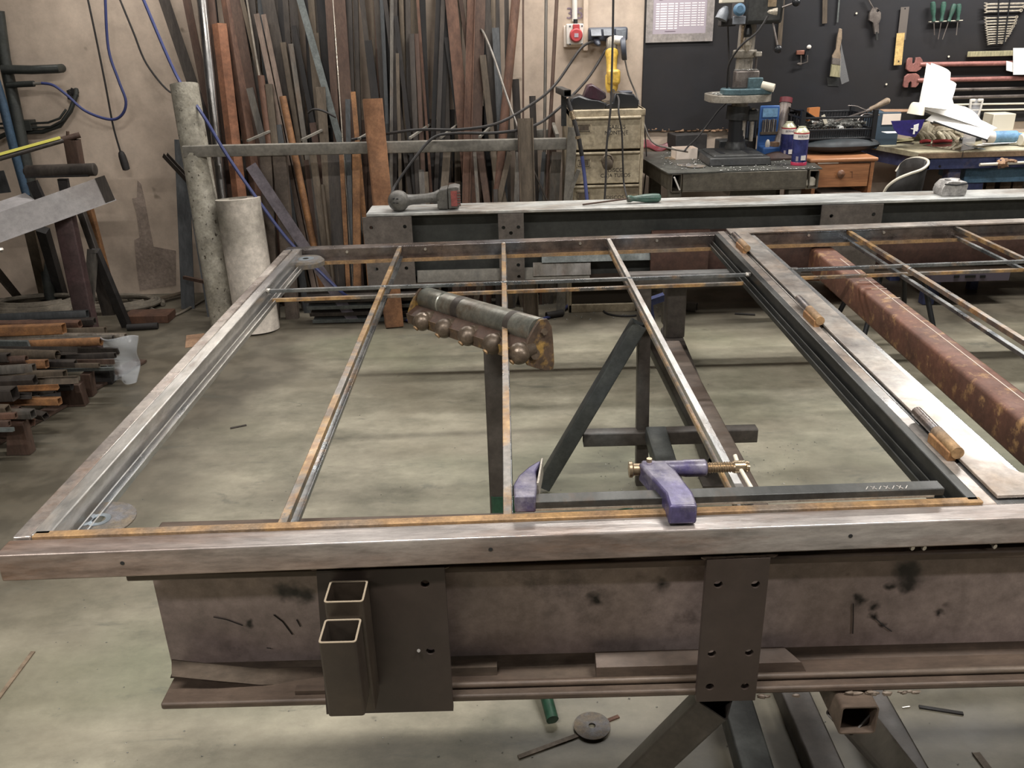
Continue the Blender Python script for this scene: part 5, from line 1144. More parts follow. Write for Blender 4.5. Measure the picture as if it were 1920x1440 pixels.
for k in range(3):
    x0 = a.x + .012 + k * (b.x - a.x - .01) / 3; w_ = (b.x - a.x) / 3 - .018; z1 = b.z - .01
    if k < 2:
        m = MB(); m.add([(x0, 5.508, z1), (x0 + w_, 5.508, z1), (x0 + w_, 5.465, z1 - .035), (x0, 5.465, z1 - .035), (x0, 5.508, z1 - .012), (x0 + w_, 5.508, z1 - .012), (x0 + w_, 5.47, z1 - .04), (x0, 5.47, z1 - .04)], [(0, 1, 2, 3), (7, 6, 5, 4), (0, 3, 7, 4), (1, 5, 6, 2), (3, 2, 6, 7)])
        obj('flip_cover', m, M_gry, sk); obj('plug', MB().lathe([(.018, 0), (.02, -.02), (.014, -.045), (.008, -.06)], (x0 + w_ / 2, 5.51, z1 - .062), (-.35, 1, .5), 14), M_grydk, sk)
    else: obj('flip_cover', MB().box((x0, 5.495, z1 - .075), (x0 + w_, 5.51, z1)), M_gry, sk, bev=.004)

# yellow angle grinder hanging from the socket
gr = empty('angle_grinder', PY(1147, 170, 5.35), 'yellow angle grinder hanging head-up in front of the wall sockets', 'grinder')
t_ = PY(1147, 92, 5.4); e_ = PY(1147, 172, 5.32); ax = (e_ - t_).normalized(); L = (e_ - t_).length
obj('body', MB().lathe([(.026, 0), (.037, .01), (.04, .03), (.034, .05), (.031, .10), (.031, .14), (.038, .155), (.039, .20), (.036, L - .02), (.028, L)], t_, ax, 22), M_yel, gr)
obj('rear_housing', MB().box((e_.x - .03, e_.y - .036, e_.z + .04), (e_.x + .046, e_.y + .02, e_.z + .125)), M_yel, gr, bev=.015)
obj('gear_head', MB().lathe([(.014, -.07), (.03, -.06), (.034, -.03), (.03, 0), (.027, .006)], t_, ax, 16), M_alu, gr)
obj('spindle_boss', MB().cyl(t_ + V(.01, -.005, .05), t_ + V(.06, -.005, .045), .025, 16), M_lwhite, gr)
obj('wheel_guard', MB().lathe([(.0, 0), (.06, 0), (.066, .006), (.066, .03), (.062, .03), (.062, .008), (.0, .006)], t_ + V(.055, -.0, .0), (1, -.15, .1), 26), M_grydk, gr)
obj('cord_sleeve', MB().lathe([(.012, 0), (.009, .03), (.006, .06)], e_, ax, 10), M_blk2, gr)
obj('cord', MB().sweep(smooth([e_, PY(1146, 200, 5.25), PY(1144, 240, 4.95), PY(1140, 256, 4.9)]), .006, 7), M_blk2, gr)

# filing cabinet
CY = 4.95
fc = empty('filing_cabinet', (.56, 5.2, 0), 'worn beige metal filing cabinet with marker writing on its drawers', 'cabinet')
x0, x1 = PY(1067, 300, CY).x, PY(1206, 300, CY).x; zt = PY(1135, 206, CY).z
sh = MB(); sh.box((x0, CY, 0), (x0 + .018, 5.54, zt)); sh.box((x1 - .018, CY, 0), (x1, 5.54, zt)); sh.box((x0, CY - .004, zt - .035), (x1 + .004, 5.54, zt)); sh.box((x0, 5.5, 0), (x1, 5.54, zt)); sh.box((x0, CY, 0), (x1, CY + .02, .05))
obj('carcass', sh, M_cab, fc, bev=.003); obj('dark_interior', MB().box((x0 + .018, CY + .025, .05), (x1 - .018, CY + .04, zt - .035)), M_cabd, fc)
zs = [PY(1135, v, CY).z for v in (218, 284, 346)]; dh = zs[0] - zs[1]; zs.append(zs[2] - dh); zs.append(zs[3] - dh)
words = ['CABLES\nMONTAJE', 'DISCO\nCAJA TUBOS', 'DISCOS', '', '']
for k, z in enumerate(zs):
    if z - dh < .02: break
    d = obj('drawer', MB().box((x0 + .02, CY - .004, z - dh + .012), (x1 - .02, CY + .024, z - .006)), M_cab, fc, bev=.004)
    obj('pull_lip', MB().sweep([(x0 + .022, CY - .012, z - .008), (x1 - .022, CY - .012, z - .008)], .0085, 8), M_cab, d)
    lx = x0 + .04; fr = MB(); fr.box((lx, CY - .008, z - .085), (lx + .085, CY - .004, z - .035)); obj('label_holder', fr, M_cab, d, bev=.002)
    obj('label_card', MB().box((lx + .016, CY - .0095, z - .072), (lx + .07, CY - .008, z - .048)), M_stk['khaki'], d)
    obj('label_rim', MB().sweep([(lx + .01, CY - .010, z - .077), (lx + .076, CY - .010, z - .077), (lx + .076, CY - .010, z - .043), (lx + .01, CY - .010, z - .043), (lx + .01, CY - .010, z - .077)], .002, 5), M_cabd, d)
    if words[k]: text('marker_writing', words[k], .030, (x0 + .265, CY - .0046, z - (.075 if k != 1 else .12)), (1, 0, 0), (0, 0, 1), M_ink, d, .0003)
    if k == 2:
        m = MB()
        for i in range(6): m.bar((x0 + .2 + i * .012, CY - .005, z - .115), (x0 + .215 + i * .012, CY - .005, z - .10), .003, .001, (0, -1, 0))
        m.bar((x0 + .2, CY - .005, z - .112), (x0 + .31, CY - .005, z - .095), .003, .001, (0, -1, 0)); obj('crossed_out_word', m, M_ink, d)
# chargers on the cabinet
ch1 = empty('battery_charger', (x0 + .11, 5.1, zt), 'dark charger holding a slanted red-black battery, left on the cabinet', 'charger')
obj('body', MB().prism([(-.115, 0), (.1, 0), (.1, .03), (.06, .045), (.02, .05), (-.05, .075), (-.1, .06), (-.118, .03)], [], (x0 + .115, 5.0, zt), (1, 0, 0), (0, 0, 1), (0, 1, 0), 0, .17), M_blk, ch1, bev=.01)
m = MB(); P = [(-.055, .06), (.03, .04), (.075, .055), (.07, .085), (.0, .13), (-.03, .125)]; m.prism(P, [], (x0 + .14, 5.02, zt), (1, 0, 0), (0, 0, 1), (0, 1, 0), 0, .12); obj('battery', m, mat('plum_battery', (70, 34, 48), (36, 30, 36), .45, 0, 9), ch1, bev=.008)
ch2 = empty('battery_charger', (x1 - .1, 5.1, zt), 'empty black battery charger on the right of the cabinet', 'charger')
obj('body', MB().prism([(-.1, 0), (.085, 0), (.088, .04), (.06, .075), (.0, .085), (-.05, .08), (-.06, .03), (-.1, .02)], [], (x1 - .115, 5.0, zt), (1, 0, 0), (0, 0, 1), (0, 1, 0), 0, .16), M_blk, ch2, bev=.008)
obj('slot', MB().box((x1 - .13, 5.03, zt + .078), (x1 - .06, 5.13, zt + .088)), M_grydk, ch2, bev=.004)
# coil of hose hung on the cabinet drawer
c = PY(1139, 305, 4.88); m = MB(); m.sweep([c + V(.028 * cos(t) * (1 + .1 * sin(3 * t)), .008 * sin(t * 1.7), .04 * sin(t) + .004) for t in [i / 20 * 2 * pi * 1.0 for i in range(52)]], .006, 7); m.ball(c + V(.004, -.008, -.008), .03, .9, .5, 1.1, 12, .25, 3)
thing('cable_knot', m, M_stk['khaki'], 'knotted grey cable bundle hanging in front of the second drawer', 'cable')
# black pneumatic hose with couplings at the cabinet's left
ah = empty('air_gun_hose', PY(1085, 300, 4.85), 'black coiled hose with metal couplings and blue tail left of the cabinet', 'hose')
pts = smooth([PY(1063, 185, 4.85), PY(1070, 205, 4.84), PY(1077, 228, 4.83), PY(1085, 258, 4.82), PY(1091, 292, 4.82)]); obj('black_hose', MB().sweep(pts, .011, 10, rf=lambda t: 1 + .12 * (int(t * 24) % 2)), M_blk2, ah)
obj('coupling', MB().cyl(PY(1071, 208, 4.835), PY(1076, 224, 4.83), .013, 12), M_brass, ah); obj('coupling', MB().cyl(PY(1083, 255, 4.82), PY(1084, 260, 4.82), .015, 12), M_brass, ah)
obj('blue_tail', MB().sweep(smooth([PY(1091, 292, 4.82), PY(1096, 330, 4.8), PY(1101, 380, 4.75), PY(1104, 430, 4.7)]), .010, 8), M_blue, ah)

# ================================================================== drill press table
TY = 4.66; tz = .87
dt = empty('drill_table', (1.3, 5.1, 0), 'low dark steel table with olive box sides carrying the drill press', 'table')
c0, c1, c2, c3 = PZ(1254, 326, tz), PZ(1543, 316, tz), PZ(1500, 268, tz), PZ(1213, 286, tz)
tx0, tx1 = PZ(1254, 326, tz).x, PZ(1543, 316, tz).x
obj('top', MB().prism([(tx0, TY), (tx1, TY + .03), (tx1 + .1, 5.5), (.84, 5.5), (.80, 5.42)], [], (0, 0, 0), (1, 0, 0), (0, 1, 0), (0, 0, 1), tz - .006, tz), M_tabtop, dt)
xa, xb = PY(1280, 345, TY + .01).x, PY(1512, 340, TY + .01).x
obj('front_beam', MB().box((xa, TY + .01, tz - .10), (xb, TY + .03, tz - .006)), M_tabfr, dt, bev=.002)
obj('side_tube', MB().tube((PY(1262, 340, TY).x + .02, TY + .005, tz - .056), (.86, 5.45, tz - .056), .055, .098, .004), M_tabfr, dt)
obj('front_beam_lip', MB().box((xa, TY + .01, tz - .105), (xb, TY + .06, tz - .10)), M_tabfr, dt)
obj('side_tube', MB().tube((xb + .04, TY + .01, tz - .056), (xb + .1, 5.45, tz - .056), .05, .098, .004), M_tabfr, dt)
for x, y in ((tx0 + .05, TY + .06), (xb - .05, TY + .06), (.93, 5.4), (xb + .05, 5.4)): obj('leg', MB().tube((x, y, 0), (x, y, tz - .1), .07, .07, .003), M_tabfr, dt)
obj('pale_sheet', MB().box((xb - .36, TY + .2, .3), (xb - .1, TY + .21, tz - .12)), M_rack, dt)
thing('steel_offcut', MB().bar(PY(1264, 332, TY - .0) + V(0, 0, 0), PY(1274, 356, TY - .0), .008, .02, (0, -1, 0)), M_lwhite, 'white strip stuck in the open end of the table side tube', 'scrap')
m = MB()
for i in range(260):
    u = random.uniform(1240, 1530); v = random.uniform(270, 322); p = PZ(u, v, tz); m.ball((p.x, min(max(p.y, TY + .02), 5.4), tz + .003), random.uniform(.002, .006), 1.5, 1, .7, 5, .6, i)
thing('metal_swarf', m, M_swarf, 'scattered metal swarf over the drill press table', 'swarf', kind='stuff', flat=True)

# drill press
DY = 5.12
dp = empty('drill_press', PY(1385, 300, DY), 'dark bench drill press with round steel column on the table', 'drill press')
b0, b1, b2, b3 = PZ(1350, 314, tz), PZ(1444, 311, tz), PZ(1432, 275, tz + .05), PZ(1322, 284, tz + .05)
bx0, bx1 = b0.x - .02, b1.x + .03; y0 = b0.y - .0
def frus(mb, x0, x1, y0, y1, z0, z1, i):
    vs = [(x0, y0, z0), (x1, y0, z0), (x1, y1, z0), (x0, y1, z0), (x0 + i, y0 + i, z1), (x1 - i, y0 + i, z1), (x1 - i, y1 - i, z1), (x0 + i, y1 - i, z1)]
    return mb.add(vs, [(3, 2, 1, 0), (4, 5, 6, 7), (0, 1, 5, 4), (1, 2, 6, 5), (2, 3, 7, 6), (3, 0, 4, 7)])
bx0, bx1 = PY(1338, 312, 4.85).x - .03, PY(1446, 308, 4.85).x
m = MB(); frus(m, bx0, bx1, 4.84, 5.24, tz, tz + .045, .008); frus(m, bx0 + .03, bx1 - .03, 4.88, 5.2, tz + .045, tz + .055, .012)
base = obj('base', m, M_drill, dp, bev=.006)
for x in (bx0 + .10, bx1 - .10): obj('slot', MB().box((x - .012, 4.93, tz + .05), (x + .012, 5.1, tz + .0565)), M_blk, base)
cx = PY(1381, 250, DY).x; cz = tz + .05
zc0, zc1 = PY(1381, 224, DY).z, PY(1381, 199, DY).z
obj('column_flange', MB().lathe([(.062, 0), (.062, .02), (.054, .035), (.052, .05)], (cx, DY, cz), n=26), M_drill, dp)
obj('column', MB().cyl((cx, DY, cz), (cx + .03, DY, 2.0), .047, 26), M_alu, dp)
obj('column_sleeve', MB().cyl((cx, DY, cz + .05), (cx, DY, zc0), .0485, 26), M_blk, dp)
obj('table_collar', MB().cyl((cx - .002, DY, zc0), (cx + .002, DY, zc1), .066, 26), M_drill, dp)
obj('collar_clamp', MB().box((cx + .05, DY - .04, zc0 - .01), (cx + .11, DY + .03, zc1 - .02)), M_drill, dp, bev=.008)
obj('rack_column', MB().cyl((cx + .08, DY - .02, tz + .1), (cx + .08, DY - .02, zc1 - .01), .012, 10), M_alu, dp)
zt0 = PY(1395, 193, 4.95).z; ta, tb = PY(1336, 190, 4.95).x, PY(1454, 190, 4.95).x
pts = rrect(tb - ta, .34, .12, 8, (ta + tb) / 2, 5.1); wt = obj('work_table', MB().prism(pts, [], (0, 0, 0), (1, 0, 0), (0, 1, 0), (0, 0, 1), zt0, zt0 + .04), M_alu, dp, bev=.004)
m = MB()
for i in range(70): m.ball((random.uniform(ta + .03, ta + .15), random.uniform(4.98, 5.12), zt0 + .044), random.uniform(.003, .009), 1.5, 1, .7, 5, .7, i)
for i in range(60): m.ball((random.uniform((ta + tb) / 2 - .035, (ta + tb) / 2 + .085), random.uniform(5.005, 5.075), zt0 + .168), random.uniform(.003, .008), 1.6, 1, .6, 5, .7, i)
obj('table_swarf', m, M_swarf, wt, kind='stuff')
# machine vice on the table
vc = empty('machine_vice', ((ta + tb) / 2 + .04, 5.0, zt0 + .04), 'teal cast-iron machine vice covered in swarf on the drill table', 'vice')
zz = zt0 + .0405; vx = (ta + tb) / 2
m = MB().prism([(vx - .11, 4.97), (vx - .04, 4.93), (vx + .06, 4.93), (vx + .15, 4.95), (vx + .155, 5.0), (vx + .06, 5.06), (vx - .1, 5.08), (vx - .12, 5.02)], [], (0, 0, 0), (1, 0, 0), (0, 1, 0), (0, 0, 1), zz, zz + .034); obj('base', m, M_tealiron, vc, bev=.006)
obj('fixed_jaw', MB().box((vx - .04, 5.0, zz + .028), (vx + .09, 5.08, zz + .125)), M_wgrey, vc, bev=.008); obj('moving_jaw', MB().box((vx + .02, 4.955, zz + .028), (vx + .1, 4.985, zz + .09)), M_tealiron, vc, bev=.006)
obj('slide_rails', MB().box((vx - .07, 4.965, zz + .028), (vx + .01, 4.995, zz + .04)), M_drill, vc)
obj('screw_boss', MB().cyl((vx + .095, 4.96, zz + .05), (vx + .155, 4.93, zz + .035), .022, 18), M_cream2, vc)
# head of the press, cut by the top of the photograph
hz = PY(1400, 46, 5.0).z; hx = PY(1398, 20, 5.0).x
hd = obj('head', MB().box((cx - .05, 4.95, hz), (cx + .16, 5.25, 2.02)), M_drill, dp, bev=.02)
obj('badge', MB().box((cx + .07, 4.945, hz + .085), (cx + .115, 4.951, hz + .13)), M_brass, hd)
obj('column_clamp', MB().lathe([(.062, 0), (.066, .006), (.066, .035), (.062, .04)], (cx + .012, DY, PY(1380, 108, DY).z), n=24), M_alu, dp)
obj('clamp_ear', MB().box((cx + .05, DY - .09, PY(1380, 106, DY).z), (cx + .085, DY - .02, PY(1380, 97, DY).z)), M_alu, dp, bev=.004)
qx = PY(1405, 60, 5.0).x
obj('quill', MB().lathe([(.012, 0), (.02, -.02), (.024, -.05), (.02, -.055), (.016, -.07)], (qx, 5.03, hz), (0, 0, 1), 18), M_drill, dp)
obj('chuck', MB().lathe([(.015, 0), (.02, -.006), (.024, -.02), (.024, -.045), (.02, -.05), (.019, -.06), (.01, -.075)], (qx + .002, 5.03, hz - .06), (0, 0, 1), 18), M_chrome, dp)
obj('depth_rod', MB().cyl((qx - .03, 5.02, hz), (qx - .032, 5.02, hz - .12), .007, 10), M_brass, dp); obj('depth_rod', MB().cyl((cx + .07, DY - .04, PY(1380, 108, DY).z), (cx + .072, DY - .04, zt0 + .04), .006, 8), M_wgrey, dp)
obj('switch_box', MB().box((PY(1354, 6, 4.98).x, 4.98, PY(1354, 6, 4.98).z), (PY(1396, 6, 4.98).x, 5.06, 2.0)), M_cream2, dp, bev=.004)
obj('front_switch', MB().lathe([(.03, 0), (.032, .02), (.02, .03)], PY(1385, 18, 4.95), (0, -1, 0), 20), M_bluel, dp); obj('switch_plate', MB().box(PY(1374, 46, 4.95), PY(1397, 30, 4.97)), M_gry, dp, bev=.003)
obj('side_light', MB().lathe([(.012, 0), (.03, .03), (.034, .07), (.03, .072), (.0, .05)], PY(1362, 12, 5.0), (-.4, -.1, -1), 18), M_gry, dp); obj('motor_box', MB().box(PY(1352, 50, 5.02), PY(1374, 34, 5.1)), M_blk2, dp, bev=.006)
hc = PY(1445, 22, 4.98); fh = obj('feed_hub', MB().cyl(hc + V(-.04, 0, 0), hc + V(.03, -.01, 0), .028, 20), M_chrome, dp)
for u, v in ((1459, 92), (1493, 4), (1462, -60)):
    e = PY(u, v, 4.93); obj('feed_handle', MB().cyl(hc, e, .0055, 8), M_wgrey, dp); obj('knob', MB().ball(e, .022, n=14), M_blk, fh)
cable('drill_cable', [(1440, 30, 4.9), (1420, 60, 4.9), (1390, 85, 4.9), (1368, 118, 4.95), (1364, 150, 5.0), (1362, 176, 5.05)], .006, M_blk2, 'dark cable sweeping in front of the drill press column')
cable('drill_cable', [(1364, 34, 5.2), (1366, 90, 5.25), (1368, 140, 5.25), (1366, 185, 5.28), (1345, 210, 5.3), (1310, 255, 5.2), (1290, 275, 5.0), (1284, 283, 4.9)], .005, M_blk2, 'thin cable hanging behind the drill table down to the boxes')
# things on the drill table
def on(u, v, z=tz): return PZ(u, v, z)
p = on(1238, 283); thing('red_bag', MB().grid(lambda s, t: V(p.x - .12 + s * .24, p.y + .06 + t * .12, tz + .012 + .085 * sin(pi * t) * (1 - .5 * s) + .015 * sin(9 * s)), 12, 8, (0, 0, .01)), M_redb2, 'crumpled red printed plastic bag at the left rear of the drill table', 'bag')
p = on(1285, 298); ob = empty('white_box', (p.x, p.y + .05, tz), 'small open white cardboard box on the drill table', 'box')
bx_ = MB(); X0, X1, Y0_, Y1_ = p.x - .062, p.x + .068, p.y - .02, p.y + .09; h_ = .062
for a_, b_ in (((X0, Y0_, tz), (X1, Y0_ + .003, tz + h_)), ((X0, Y1_ - .003, tz), (X1, Y1_, tz + h_)), ((X0, Y0_, tz), (X0 + .003, Y1_, tz + h_)), ((X1 - .003, Y0_, tz), (X1, Y1_, tz + h_)), ((X0, Y0_, tz), (X1, Y1_, tz + .003))): bx_.box(a_, b_, .08, ((X0 + X1) / 2, Y0_, 0))
obj('walls', bx_, M_cream, ob); obj('contents', MB().box((X0 + .01, Y0_ + .01, tz + .02), (X1 - .01, Y1_ - .01, tz + .05), .08), M_card, ob)
p = on(1268, 286); thing('dark_box', MB().box((p.x - .02, p.y + .05, tz), (p.x + .19, p.y + .22, tz + .10), .2), M_blk2, 'dark box standing behind the small white box', 'box', bev=.004)
p = on(1303, 313, tz + .004)
for k, (u, v, r_, lab) in enumerate(((1304, 313, .055, 'grinding disc lying in front of the small white box'), (1284, 310, .045, 'smaller grinding disc half under the other disc'))):
    q = on(u, v); q.y = max(q.y, TY + .075)
    thing('grinding_disc', MB().prism(circ(r_, 30), [circ(.011, 14)], (q.x, q.y, 0), (1, 0, 0), (0, 1, 0), (0, 0, 1), tz + (.0004 if k else .003), tz + (.0028 if k else .006)), M_disc, lab, 'disc')
p = on(1262, 297); thing('disc_packet', MB().prism(circ(.05, 24), [], (p.x, p.y, 0), (1, 0, 0), (0, 1, 0), (0, 0, 1), tz + .0002, tz + .004), M_brass, 'brass-coloured disc at the left edge of the white box', 'disc')
p = on(1335, 310); thing('drill_bit', MB().lathe([(.009, 0), (.009, .03), (.006, .032), (.006, .07), (.0, .08)], (p.x, p.y, tz + .0095), (.8, -.6, 0), 12), M_alu, 'stubby drill bit left of the drill press base', 'drill bit')
p = on(1335, 270); thing('dark_tray', MB().box((p.x - .05, 5.38, tz), (p.x + .13, 5.5, tz + .07)), M_drill, 'flat dark metal tray behind the drill press base', 'tray', bev=.006)
# spray cans
def can(u, v, lab, rr=.041, h=.172, base=M_canr):
    p = on(u, v); c_ = empty('spray_can', (p.x, p.y, tz), lab, 'spray can')
    o_ = (p.x, p.y, tz); obj('body', MB().lathe([(rr, .018), (rr, h)], o_, n=24), M_can, c_); obj('base_ring', MB().lathe([(rr * .98, 0), (rr * 1.04, .002), (rr * 1.04, .016), (rr, .018)], o_, n=24), base, c_)
    bd_ = obj('white_band', MB().lathe([(rr * 1.01, h - .032), (rr * 1.01, h)], o_, n=24), M_canw, c_); obj('red_stripe', MB().lathe([(rr * 1.02, h - .003), (rr * 1.02, h + .004)], o_, n=24), M_red, c_)
    obj('shoulder', MB().lathe([(rr, h), (rr * .97, h + .008), (rr * .5, h + .028), (rr * .5, h + .034), (rr * .35, h + .035), (.0, h + .03)], o_, n=24), M_canc, c_)
    m_ = MB(); 
    t_ = text('can_lettering', 'BERNER', .017, (p.x, p.y - rr * 1.03, tz + h - .016), (1, 0, 0), (0, 0, 1), M_can, c_, .0006)
    for vtx in t_.data.vertices:      # wrap the word round the can
        a_ = max(-1.3, min(1.3, vtx.co.x / rr)); d_ = -vtx.co.y - rr * 1.0; vtx.co.x = sin(a_) * rr * 1.025; vtx.co.y = -cos(a_) * rr * 1.025 
    obj('can_label', MB().box((p.x - .004, p.y - rr - .001, tz + .03), (p.x + .022, p.y - rr * .8, tz + .055)), M_canw, c_); obj('label_lines', MB().box((p.x - .028, p.y - rr * .9, tz + .025), (p.x - .014, p.y - rr * .5, tz + .05)), M_papin, c_)
can(1497, 309, 'dark blue spray can with red base ring, nearer one of two'); can(1474, 297, 'dark blue spray can with torn white cap, farther left one', base=M_darkred)
p = on(1460, 300); thing('dark_rag', MB().grid(lambda s, t: V(p.x - .09 + s * .2, p.y - .02 + t * .14, tz + .012 + .03 * sin(pi * t) * sin(pi * s)), 10, 8, (0, 0, .01)), mat('brown_leather', (66, 46, 40), (52, 38, 34), .6, 0, 12), 'dark brown leather rag beside the spray cans', 'rag')
p0, p1 = PY(1460, 270, 5.28), PY(1473, 193, 5.36); tb_ = empty('clear_tube', p0, 'tall clear tube with dark red cap leaning behind the spray cans', 'tube')
p0.z = tz; obj('tube_body', MB().cyl(p0, p1, .033, 18), mat('scuffed_clear_tube', (150, 138, 130), (120, 108, 102), .35, 0, 12), tb_); obj('cap', MB().cyl(p1, p1 + (p1 - p0).normalized() * .03, .037, 18), M_darkred, tb_)
# open blue drill bit case
p = PY(1444, 262, 5.3); dc = empty('drill_bit_case', (p.x, 5.3, tz), 'open blue drill bit case standing behind the drill press', 'case')
xa, xb = PY(1425, 220, 5.3).x, PY(1461, 220, 5.3).x; ztop = PY(1444, 198, 5.3).z; zm = PY(1444, 242, 5.3).z
obj('lid', MB().box((xa, 5.3, tz), (xb, 5.32, ztop)), M_case, dc, bev=.006); obj('lid_panel', MB().box((xa + .015, 5.296, zm + .07), (xb - .012, 5.301, ztop - .015)), M_ltblue, dc)
for k in range(7):
    x = xa + .02 + k * (xb - xa - .04) / 6; obj('drill_bit', MB().cyl((x, 5.293, zm - .02), (x, 5.293, zm + .055 + .002 * (k % 3)), .005, 8), M_alu if k % 2 else M_wgrey, dc)
obj('bit_holder', MB().box((xa + .008, 5.285, zm - .03), (xb - .006, 5.30, zm - .015)), M_stk['khaki'], dc)
obj('tray', MB().box((xa - .0, 5.18, tz), (xb + .02, 5.29, tz + .05)), M_case, dc, bev=.008); obj('white_piece', MB().ball((xa + .03, 5.2, tz + .065), .03, .5, .4, 1, 12), M_lwhite, dc); obj('card_piece', MB().box((xa + .06, 5.2, tz + .04), (xb - .02, 5.25, tz + .075), .3), M_card, dc)
p = PY(1402, 236, 5.42); p2 = empty('drill_bit_set', (p.x, 5.4, tz), 'dark open tool case with black bits behind the column', 'case')
xa, xb = PY(1394, 230, 5.42).x, PY(1421, 230, 5.42).x; obj('lid', MB().box((xa, 5.42, tz), (xb, 5.44, PY(1408, 205, 5.42).z)), M_blk2, p2, bev=.004)
for k in range(6): obj('bit', MB().cyl((xa + .012 + k * .013, 5.412, tz + .08), (xa + .012 + k * .013, 5.412, tz + .2), .0045, 6), M_grydk, p2)
p = on(1425, 292); thing('scriber', MB().cyl((p.x - .02, p.y, tz + .006), (p.x + .1, p.y - .03, tz + .006), .0045, 8), M_alu, 'thin bright rod on the table right of the drill base', 'rod')

# ================================================================== pine drawer unit, crate, box
KY = 4.9
pd = empty('drawer_unit', (1.95, 5.1, 0), 'orange pine bedside drawer unit with a round wooden knob', 'drawer unit')
xa, xb = PY(1524, 330, KY).x, PY(1638, 320, KY).x; ztp = PY(1575, 296, KY).z
obj('top', MB().box((xa - .03, KY - .02, ztp - .022), (xb + .012, 5.4, ztp)), M_pine, pd, bev=.007, label='scuffed pinkish pine top')
obj('side_panel', MB().box((xa, KY, 0), (xa + .02, 5.38, ztp - .022)), M_pine, pd); obj('side_panel', MB().box((xb - .02, KY, 0), (xb, 5.38, ztp - .022)), M_pine, pd)
zd = PY(1575, 350, KY).z; dr = obj('drawer', MB().box((xa + .022, KY - .012, zd), (xb - .03, KY + .02, ztp - .034)), M_pine, pd, bev=.003)
kc = PY(1574, 325, KY - .012); obj('knob', MB().lathe([(.008, 0), (.01, -.01), (.02, -.016), (.022, -.026), (.014, -.034), (0, -.036)], kc, (0, 1, 0), 20), M_pined, dr)
m = MB(); q = PY(1594, 322, KY - .0135); m.bar(q, q + V(.014, 0, -.0), .002, .003, (0, -1, 0)); m.bar(q + V(.012, 0, 0), q + V(.016, 0, -.035), .003, .002, (0, -1, 0)); obj('scratch', m, M_pined, dr)
obj('lower_shelf', MB().box((xa + .02, KY, zd - .06), (xb - .02, 5.38, zd - .045)), M_pine, pd); obj('lower_box', MB().box((xa + .05, KY - .05, zd - .09), (xb - .06, KY + .2, zd - .03)), M_rackp, pd, bev=.004)
thing('ribbed_gloves', MB().ball(PY(1517, 343, 4.72), .035, 1, .8, .9, 14, .4, 5), M_cream2, 'folded pale work glove wedged between table side and drawer unit', 'glove')
# dark case under the crate
p = PY(1570, 275, 5.05); thing('dark_soft_case', MB().ball((p.x + .02, 5.12, ztp + .047), .25, 1, .55, .19, 20, .04, 2), mat('dark_teal_fabric', (34, 42, 46), (26, 30, 34), .6, 0, 6), 'dark teal soft tool case squashed under the black crate', 'case')
cr = empty('plastic_crate', PY(1560, 262, 5.05), 'black slatted plastic crate full of parts on the drawer unit', 'crate')
x0, x1 = PY(1502, 255, 5.05).x, PY(1636, 255, 5.05).x; zb = PY(1570, 262, 5.05).z; zh = PY(1590, 222, 5.05).z; y0, y1 = 5.05, 5.4; hh = zh - zb
def post(x, y, z1): obj('corner_post', MB().box((x - .012, y - .012, zb), (x + .012, y + .012, z1)), M_blk, cr)
for x in (x0, x1):
    for y in (y0, y1): post(x, y, zh + .045)
for z in (zb, zb + hh * .42, zh):
    m = MB(); m.box((x0, y0 - .004, z), (x1, y0 + .006, z + .012)); m.box((x0, y1 - .006, z), (x1, y1 + .004, z + .012)); m.box((x0 - .004, y0, z), (x0 + .006, y1, z + .012)); m.box((x1 - .006, y0, z), (x1 + .004, y1, z + .012)); obj('rim', m, M_blk, cr, bev=.002)
for k in range(30):
    x = x0 + .02 + k * (x1 - x0 - .04) / 29; obj('slat', MB().box((x - .003, y0 - .001, zb), (x + .003, y0 + .004, zb + hh * .42)), M_blk, cr)
for k in range(22):
    x = x0 + .02 + k * (x1 - x0 - .04) / 21; obj('slat', MB().box((x - .004, y1 - .003, zb), (x + .004, y1 + .003, zh)), M_blk, cr)
for k in range(10):
    y = y0 + .02 + k * (y1 - y0 - .04) / 9; obj('slat', MB().box((x0 - .001, y - .004, zb), (x0 + .003, y + .004, zh)), M_blk, cr); obj('slat', MB().box((x1 - .003, y - .004, zb), (x1 + .001, y + .004, zh)), M_blk, cr)
obj('floor_panel', MB().box((x0, y0, zb), (x1, y1, zb + .006)), M_blk, cr)
obj('high_side', MB().grid(lambda s, t: V(x0 + s * .1, y0 + (y1 - y0) * t, zh + .055 - s * .06 - .01 * sin(pi * t)), 4, 6, (0, 0, .006)), M_blk, cr)
m = MB()
for i in range(90): m.ball((random.uniform(x0 + .06, x1 - .03), random.uniform(y0 + .05, y1 - .05), zb + hh * .5 + random.uniform(0, .03)), random.uniform(.008, .022), 1.6, 1, .7, 6, .6, i)
thing('crate_contents', m, M_swarf, 'jumbled bolts and fittings inside the black crate', 'hardware', kind='stuff')
p = PY(1524, 212, 5.25); thing('orange_packet', MB().box((p.x - .035, 5.25, zh - .03), (p.x + .045, 5.27, zh + .045), .4), M_orng, 'small orange packet poking from the crate at left', 'packet')
p = PY(1543, 216, 5.15); thing('angle_bracket', MB().bar(p, PY(1549, 232, 5.15), .02, .008, (0, -1, 0)), M_cream2, 'bent pale sheet bracket standing in the crate', 'bracket')
fl = empty('hand_file', PY(1600, 215, 5.2), 'old file with round brown wooden handle resting slanted in the crate', 'file')
h0, h1 = PY(1630, 206, 5.2), PY(1668, 187, 5.2); obj('handle', MB().lathe([(.011, 0), (.014, .01), (.013, .04), (.018, .09), (.019, (h1 - h0).length - .012), (.01, (h1 - h0).length)], h0, h1 - h0, 16), M_brushw, fl)
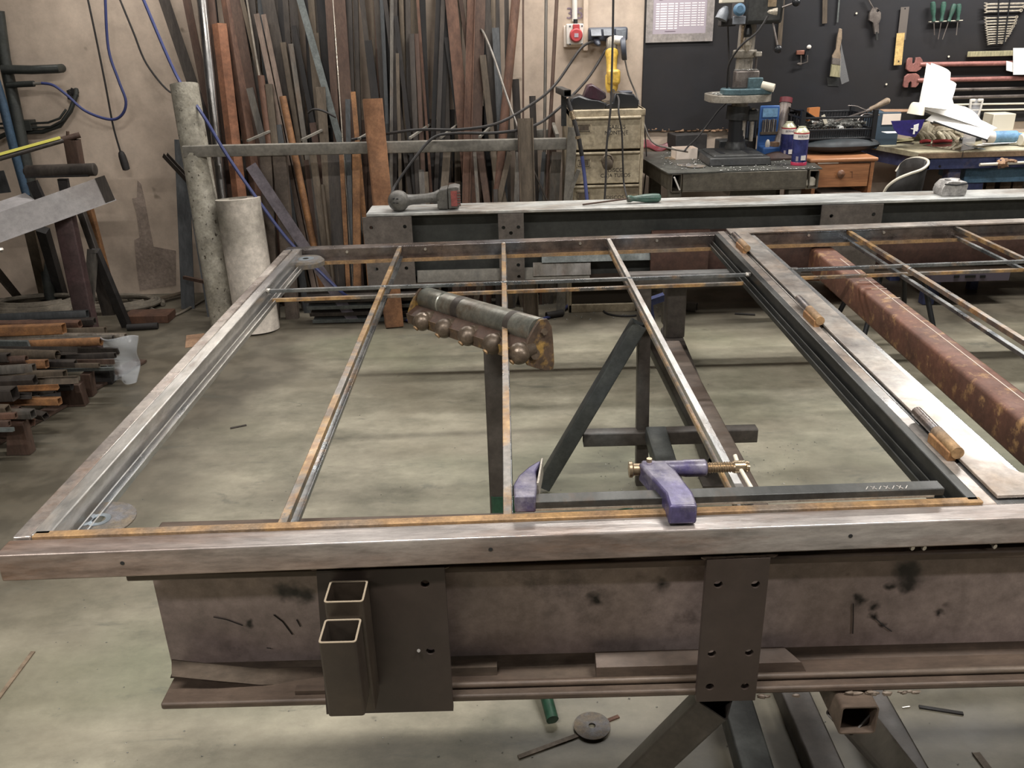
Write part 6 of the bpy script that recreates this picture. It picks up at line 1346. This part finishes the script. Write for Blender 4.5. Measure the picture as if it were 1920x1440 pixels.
obj('blade', MB().bar(h0, PY(1565, 228, 5.15), .016, .006), M_wgrey, fl); obj('ferrule', MB().cyl(h0 + (h0 - h1).normalized() * .02, h0, .011, 12), M_wgrey, fl)
thing('bent_wire', MB().sweep(smooth([PY(1590, 198, 5.25), PY(1605, 199, 5.25), PY(1620, 205, 5.22), PY(1640, 212, 5.2), PY(1648, 216, 5.2), PY(1620, 214, 5.15), PY(1608, 226, 5.12)]), .0035, 6), M_wgrey, 'bent bright wire sticking out of the crate', 'wire')
bkz = .9
tb2 = empty('teal_box', PY(1665, 250, 5.3), 'dark teal cardboard box with pale label behind the blue paper', 'box')
a, b = PY(1641, 247, 5.3), PY(1690, 210, 5.3); obj('carton', MB().box((a.x, 5.3, bkz - .02), (b.x, 5.5, b.z)), M_tbox, tb2, bev=.003); a, b = PY(1653, 234, 5.297), PY(1690, 213, 5.297); obj('box_label', MB().box((a.x, 5.296, a.z), (b.x, 5.2995, b.z)), M_cream, tb2)
obj('flap', MB().box((a.x + .03, 5.31, b.z + .008), (b.x + .09, 5.45, b.z + .012), -.2), M_card, tb2)

# ================================================================== blue work bench
BY = 4.80
wb = empty('work_bench', (3.1, 5.15, 0), 'blue steel work bench with worn plywood top at the right', 'bench')
cl = PZ(1722, 286, bkz); bl = PZ(1642, 256, bkz); XB = 4.9
yA = cl.y
obj('bench_top', MB().prism([(cl.x, yA), (XB, yA + .03), (XB, 5.56), (2.18, 5.56)], [], (0, 0, 0), (1, 0, 0), (0, 1, 0), (0, 0, 1), bkz - .03, bkz), M_woodtop, wb, bev=.002)
obj('edge_band', MB().box((cl.x + .002, yA - .006, bkz - .034), (XB, yA + .002, bkz - .006)), M_woodedge, wb)
obj('apron', MB().box((cl.x + .03, yA + .01, bkz - .10), (XB, yA + .05, bkz - .03)), M_bluep, wb, bev=.003); obj('side_apron', MB().prism([(cl.x + .03, yA + .01), (cl.x + .08, yA + .01), (2.27, 5.5), (2.22, 5.5)], [], (0, 0, 0), (1, 0, 0), (0, 1, 0), (0, 0, 1), bkz - .10, bkz - .03), M_bluep, wb)
lx = PY(1790, 320, yA + .06).x; obj('leg', MB().tube((lx, yA + .09, 0), (lx, yA + .09, bkz - .1), .075, .07, .003), M_bluep, wb); obj('leg', MB().tube((lx - .05, 5.48, 0), (lx - .05, 5.48, bkz - .1), .07, .07, .003), M_bluep, wb)
a = PY(1808, 315, yA + .14); obj('drawer_box', MB().box((a.x, yA + .12, a.z - .085), (XB, 5.4, a.z)), M_bluel, wb, bev=.003)
obj('lower_panel', MB().box((a.x, yA + .14, .45), (a.x + .13, yA + .16, a.z - .085)), M_bluep, wb); 
m = MB()
for k, (u, w_) in enumerate(((1825, 20), (1850, 16), (1876, 20), (1900, 18))):
    p = PY(u, 345, 5.3); m.box((p.x, 5.3, .5), (p.x + pxs(5.3, .7, w_), 5.4, p.z + .05))
thing('under_bench_boxes', m, M_woodedge, 'brown boxes on the shelf under the blue bench', 'box')
obj('shelf', MB().box((lx - .1, yA + .1, .46), (XB, 5.5, .485)), M_bluep, wb)
vb = empty('vice_handle', PY(1870, 308, yA - .05), 'grey sliding bar with rag-wrapped brown boss below the bench edge', 'vice')
p0 = PY(1837, 309, yA - .04); p1 = PY(1960, 303, yA - .04); obj('bar', MB().cyl(p0, p1, .009, 12), M_cream2, vb); m = MB(); c = PY(1880, 306, yA - .04)
m.ball(c, .03, 1.1, .8, .9, 12, .6, 8); m.ball(c + V(.05, 0, .01), .02, 1.6, .6, .6, 10, .6, 9); obj('boss', m, M_card, vb); obj('slide', MB().box((c.x - .02, yA - .05, c.z - .02), (c.x + .02, yA + .02, c.z + .02)), M_bluep, vb)
m = MB(); c = PY(1762, 312, yA + .01); m.ball(c, .008, n=6); m.sweep([PY(1806, 283, yA - .008), PY(1805, 290, yA - .009), PY(1803, 299, yA - .009)], .002, 5); thing('bench_wire', m, M_blk2, 'short black wire hanging over the bench edge', 'wire')
# lower shelf leg and lilac sheet seen beneath the back beam
a, b = PY(1746, 516, 4.9), PY(1892, 526, 4.9)
ls2 = empty('under_bench_tray', (a.x + .2, 5.0, b.z), 'pale lilac metal tray with slots under the bench, seen below the gate', 'tray')
obj('tray', MB().box((a.x, 4.9, b.z), (b.x, 5.3, b.z + .07)), mat('lilac_steel', (120, 112, 128), None, .5), ls2, bev=.003)
for u in (1789, 1810, 1838): 
    q = PY(u, 518, 4.898); obj('slot', MB().box((q.x, 4.894, q.z - .01), (q.x + (.06 if u == 1810 else .03), 4.9, q.z + .006)), M_blk, ls2)
q = PZ(1742, 572, 0); obj('leg', MB().box((q.x - .04, 4.92, 0), (q.x + .03, 4.98, b.z)), M_bluep, ls2, bev=.004)
obj('leg', MB().box((b.x - .06, 5.2, 0), (b.x - .01, 5.25, b.z)), M_bluep, ls2)
# clutter on the bench ---------------------------------------------------
def sheet(name, pts, z, mt, lab, cat='paper', th=.0015):
    P = [PZ(u, v, z) for u, v in pts]; m = MB().prism([(p.x, min(p.y, 5.5)) for p in P], [], (0, 0, 0), (1, 0, 0), (0, 1, 0), (0, 0, 1), z - th, z); return thing(name, m, mt, lab, cat)
sheet('paper_sheet', [(1632, 252), (1645, 266), (1678, 265), (1668, 252)], bkz + .006, M_paper, 'white sheet overhanging the left corner of the bench')
sheet('paper_sheet', [(1640, 247), (1655, 256), (1690, 256), (1680, 244)], bkz + .009, M_paper, 'small white sheets left of the blue paper')
sheet('yellow_card', [(1668, 257), (1680, 266), (1712, 263), (1704, 255)], bkz + .012, M_yelp, 'yellow card in front of the blue paper')
sheet('dark_strip', [(1678, 266), (1712, 270), (1714, 268), (1682, 264)], bkz + .004, M_wgrey, 'thin dark strip beneath the yellow card', 'strip')
sheet('paper_sheet', [(1822, 275), (1960, 262), (1960, 235), (1850, 248)], bkz + .006, M_paper, 'large white drawing spread on the right of the bench')
sheet('paper_sheet', [(1850, 262), (1975, 255), (1975, 228), (1880, 236)], bkz + .012, M_paper, 'upper white drawing sheet overlapping the large one')
sheet('glass_plate', [(1730, 272), (1800, 283), (1845, 276), (1790, 262)], bkz + .0035, M_pud, 'smooth grey plate lying at the front of the bench', 'plate')
# big folded paper stack
pb = empty('paper_pile', PZ(1780, 240, bkz), 'tall heap of folded white drawings rising above the bench', 'paper')
def P3(u, v, Y): return PY(u, v, Y)
def foldsheet(nm, quad, amp=.01, mt=M_paper, seed=0):
    q = [P3(*c) for c in quad]; rnd = random.Random(seed); ph = rnd.random() * 6
    def f(s, t):
        p = (q[0] * (1 - s) + q[1] * s) * (1 - t) + (q[3] * (1 - s) + q[2] * s) * t
        return p + V(0, -amp * sin(pi * s) + .004 * sin(6 * t + ph), amp * .4 * sin(pi * t))
    obj(nm, MB().grid(f, 10, 10, (0, -.003, .001)), mt, pb)
foldsheet('paper_fold', [(1722, 205, 5.25), (1800, 240, 5.1), (1770, 150, 5.35), (1738, 118, 5.4)], .05, seed=1)
foldsheet('paper_fold', [(1722, 205, 5.24), (1775, 205, 5.1), (1782, 136, 5.3), (1746, 118, 5.38)], .05, seed=2)
foldsheet('paper_fold', [(1730, 200, 5.12), (1780, 205, 5.0), (1794, 158, 5.15), (1766, 145, 5.22)], .04, seed=3)
foldsheet('paper_fold', [(1718, 200, 5.15), (1850, 243, 5.0), (1810, 200, 5.25), (1760, 190, 5.3)], .05, seed=4)
foldsheet('paper_fold', [(1735, 225, 5.1), (1850, 262, 4.92), (1870, 240, 5.1), (1780, 200, 5.25)], .04, seed=5)
foldsheet('crumpled_corner', [(1700, 212, 5.15), (1732, 216, 5.1), (1738, 190, 5.2), (1716, 192, 5.22)], .06, M_cream2, 6)
obj('black_folder', MB().sweep([PY(1750, 228, 5.0), PY(1800, 246, 4.95), PY(1852, 263, 4.9), PY(1850, 266, 4.9)], .005, 6), M_blk, pb)
# blue paper with white mark
bpz = empty('blue_flyer', PY(1700, 250, 5.08), 'deep blue curved flyer with white wing and sword emblem', 'flyer')
P = [PY(u, v, 5.05) for u, v in ((1671, 227), (1734, 224), (1728, 240), (1716, 257), (1700, 255), (1684, 252), (1676, 242))]
obj('sheet', MB().prism([(p.x, p.z) for p in P], [], (0, 5.05, 0), (1, 0, 0), (0, 0, 1), (0, 1, 0), 0, .004), M_navy, bpz)
def em(pts): 
    q = [PY(1660 + x / 14.4, 180 + y / 14.4, 5.048) for x, y in pts]; return MB().prism([(p.x, p.z) for p in q], [], (0, 5.0465, 0), (1, 0, 0), (0, 0, 1), (0, 1, 0), 0, .003)
e = obj('emblem', em([(770, 790), (905, 745), (895, 800), (885, 850), (890, 890), (870, 930), (860, 955), (800, 945), (790, 1030), (740, 1030), (755, 950), (760, 905), (690, 890), (690, 870), (765, 875)]), M_paper, bpz)
m = MB().box(PY(1663, 250, 5.12), PY(1680, 246, 5.2)); obj('prop_card', m, M_paper, bpz)
# gloves
for k, (u, v, sx, sz, lab) in enumerate(((1733, 248, 1.5, 1.2, 'dirty cream leather glove crumpled right of the blue flyer'), (1772, 252, 1.9, .9, 'grubby pale leather glove lying under the paper heap'))):
    p = PZ(u, 264, bkz); p.y = max(p.y, yA + .1); g = MB(); g.ball(p + V(0, .03, .045 * sz), .045, sx, .9, sz, 12, .6, k)
    for i in range(3): g.sweep(smooth([p + V(-.05 + .03 * i, .0, .05), p + V(-.04 + .033 * i, -.03, .035), p + V(-.03 + .036 * i, -.045, .012)], 4), .013, 8)
    g.sweep(smooth([p + V(.05, .02, .05), p + V(.09, .0, .035), p + V(.10, -.02, .014)], 4), .014, 8)
    thing('leather_glove', g, M_glove, lab, 'glove')
for k, (u0, u1, lab, col) in enumerate(((1726, 1744, 'black and red tool handle in front of the gloves, left', M_red), (1750, 1784, 'red handled cutter lying in front of the gloves', M_red))):
    a = PZ(u0, 266, bkz + .012); b = PZ(u1, 265, bkz + .012); kn = empty('cutter', (a.x, a.y, bkz), lab, 'knife')
    obj('grip', MB().sweep([a, (a + b) / 2 + V(0, 0, .004), b], .010, 8), col, kn); obj('dark_underside', MB().bar(a + V(0, .002, -.008), b + V(0, .002, -.008), .018, .006), M_blk, kn)
m = MB().grid(lambda s, t: V(PZ(1744, 262, bkz).x + s * .09, yA + .09 - s * .06 + t * .02, bkz + .005 + .02 * (1 - s) ** 2), 8, 2, (0, 0, .0015)); thing('metal_strip', m, M_ltblue, 'curved thin steel blade lying by the red cutter', 'blade')
a = PZ(1800, 262, bkz + .012); pz_ = empty('black_pen', (a.x, a.y, bkz), 'black pointed cutter at the front edge of the gloves', 'pen'); obj('body', MB().lathe([(.012, 0), (.014, .03), (.013, .08), (.004, .16), (.0, .17)], a, (1, -.05, 0), 12), M_blk, pz_); obj('clip', MB().box((a.x + .03, a.y - .014, bkz + .018), (a.x + .06, a.y - .008, bkz + .026)), M_lwhite, pz_)
# clear stand, boxes, roll
a, b = PY(1813, 226, 5.25), PY(1844, 187, 5.25); cs = empty('clear_stand', ((a.x + b.x) / 2, 5.28, a.z), 'clear plastic holder with white rounded frame behind the paper', 'holder')
cxm = (a.x + b.x) / 2; m = MB().sweep(smooth([(a.x + .004, 5.25, b.z), (a.x + .008, 5.25, a.z + .06), (a.x + .02, 5.25, a.z + .02), (cxm, 5.25, a.z + .012), (b.x - .02, 5.25, a.z + .02), (b.x - .008, 5.25, a.z + .06), (b.x - .004, 5.25, b.z)]), .006, 8); obj('frame', m, M_lwhite, cs)
obj('pane', MB().box((a.x, 5.256, bkz), (b.x, 5.262, b.z + .004)), M_glass, cs); obj('cap', MB().box((a.x, 5.245, b.z - .012), (a.x + .03, 5.26, b.z + .006)), M_lwhite, cs, bev=.004); obj('cap', MB().box((b.x - .03, 5.245, b.z - .012), (b.x, 5.26, b.z + .006)), M_lwhite, cs, bev=.004)
a, b = PY(1862, 226, 5.3), PY(1906, 213, 5.3); thing('cream_box', MB().box((a.x, 5.3, bkz), (b.x, 5.42, b.z)), M_cream2, 'small cream cardboard box at the rear of the bench', 'box', bev=.004)
a = PY(1866, 236, 5.15); rl = empty('blue_roll', (a.x, 5.15, bkz), 'light blue cylindrical roll with white label lying on the drawings', 'roll')
obj('roll', MB().cyl((a.x, 5.15, bkz + .05), (a.x + .13, 5.15, bkz + .05), .034, 20), M_ltblue, rl); obj('neck', MB().lathe([(.034, 0), (.02, .02), (.02, .035)], (a.x + .13, 5.15, bkz + .05), (1, 0, 0), 18), M_ltblue, rl); obj('paper_label', MB().cyl((a.x - .05, 5.15, bkz + .05), (a.x, 5.15, bkz + .05), .0345, 20), M_canw, rl)
a = PY(1918, 236, 5.1); thing('white_bottle', MB().lathe([(.03, 0), (.035, .01), (.035, .06), (.02, .08), (.015, .1)], (a.x, 5.1, bkz + .035), (1, .1, 0), 18), M_cream2, 'pale bottle lying at the right frame edge of the bench', 'bottle')
a = PZ(1912, 254, bkz + .02); thing('yellow_rag', MB().ball(a, .035, 1.5, .8, .5, 12, .5, 3), M_yelp, 'small yellow-brown rag at the right edge of the bench', 'rag')

# ================================================================== tools on the black board
BYF = 5.572
wr = empty('open_spanner', PY(1800, 122, 5.56), 'upper red painted long open-ended spanner on the board', 'spanner')
def spanner(v0, v1, root, u0, u1):
    y = 5.55; a = PY(u0 + 22, v0, y); b = PY(1990, v1, y); obj('shaft', MB().cyl(a, b, .014, 12), M_redwr, root)
    c = PY(u0 + 12, v0, y); w_ = .052
    pts = [(-.05, .028), (-.042, .04), (-.018, .04), (-.016, .012), (-.008, .004), (.0, .012), (.002, .04), (.03, .042), (.044, .026), (.05, .012), (.05, -.012), (.04, -.03), (.02, -.042), (-.03, -.04), (-.048, -.024)]
    return c, pts
c, pts = spanner(121, 117, wr, 1702, 1); obj('open_jaw', MB().prism(pts, [], c, (1, 0, 0), (0, 0, 1), (0, 1, 0), -.008, .008), M_redwr, wr, bev=.003)
wr2 = empty('open_spanner', PY(1800, 150, 5.56), 'lower red painted long open-ended spanner on the board', 'spanner')
c, pts = spanner(151, 145, wr2, 1697, 1); obj('open_jaw', MB().prism([(x, -z) for x, z in pts][::-1], [], c, (1, 0, 0), (0, 0, 1), (0, 1, 0), -.008, .008), M_redwr, wr2, bev=.003)
for k, (v0, v1, u0, lab) in enumerate(((169, 164, 1790, 'thick grey rod, top one of four under the red spanners'), (184, 178, 1790, 'thick grey rod, second of four under the red spanners'), (197, 193, 1782, 'thin pale rod, third of four under the red spanners'), (208, 204, 1782, 'thin pale rod, lowest of four under the red spanners'))):
    thing('steel_rod', MB().cyl(PY(u0 - 60, v0 + .4, 5.555), PY(1990, v1, 5.555), .010 if k < 2 else .006, 10), M_wgrey if k < 2 else M_cream2, lab, 'rod', 'rods on the board')
a, b = PY(1814, 102, 5.56), PY(1925, 99, 5.56); thing('hacksaw_blade', MB().bar(a, b, .008, .032), M_brist, 'dull greenish flat steel bar hung above the red spanners', 'bar', bev=.003)
wp_ = empty('wall_papers', PY(1910, 120, 5.5), 'white papers hanging on the board at the right frame edge', 'paper')
m = MB().grid(lambda s, t: PY(1900 + 60 * s, 140 - 50 * t, 5.52 - .03 * sin(pi * s)), 6, 6, (0, -.003, 0)); obj('sheet', m, M_paper, wp_); m = MB().grid(lambda s, t: PY(1887 + 24 * s, 132 - 18 * t + 6 * s, 5.53), 3, 3, (0, -.002, 0)); obj('sheet', m, M_paper, wp_)
# screwdrivers in a rack
for k, (u0, v0, u1, v1, ut, vt, lab) in enumerate(((1749, 3, 1751, 40, 1752, 66, 'first green-handled screwdriver from the left on the board'), (1770, 3, 1765, 40, 1759, 74, 'second green-handled screwdriver, the longest one'), (1790, 7, 1779, 40, 1767, 74, 'third green-handled screwdriver, slanting most'), (1798, 7, 1796, 38, 1793, 66, 'fourth green-handled screwdriver from the left'))):
    a, b, t_ = PY(u0, v0, 5.54), PY(u1, v1, 5.54), PY(ut, vt, 5.54); r0 = empty('screwdriver', b, lab, 'screwdriver', 'screwdrivers on the board'); L = (b - a).length
    obj('handle', MB().lathe([(.006, 0), (.013, .004), (.0155, L * .2), (.014, L * .5), (.009, L * .75), (.011, L * .95), (.012, L)], a, b - a, 12), M_greenh, r0); obj('blade', MB().cyl(b, t_, .003, 8), M_wgrey, r0)
m = MB().bar(PY(1742, 41, 5.555), PY(1804, 38, 5.555), .02, .004); thing('screwdriver_rack', m, M_cream2, 'thin pale rail holding the green screwdrivers', 'rack')
# combination wrenches
for k in range(15):
    v = (7, 13.5, 20.5, 33, 39, 44.5, 50, 54.5, 59, 63.5, 68.5, 73, 77.5, 81.5)[k] if k < 14 else -2
    if k == 14: continue
    u0 = 1850 + (0 if k < 3 else -1 + (k - 3) * .5); u1 = (1925, 1920, 1914, 1906, 1904, 1903, 1900, 1897, 1895, 1893, 1890, 1886, 1884, 1878)[k]
    a, b = PY(u0, v + 1, 5.545), PY(u1, v - 1, 5.545); r_ = (.0095, .009, .0085)[k] if k < 3 else .0075 - (k - 3) * .00025
    w_ = empty('combination_wrench', (a + b) / 2, '%s chrome combination wrench from the top in the graded column' % ['largest, first', 'second', 'third', 'fourth', 'fifth', 'sixth', 'seventh', 'eighth', 'ninth', 'tenth', 'eleventh', 'twelfth', 'thirteenth', 'smallest, last'][k], 'wrench', 'chrome wrenches on the board')
    obj('shaft', MB().bar(a, b, .004, r_ * 1.1), M_chrome, w_, bev=.001)
    j = [(-1.6, .9), (-1.2, 1.3), (-.2, 1.2), (.9, .5), (1.3, 0), (.9, -.5), (-.2, -1.2), (-1.2, -1.3), (-1.6, -.9), (-.6, -.5), (-.3, 0), (-.6, .5)]
    obj('open_jaw', MB().prism([(x * r_ * 1.15, z * r_ * .8) for x, z in j], [], a, (1, 0, 0), (0, 0, 1), (0, 1, 0), -.003, .003), M_chrome, w_)
    obj('ring_end', MB().prism(circ(r_ * 1.1, 14), [circ(r_ * .6, 10)], b, (1, 0, 0), (0, 0, 1), (0, 1, 0), -.004, .004), M_chrome, w_)
for sd_, u0, u1 in (('left', 1873, 1869), ('right', 1894, 1882)): thing('wrench_holder', MB().bar(PY(u0, -2, 5.535), PY(u1, 84, 5.535), .006, .006, (0, -1, 0)), M_blk, sd_ + ' one of two thin black vertical strips holding the chrome wrenches', 'holder', 'wrench holder strips')
# ruler, brush, caliper, odd tools
rl_ = empty('steel_ruler', PY(1688, 120, 5.56), 'steel ruler with yellow lower half hanging on the board', 'ruler')
obj('steel_part', MB().bar(PY(1697, 13, 5.562), PY(1690, 75, 5.562), .05, .003, (0, -1, 0)), M_ruler, rl_); obj('yellow_part', MB().bar(PY(1689, 62, 5.558), PY(1683, 122, 5.558), .048, .003, (0, -1, 0)), M_rulery, rl_); obj('hole', MB().cyl(PY(1684.5, 115, 5.556), PY(1684.5, 115, 5.558), .006, 12), M_blk, rl_); obj('hole', MB().cyl(PY(1697, 16, 5.559), PY(1697, 16, 5.561), .004, 12), M_blk, rl_)
br = empty('paint_brush', PY(1567, 145, 5.55), 'flat paint brush in torn clear wrapping hung on the board', 'brush')
q = [PY(u, v, 5.545) for u, v in ((1574, 53), (1579, 54), (1579, 72), (1575, 92), (1577, 104), (1577, 118), (1561, 116), (1561, 104), (1568, 92), (1570, 72))]
obj('handle', MB().prism([(p.x, p.z) for p in q], [], (0, 5.545, 0), (1, 0, 0), (0, 0, 1), (0, 1, 0), 0, .014), M_brushw, br, bev=.003); q = [PY(u, v, 5.545) for u, v in ((1561, 114), (1577, 116), (1575, 145), (1557, 143))]
obj('bristles', MB().prism([(p.x, p.z) for p in q], [], (0, 5.545, 0), (1, 0, 0), (0, 0, 1), (0, 1, 0), 0, .014), M_brist, br); q = [PY(u, v, 5.545) for u, v in ((1561, 108), (1577, 110), (1577, 122), (1560, 120))]
obj('ferrule', MB().prism([(p.x, p.z) for p in q], [], (0, 5.543, 0), (1, 0, 0), (0, 0, 1), (0, 1, 0), 0, .018), M_wgrey, br)
q = [PY(u, v, 5.54) for u, v in ((1577, 80), (1580, 96), (1592, 152), (1578, 158), (1574, 140))]; obj('wrapping', MB().prism([(p.x, p.z) for p in q], [], (0, 5.538, 0), (1, 0, 0), (0, 0, 1), (0, 1, 0), 0, .002), M_wrap, br)
cu = empty('hanging_pliers', PY(1640, 60, 5.55), 'dark grease gun shaped tool hanging from a nail, upper middle of the board', 'tool')
q = [PY(u, v, 5.545) for u, v in ((1636, 15), (1645, 14), (1652, 24), (1652, 34), (1648, 44), (1648, 62), (1641, 64), (1637, 42), (1630, 38), (1631, 26))]; obj('body', MB().prism([(p.x, p.z) for p in q], [circ(.009, 10, PY(1646, 20, 5.545).x, PY(1646, 20, 5.545).z)], (0, 5.545, 0), (1, 0, 0), (0, 0, 1), (0, 1, 0), 0, .02), M_wgrey, cu, bev=.003)
obj('tip', MB().cyl(PY(1643, 60, 5.55), PY(1644, 75, 5.55), .008, 10), M_drill, cu); obj('cord', MB().sweep(smooth([PY(1626, -6, 5.55), PY(1632, 6, 5.55), PY(1638, 16, 5.55)]), .004, 6), M_wgrey, cu)
for u0, v0, u1, v1, w_, mt_, lab in ((1547, -20, 1546, 44, .028, 'khaki', 'brown wooden strip hanging at the top centre of the board'), (1575, -20, 1570, 42, .008, 'pale', 'thin bright rod hanging right of the wooden strip'), (1468, -10, 1461, 88, .026, 'khaki', 'long dull steel strip hanging behind the feed handle')):
    thing('hanging_strip', MB().bar(PY(u0, v0, 5.565), PY(u1, v1, 5.565), w_, .006, (0, -1, 0)), M_stk[mt_], lab, 'strip')
hk = empty('small_clamp', PY(1503, 108, 5.55), 'small copper and steel clamp fixed on the board with a white knob', 'clamp')
obj('copper_block', MB().box(PY(1494, 103, 5.55), PY(1507, 94, 5.57)), mat('copper_block', (160, 96, 74), None, .4, .5), hk, bev=.003); obj('steel_frame', MB().sweep([PY(1502, 104, 5.55), PY(1502, 120, 5.55), PY(1514, 116, 5.55), PY(1514, 103, 5.55)], .004, 6), M_wgrey, hk); obj('white_knob', MB().ball(PY(1517, 88, 5.55), .014, 1, .5, .9, 12), M_lwhite, hk); obj('arm', MB().bar(PY(1515, 92, 5.56), PY(1511, 108, 5.56), .02, .01, (0, -1, 0)), M_blk, hk); obj('foot', MB().ball(PY(1499, 120, 5.55), .012, 1.5, .6, .7, 8, .3), M_wgrey, hk)
thing('label_scrap', poly([(1550, 145), (1574, 146), (1573, 162), (1552, 161)], 5.572, .002), M_drill, 'small dark sticker below the brush on the board', 'sticker')
for k, (u, v, lab) in enumerate(((1606, 25, 'tiny white nail head left of the hanging tool'), (1662, 158, 'white chip on the board left of the lower spanner'), (1779, 106, 'pale nail above the upper red spanner'))): thing('nail', MB().cyl(PY(u, v, 5.566), PY(u, v, 5.575), .006, 8), M_cream2, lab, 'nail')

# ================================================================== chair
cy_ = 4.35; chx = empty('tub_chair', PY(1700, 350, cy_ + .1), 'charcoal tub chair with cream piping seen behind the back beam', 'chair')
# rim path: back high at right, sweeping down to the left
rim = [PY(u, v, y) for u, v, y in ((1655, 366, 4.34), (1664, 350, 4.32), (1682, 336, 4.30), (1705, 326, 4.30), (1728, 318, 4.32), (1740, 308, 4.38), (1738, 300, 4.5), (1722, 296, 4.62), (1703, 299, 4.72), (1690, 308, 4.76), (1680, 322, 4.76))]
rim = smooth(rim, 5)
obj('piping', MB().sweep(rim, .007, 8), M_cream2, chx)
ctr = V(sum(p.x for p in rim) / len(rim), sum(p.y for p in rim) / len(rim), 0)
def shell(s, t):
    i = min(int(s * (len(rim) - 1)), len(rim) - 1); p = rim[i]; k = 1 - .35 * t; return V(ctr.x + (p.x - ctr.x) * k, ctr.y + (p.y - ctr.y) * k, p.z * (1 - t) + .42 * t)
obj('shell', MB().grid(shell, 50, 8, None), M_chair, chx); sm_ = chx.children[-1].modifiers.new('solid', 'SOLIDIFY'); sm_.thickness = .012
obj('seat', MB().ball((ctr.x, ctr.y, .42), .2, 1, 1, .25, 18), M_chair, chx)
for sx, sy in ((-1, -1), (1, -1), (1, 1), (-1, 1)): obj('leg', MB().cyl((ctr.x + sx * .1, ctr.y + sy * .1, .4), (ctr.x + sx * .2, ctr.y + sy * .2, 0), .014, 10), M_blk, chx)

# ================================================================== on the back beam
bt_ = .82
tg = empty('cordless_tool', (PY(780, 400, 4.1).x, 4.1, bt_), 'dusty grey cordless tool with round head and red battery on the back beam', 'power tool')
hc = PY(748, 390, 4.08); hc.z = bt_ + .047; hc.y = 4.09
obj('head', MB().lathe([(.0, -.052), (.026, -.05), (.043, -.036), (.05, -.012), (.05, .012), (.043, .036), (.026, .05), (0, .052)], hc, (.25, -1, .15), 24), M_tool, tg)
m = MB()
for dx, dz in ((-.016, .02), (0, .018), (-.016, 0), (0, -.002)): m.box((hc.x + dx - .005, hc.y - .056, hc.z + dz), (hc.x + dx + .005, hc.y - .045, hc.z + dz + .003))
obj('vent_slots', m, M_blk, tg)
e = PY(825, 385, 4.12); e.z = bt_ + .055; e.y = 4.12
obj('grip', MB().lathe([(.034, .03), (.026, .05), (.023, .08), (.022, .13), (.026, .17), (.036, (e - hc).length)], hc, e - hc, 18), M_tool, tg)
bx_ = e.x; obj('foot', MB().prism([(-.02, -.05), (.03, -.052), (.03, .05), (-.005, .042), (-.022, .02)], [], (bx_ + .012, 4.07, e.z), (1, 0, 0), (0, 0, 1), (0, 1, 0), 0, .09), M_tool, tg, bev=.006)
ba_ = obj('battery', MB().prism([(0, -.05), (.05, -.046), (.056, .05), (.03, .056), (0, .05)], [], (bx_ + .044, 4.068, e.z), (1, 0, 0), (0, 0, 1), (0, 1, 0), 0, .095), M_tool, tg, bev=.005)
obj('red_grille', MB().box((bx_ + .058, 4.064, e.z - .036), (bx_ + .102, 4.069, e.z + .036)), M_grille, ba_)
for k in range(6): obj('grille_rib', MB().box((bx_ + .088, 4.060, e.z - .034 + k * .0125), (bx_ + .104, 4.066, e.z - .027 + k * .0125)), M_bplate, ba_)
q0, q1 = PY(1175, 380, 4.12), PY(1239, 376, 4.12)
sd = empty('screwdriver', V(q0.x, 4.12, bt_), 'worn green-handled screwdriver lying on the back beam', 'screwdriver'); L = q1.x - q0.x; zc = bt_ + .022
obj('handle', MB().lathe([(.012, 0), (.017, .004), (.0165, .02), (.0125, .03), (.015, .05), (.0205, .09), (.0215, .13), (.02, L - .008), (.012, L)], (q0.x, 4.12, zc), (1, .04, .0), 20), M_greenh, sd); a = PY(1092, 388, 4.1); obj('blade', MB().cyl((q0.x, 4.12, zc), (a.x, 4.09, bt_ + .006), .0042, 10), M_stk['brown'], sd)
a, b = PY(1750, 368, 4.12), PY(1815, 362, 4.12); tpz = empty('tape_measure', (a.x, 4.13, bt_), 'foil-wrapped worn tape measure standing on the back beam', 'tape measure')
m = MB().prism([(-.058, 0), (.03, -.0), (.055, .004), (.06, .05), (.05, .066), (-.01, .072), (-.04, .068), (-.06, .046), (-.066, .02)], [], ((a.x + b.x) / 2 + .0, 4.085, bt_), (1, .0, 0), (0, 0, 1), (0, 1, 0), 0, .09); obj('case', m, M_tape, tpz, bev=.008)
obj('top_ridge', MB().ball(((a.x + b.x) / 2, 4.13, bt_ + .07), .035, 1.1, .8, .25, 12, .3, 2), M_tape, tpz); obj('rim', MB().sweep([((a.x + b.x) / 2 - .055, 4.083, bt_ + .058), ((a.x + b.x) / 2 - .0, 4.08, bt_ + .052), ((a.x + b.x) / 2 + .052, 4.083, bt_ + .058)], .003, 6), M_blk, tpz)
# oil puddle / clear dome on the floor
c = PZ(1560, 575, 0); thing('clear_dome', MB().ball((c.x, c.y - .05, .0), .17, 1, .8, .12, 24), mat('clear_shiny_film', (150, 142, 126), None, .05, 0, alpha=.45), 'shiny clear plastic film lying on the floor beyond the middle stile', 'plastic')
c = PZ(1530, 516, 0); thing('orange_tray', MB().box(PY(1505, 527, 4.95), PY(1560, 516, 5.05)), M_orng, 'orange plastic tray on the floor behind the rusty tube', 'tray', bev=.004)
thing('floor_twig', MB().bar(PZ(1378, 588, .004), PZ(1416, 590, .004), .02, .006), M_blk2, 'small dark sliver of metal on the floor beyond the stand foot', 'scrap')
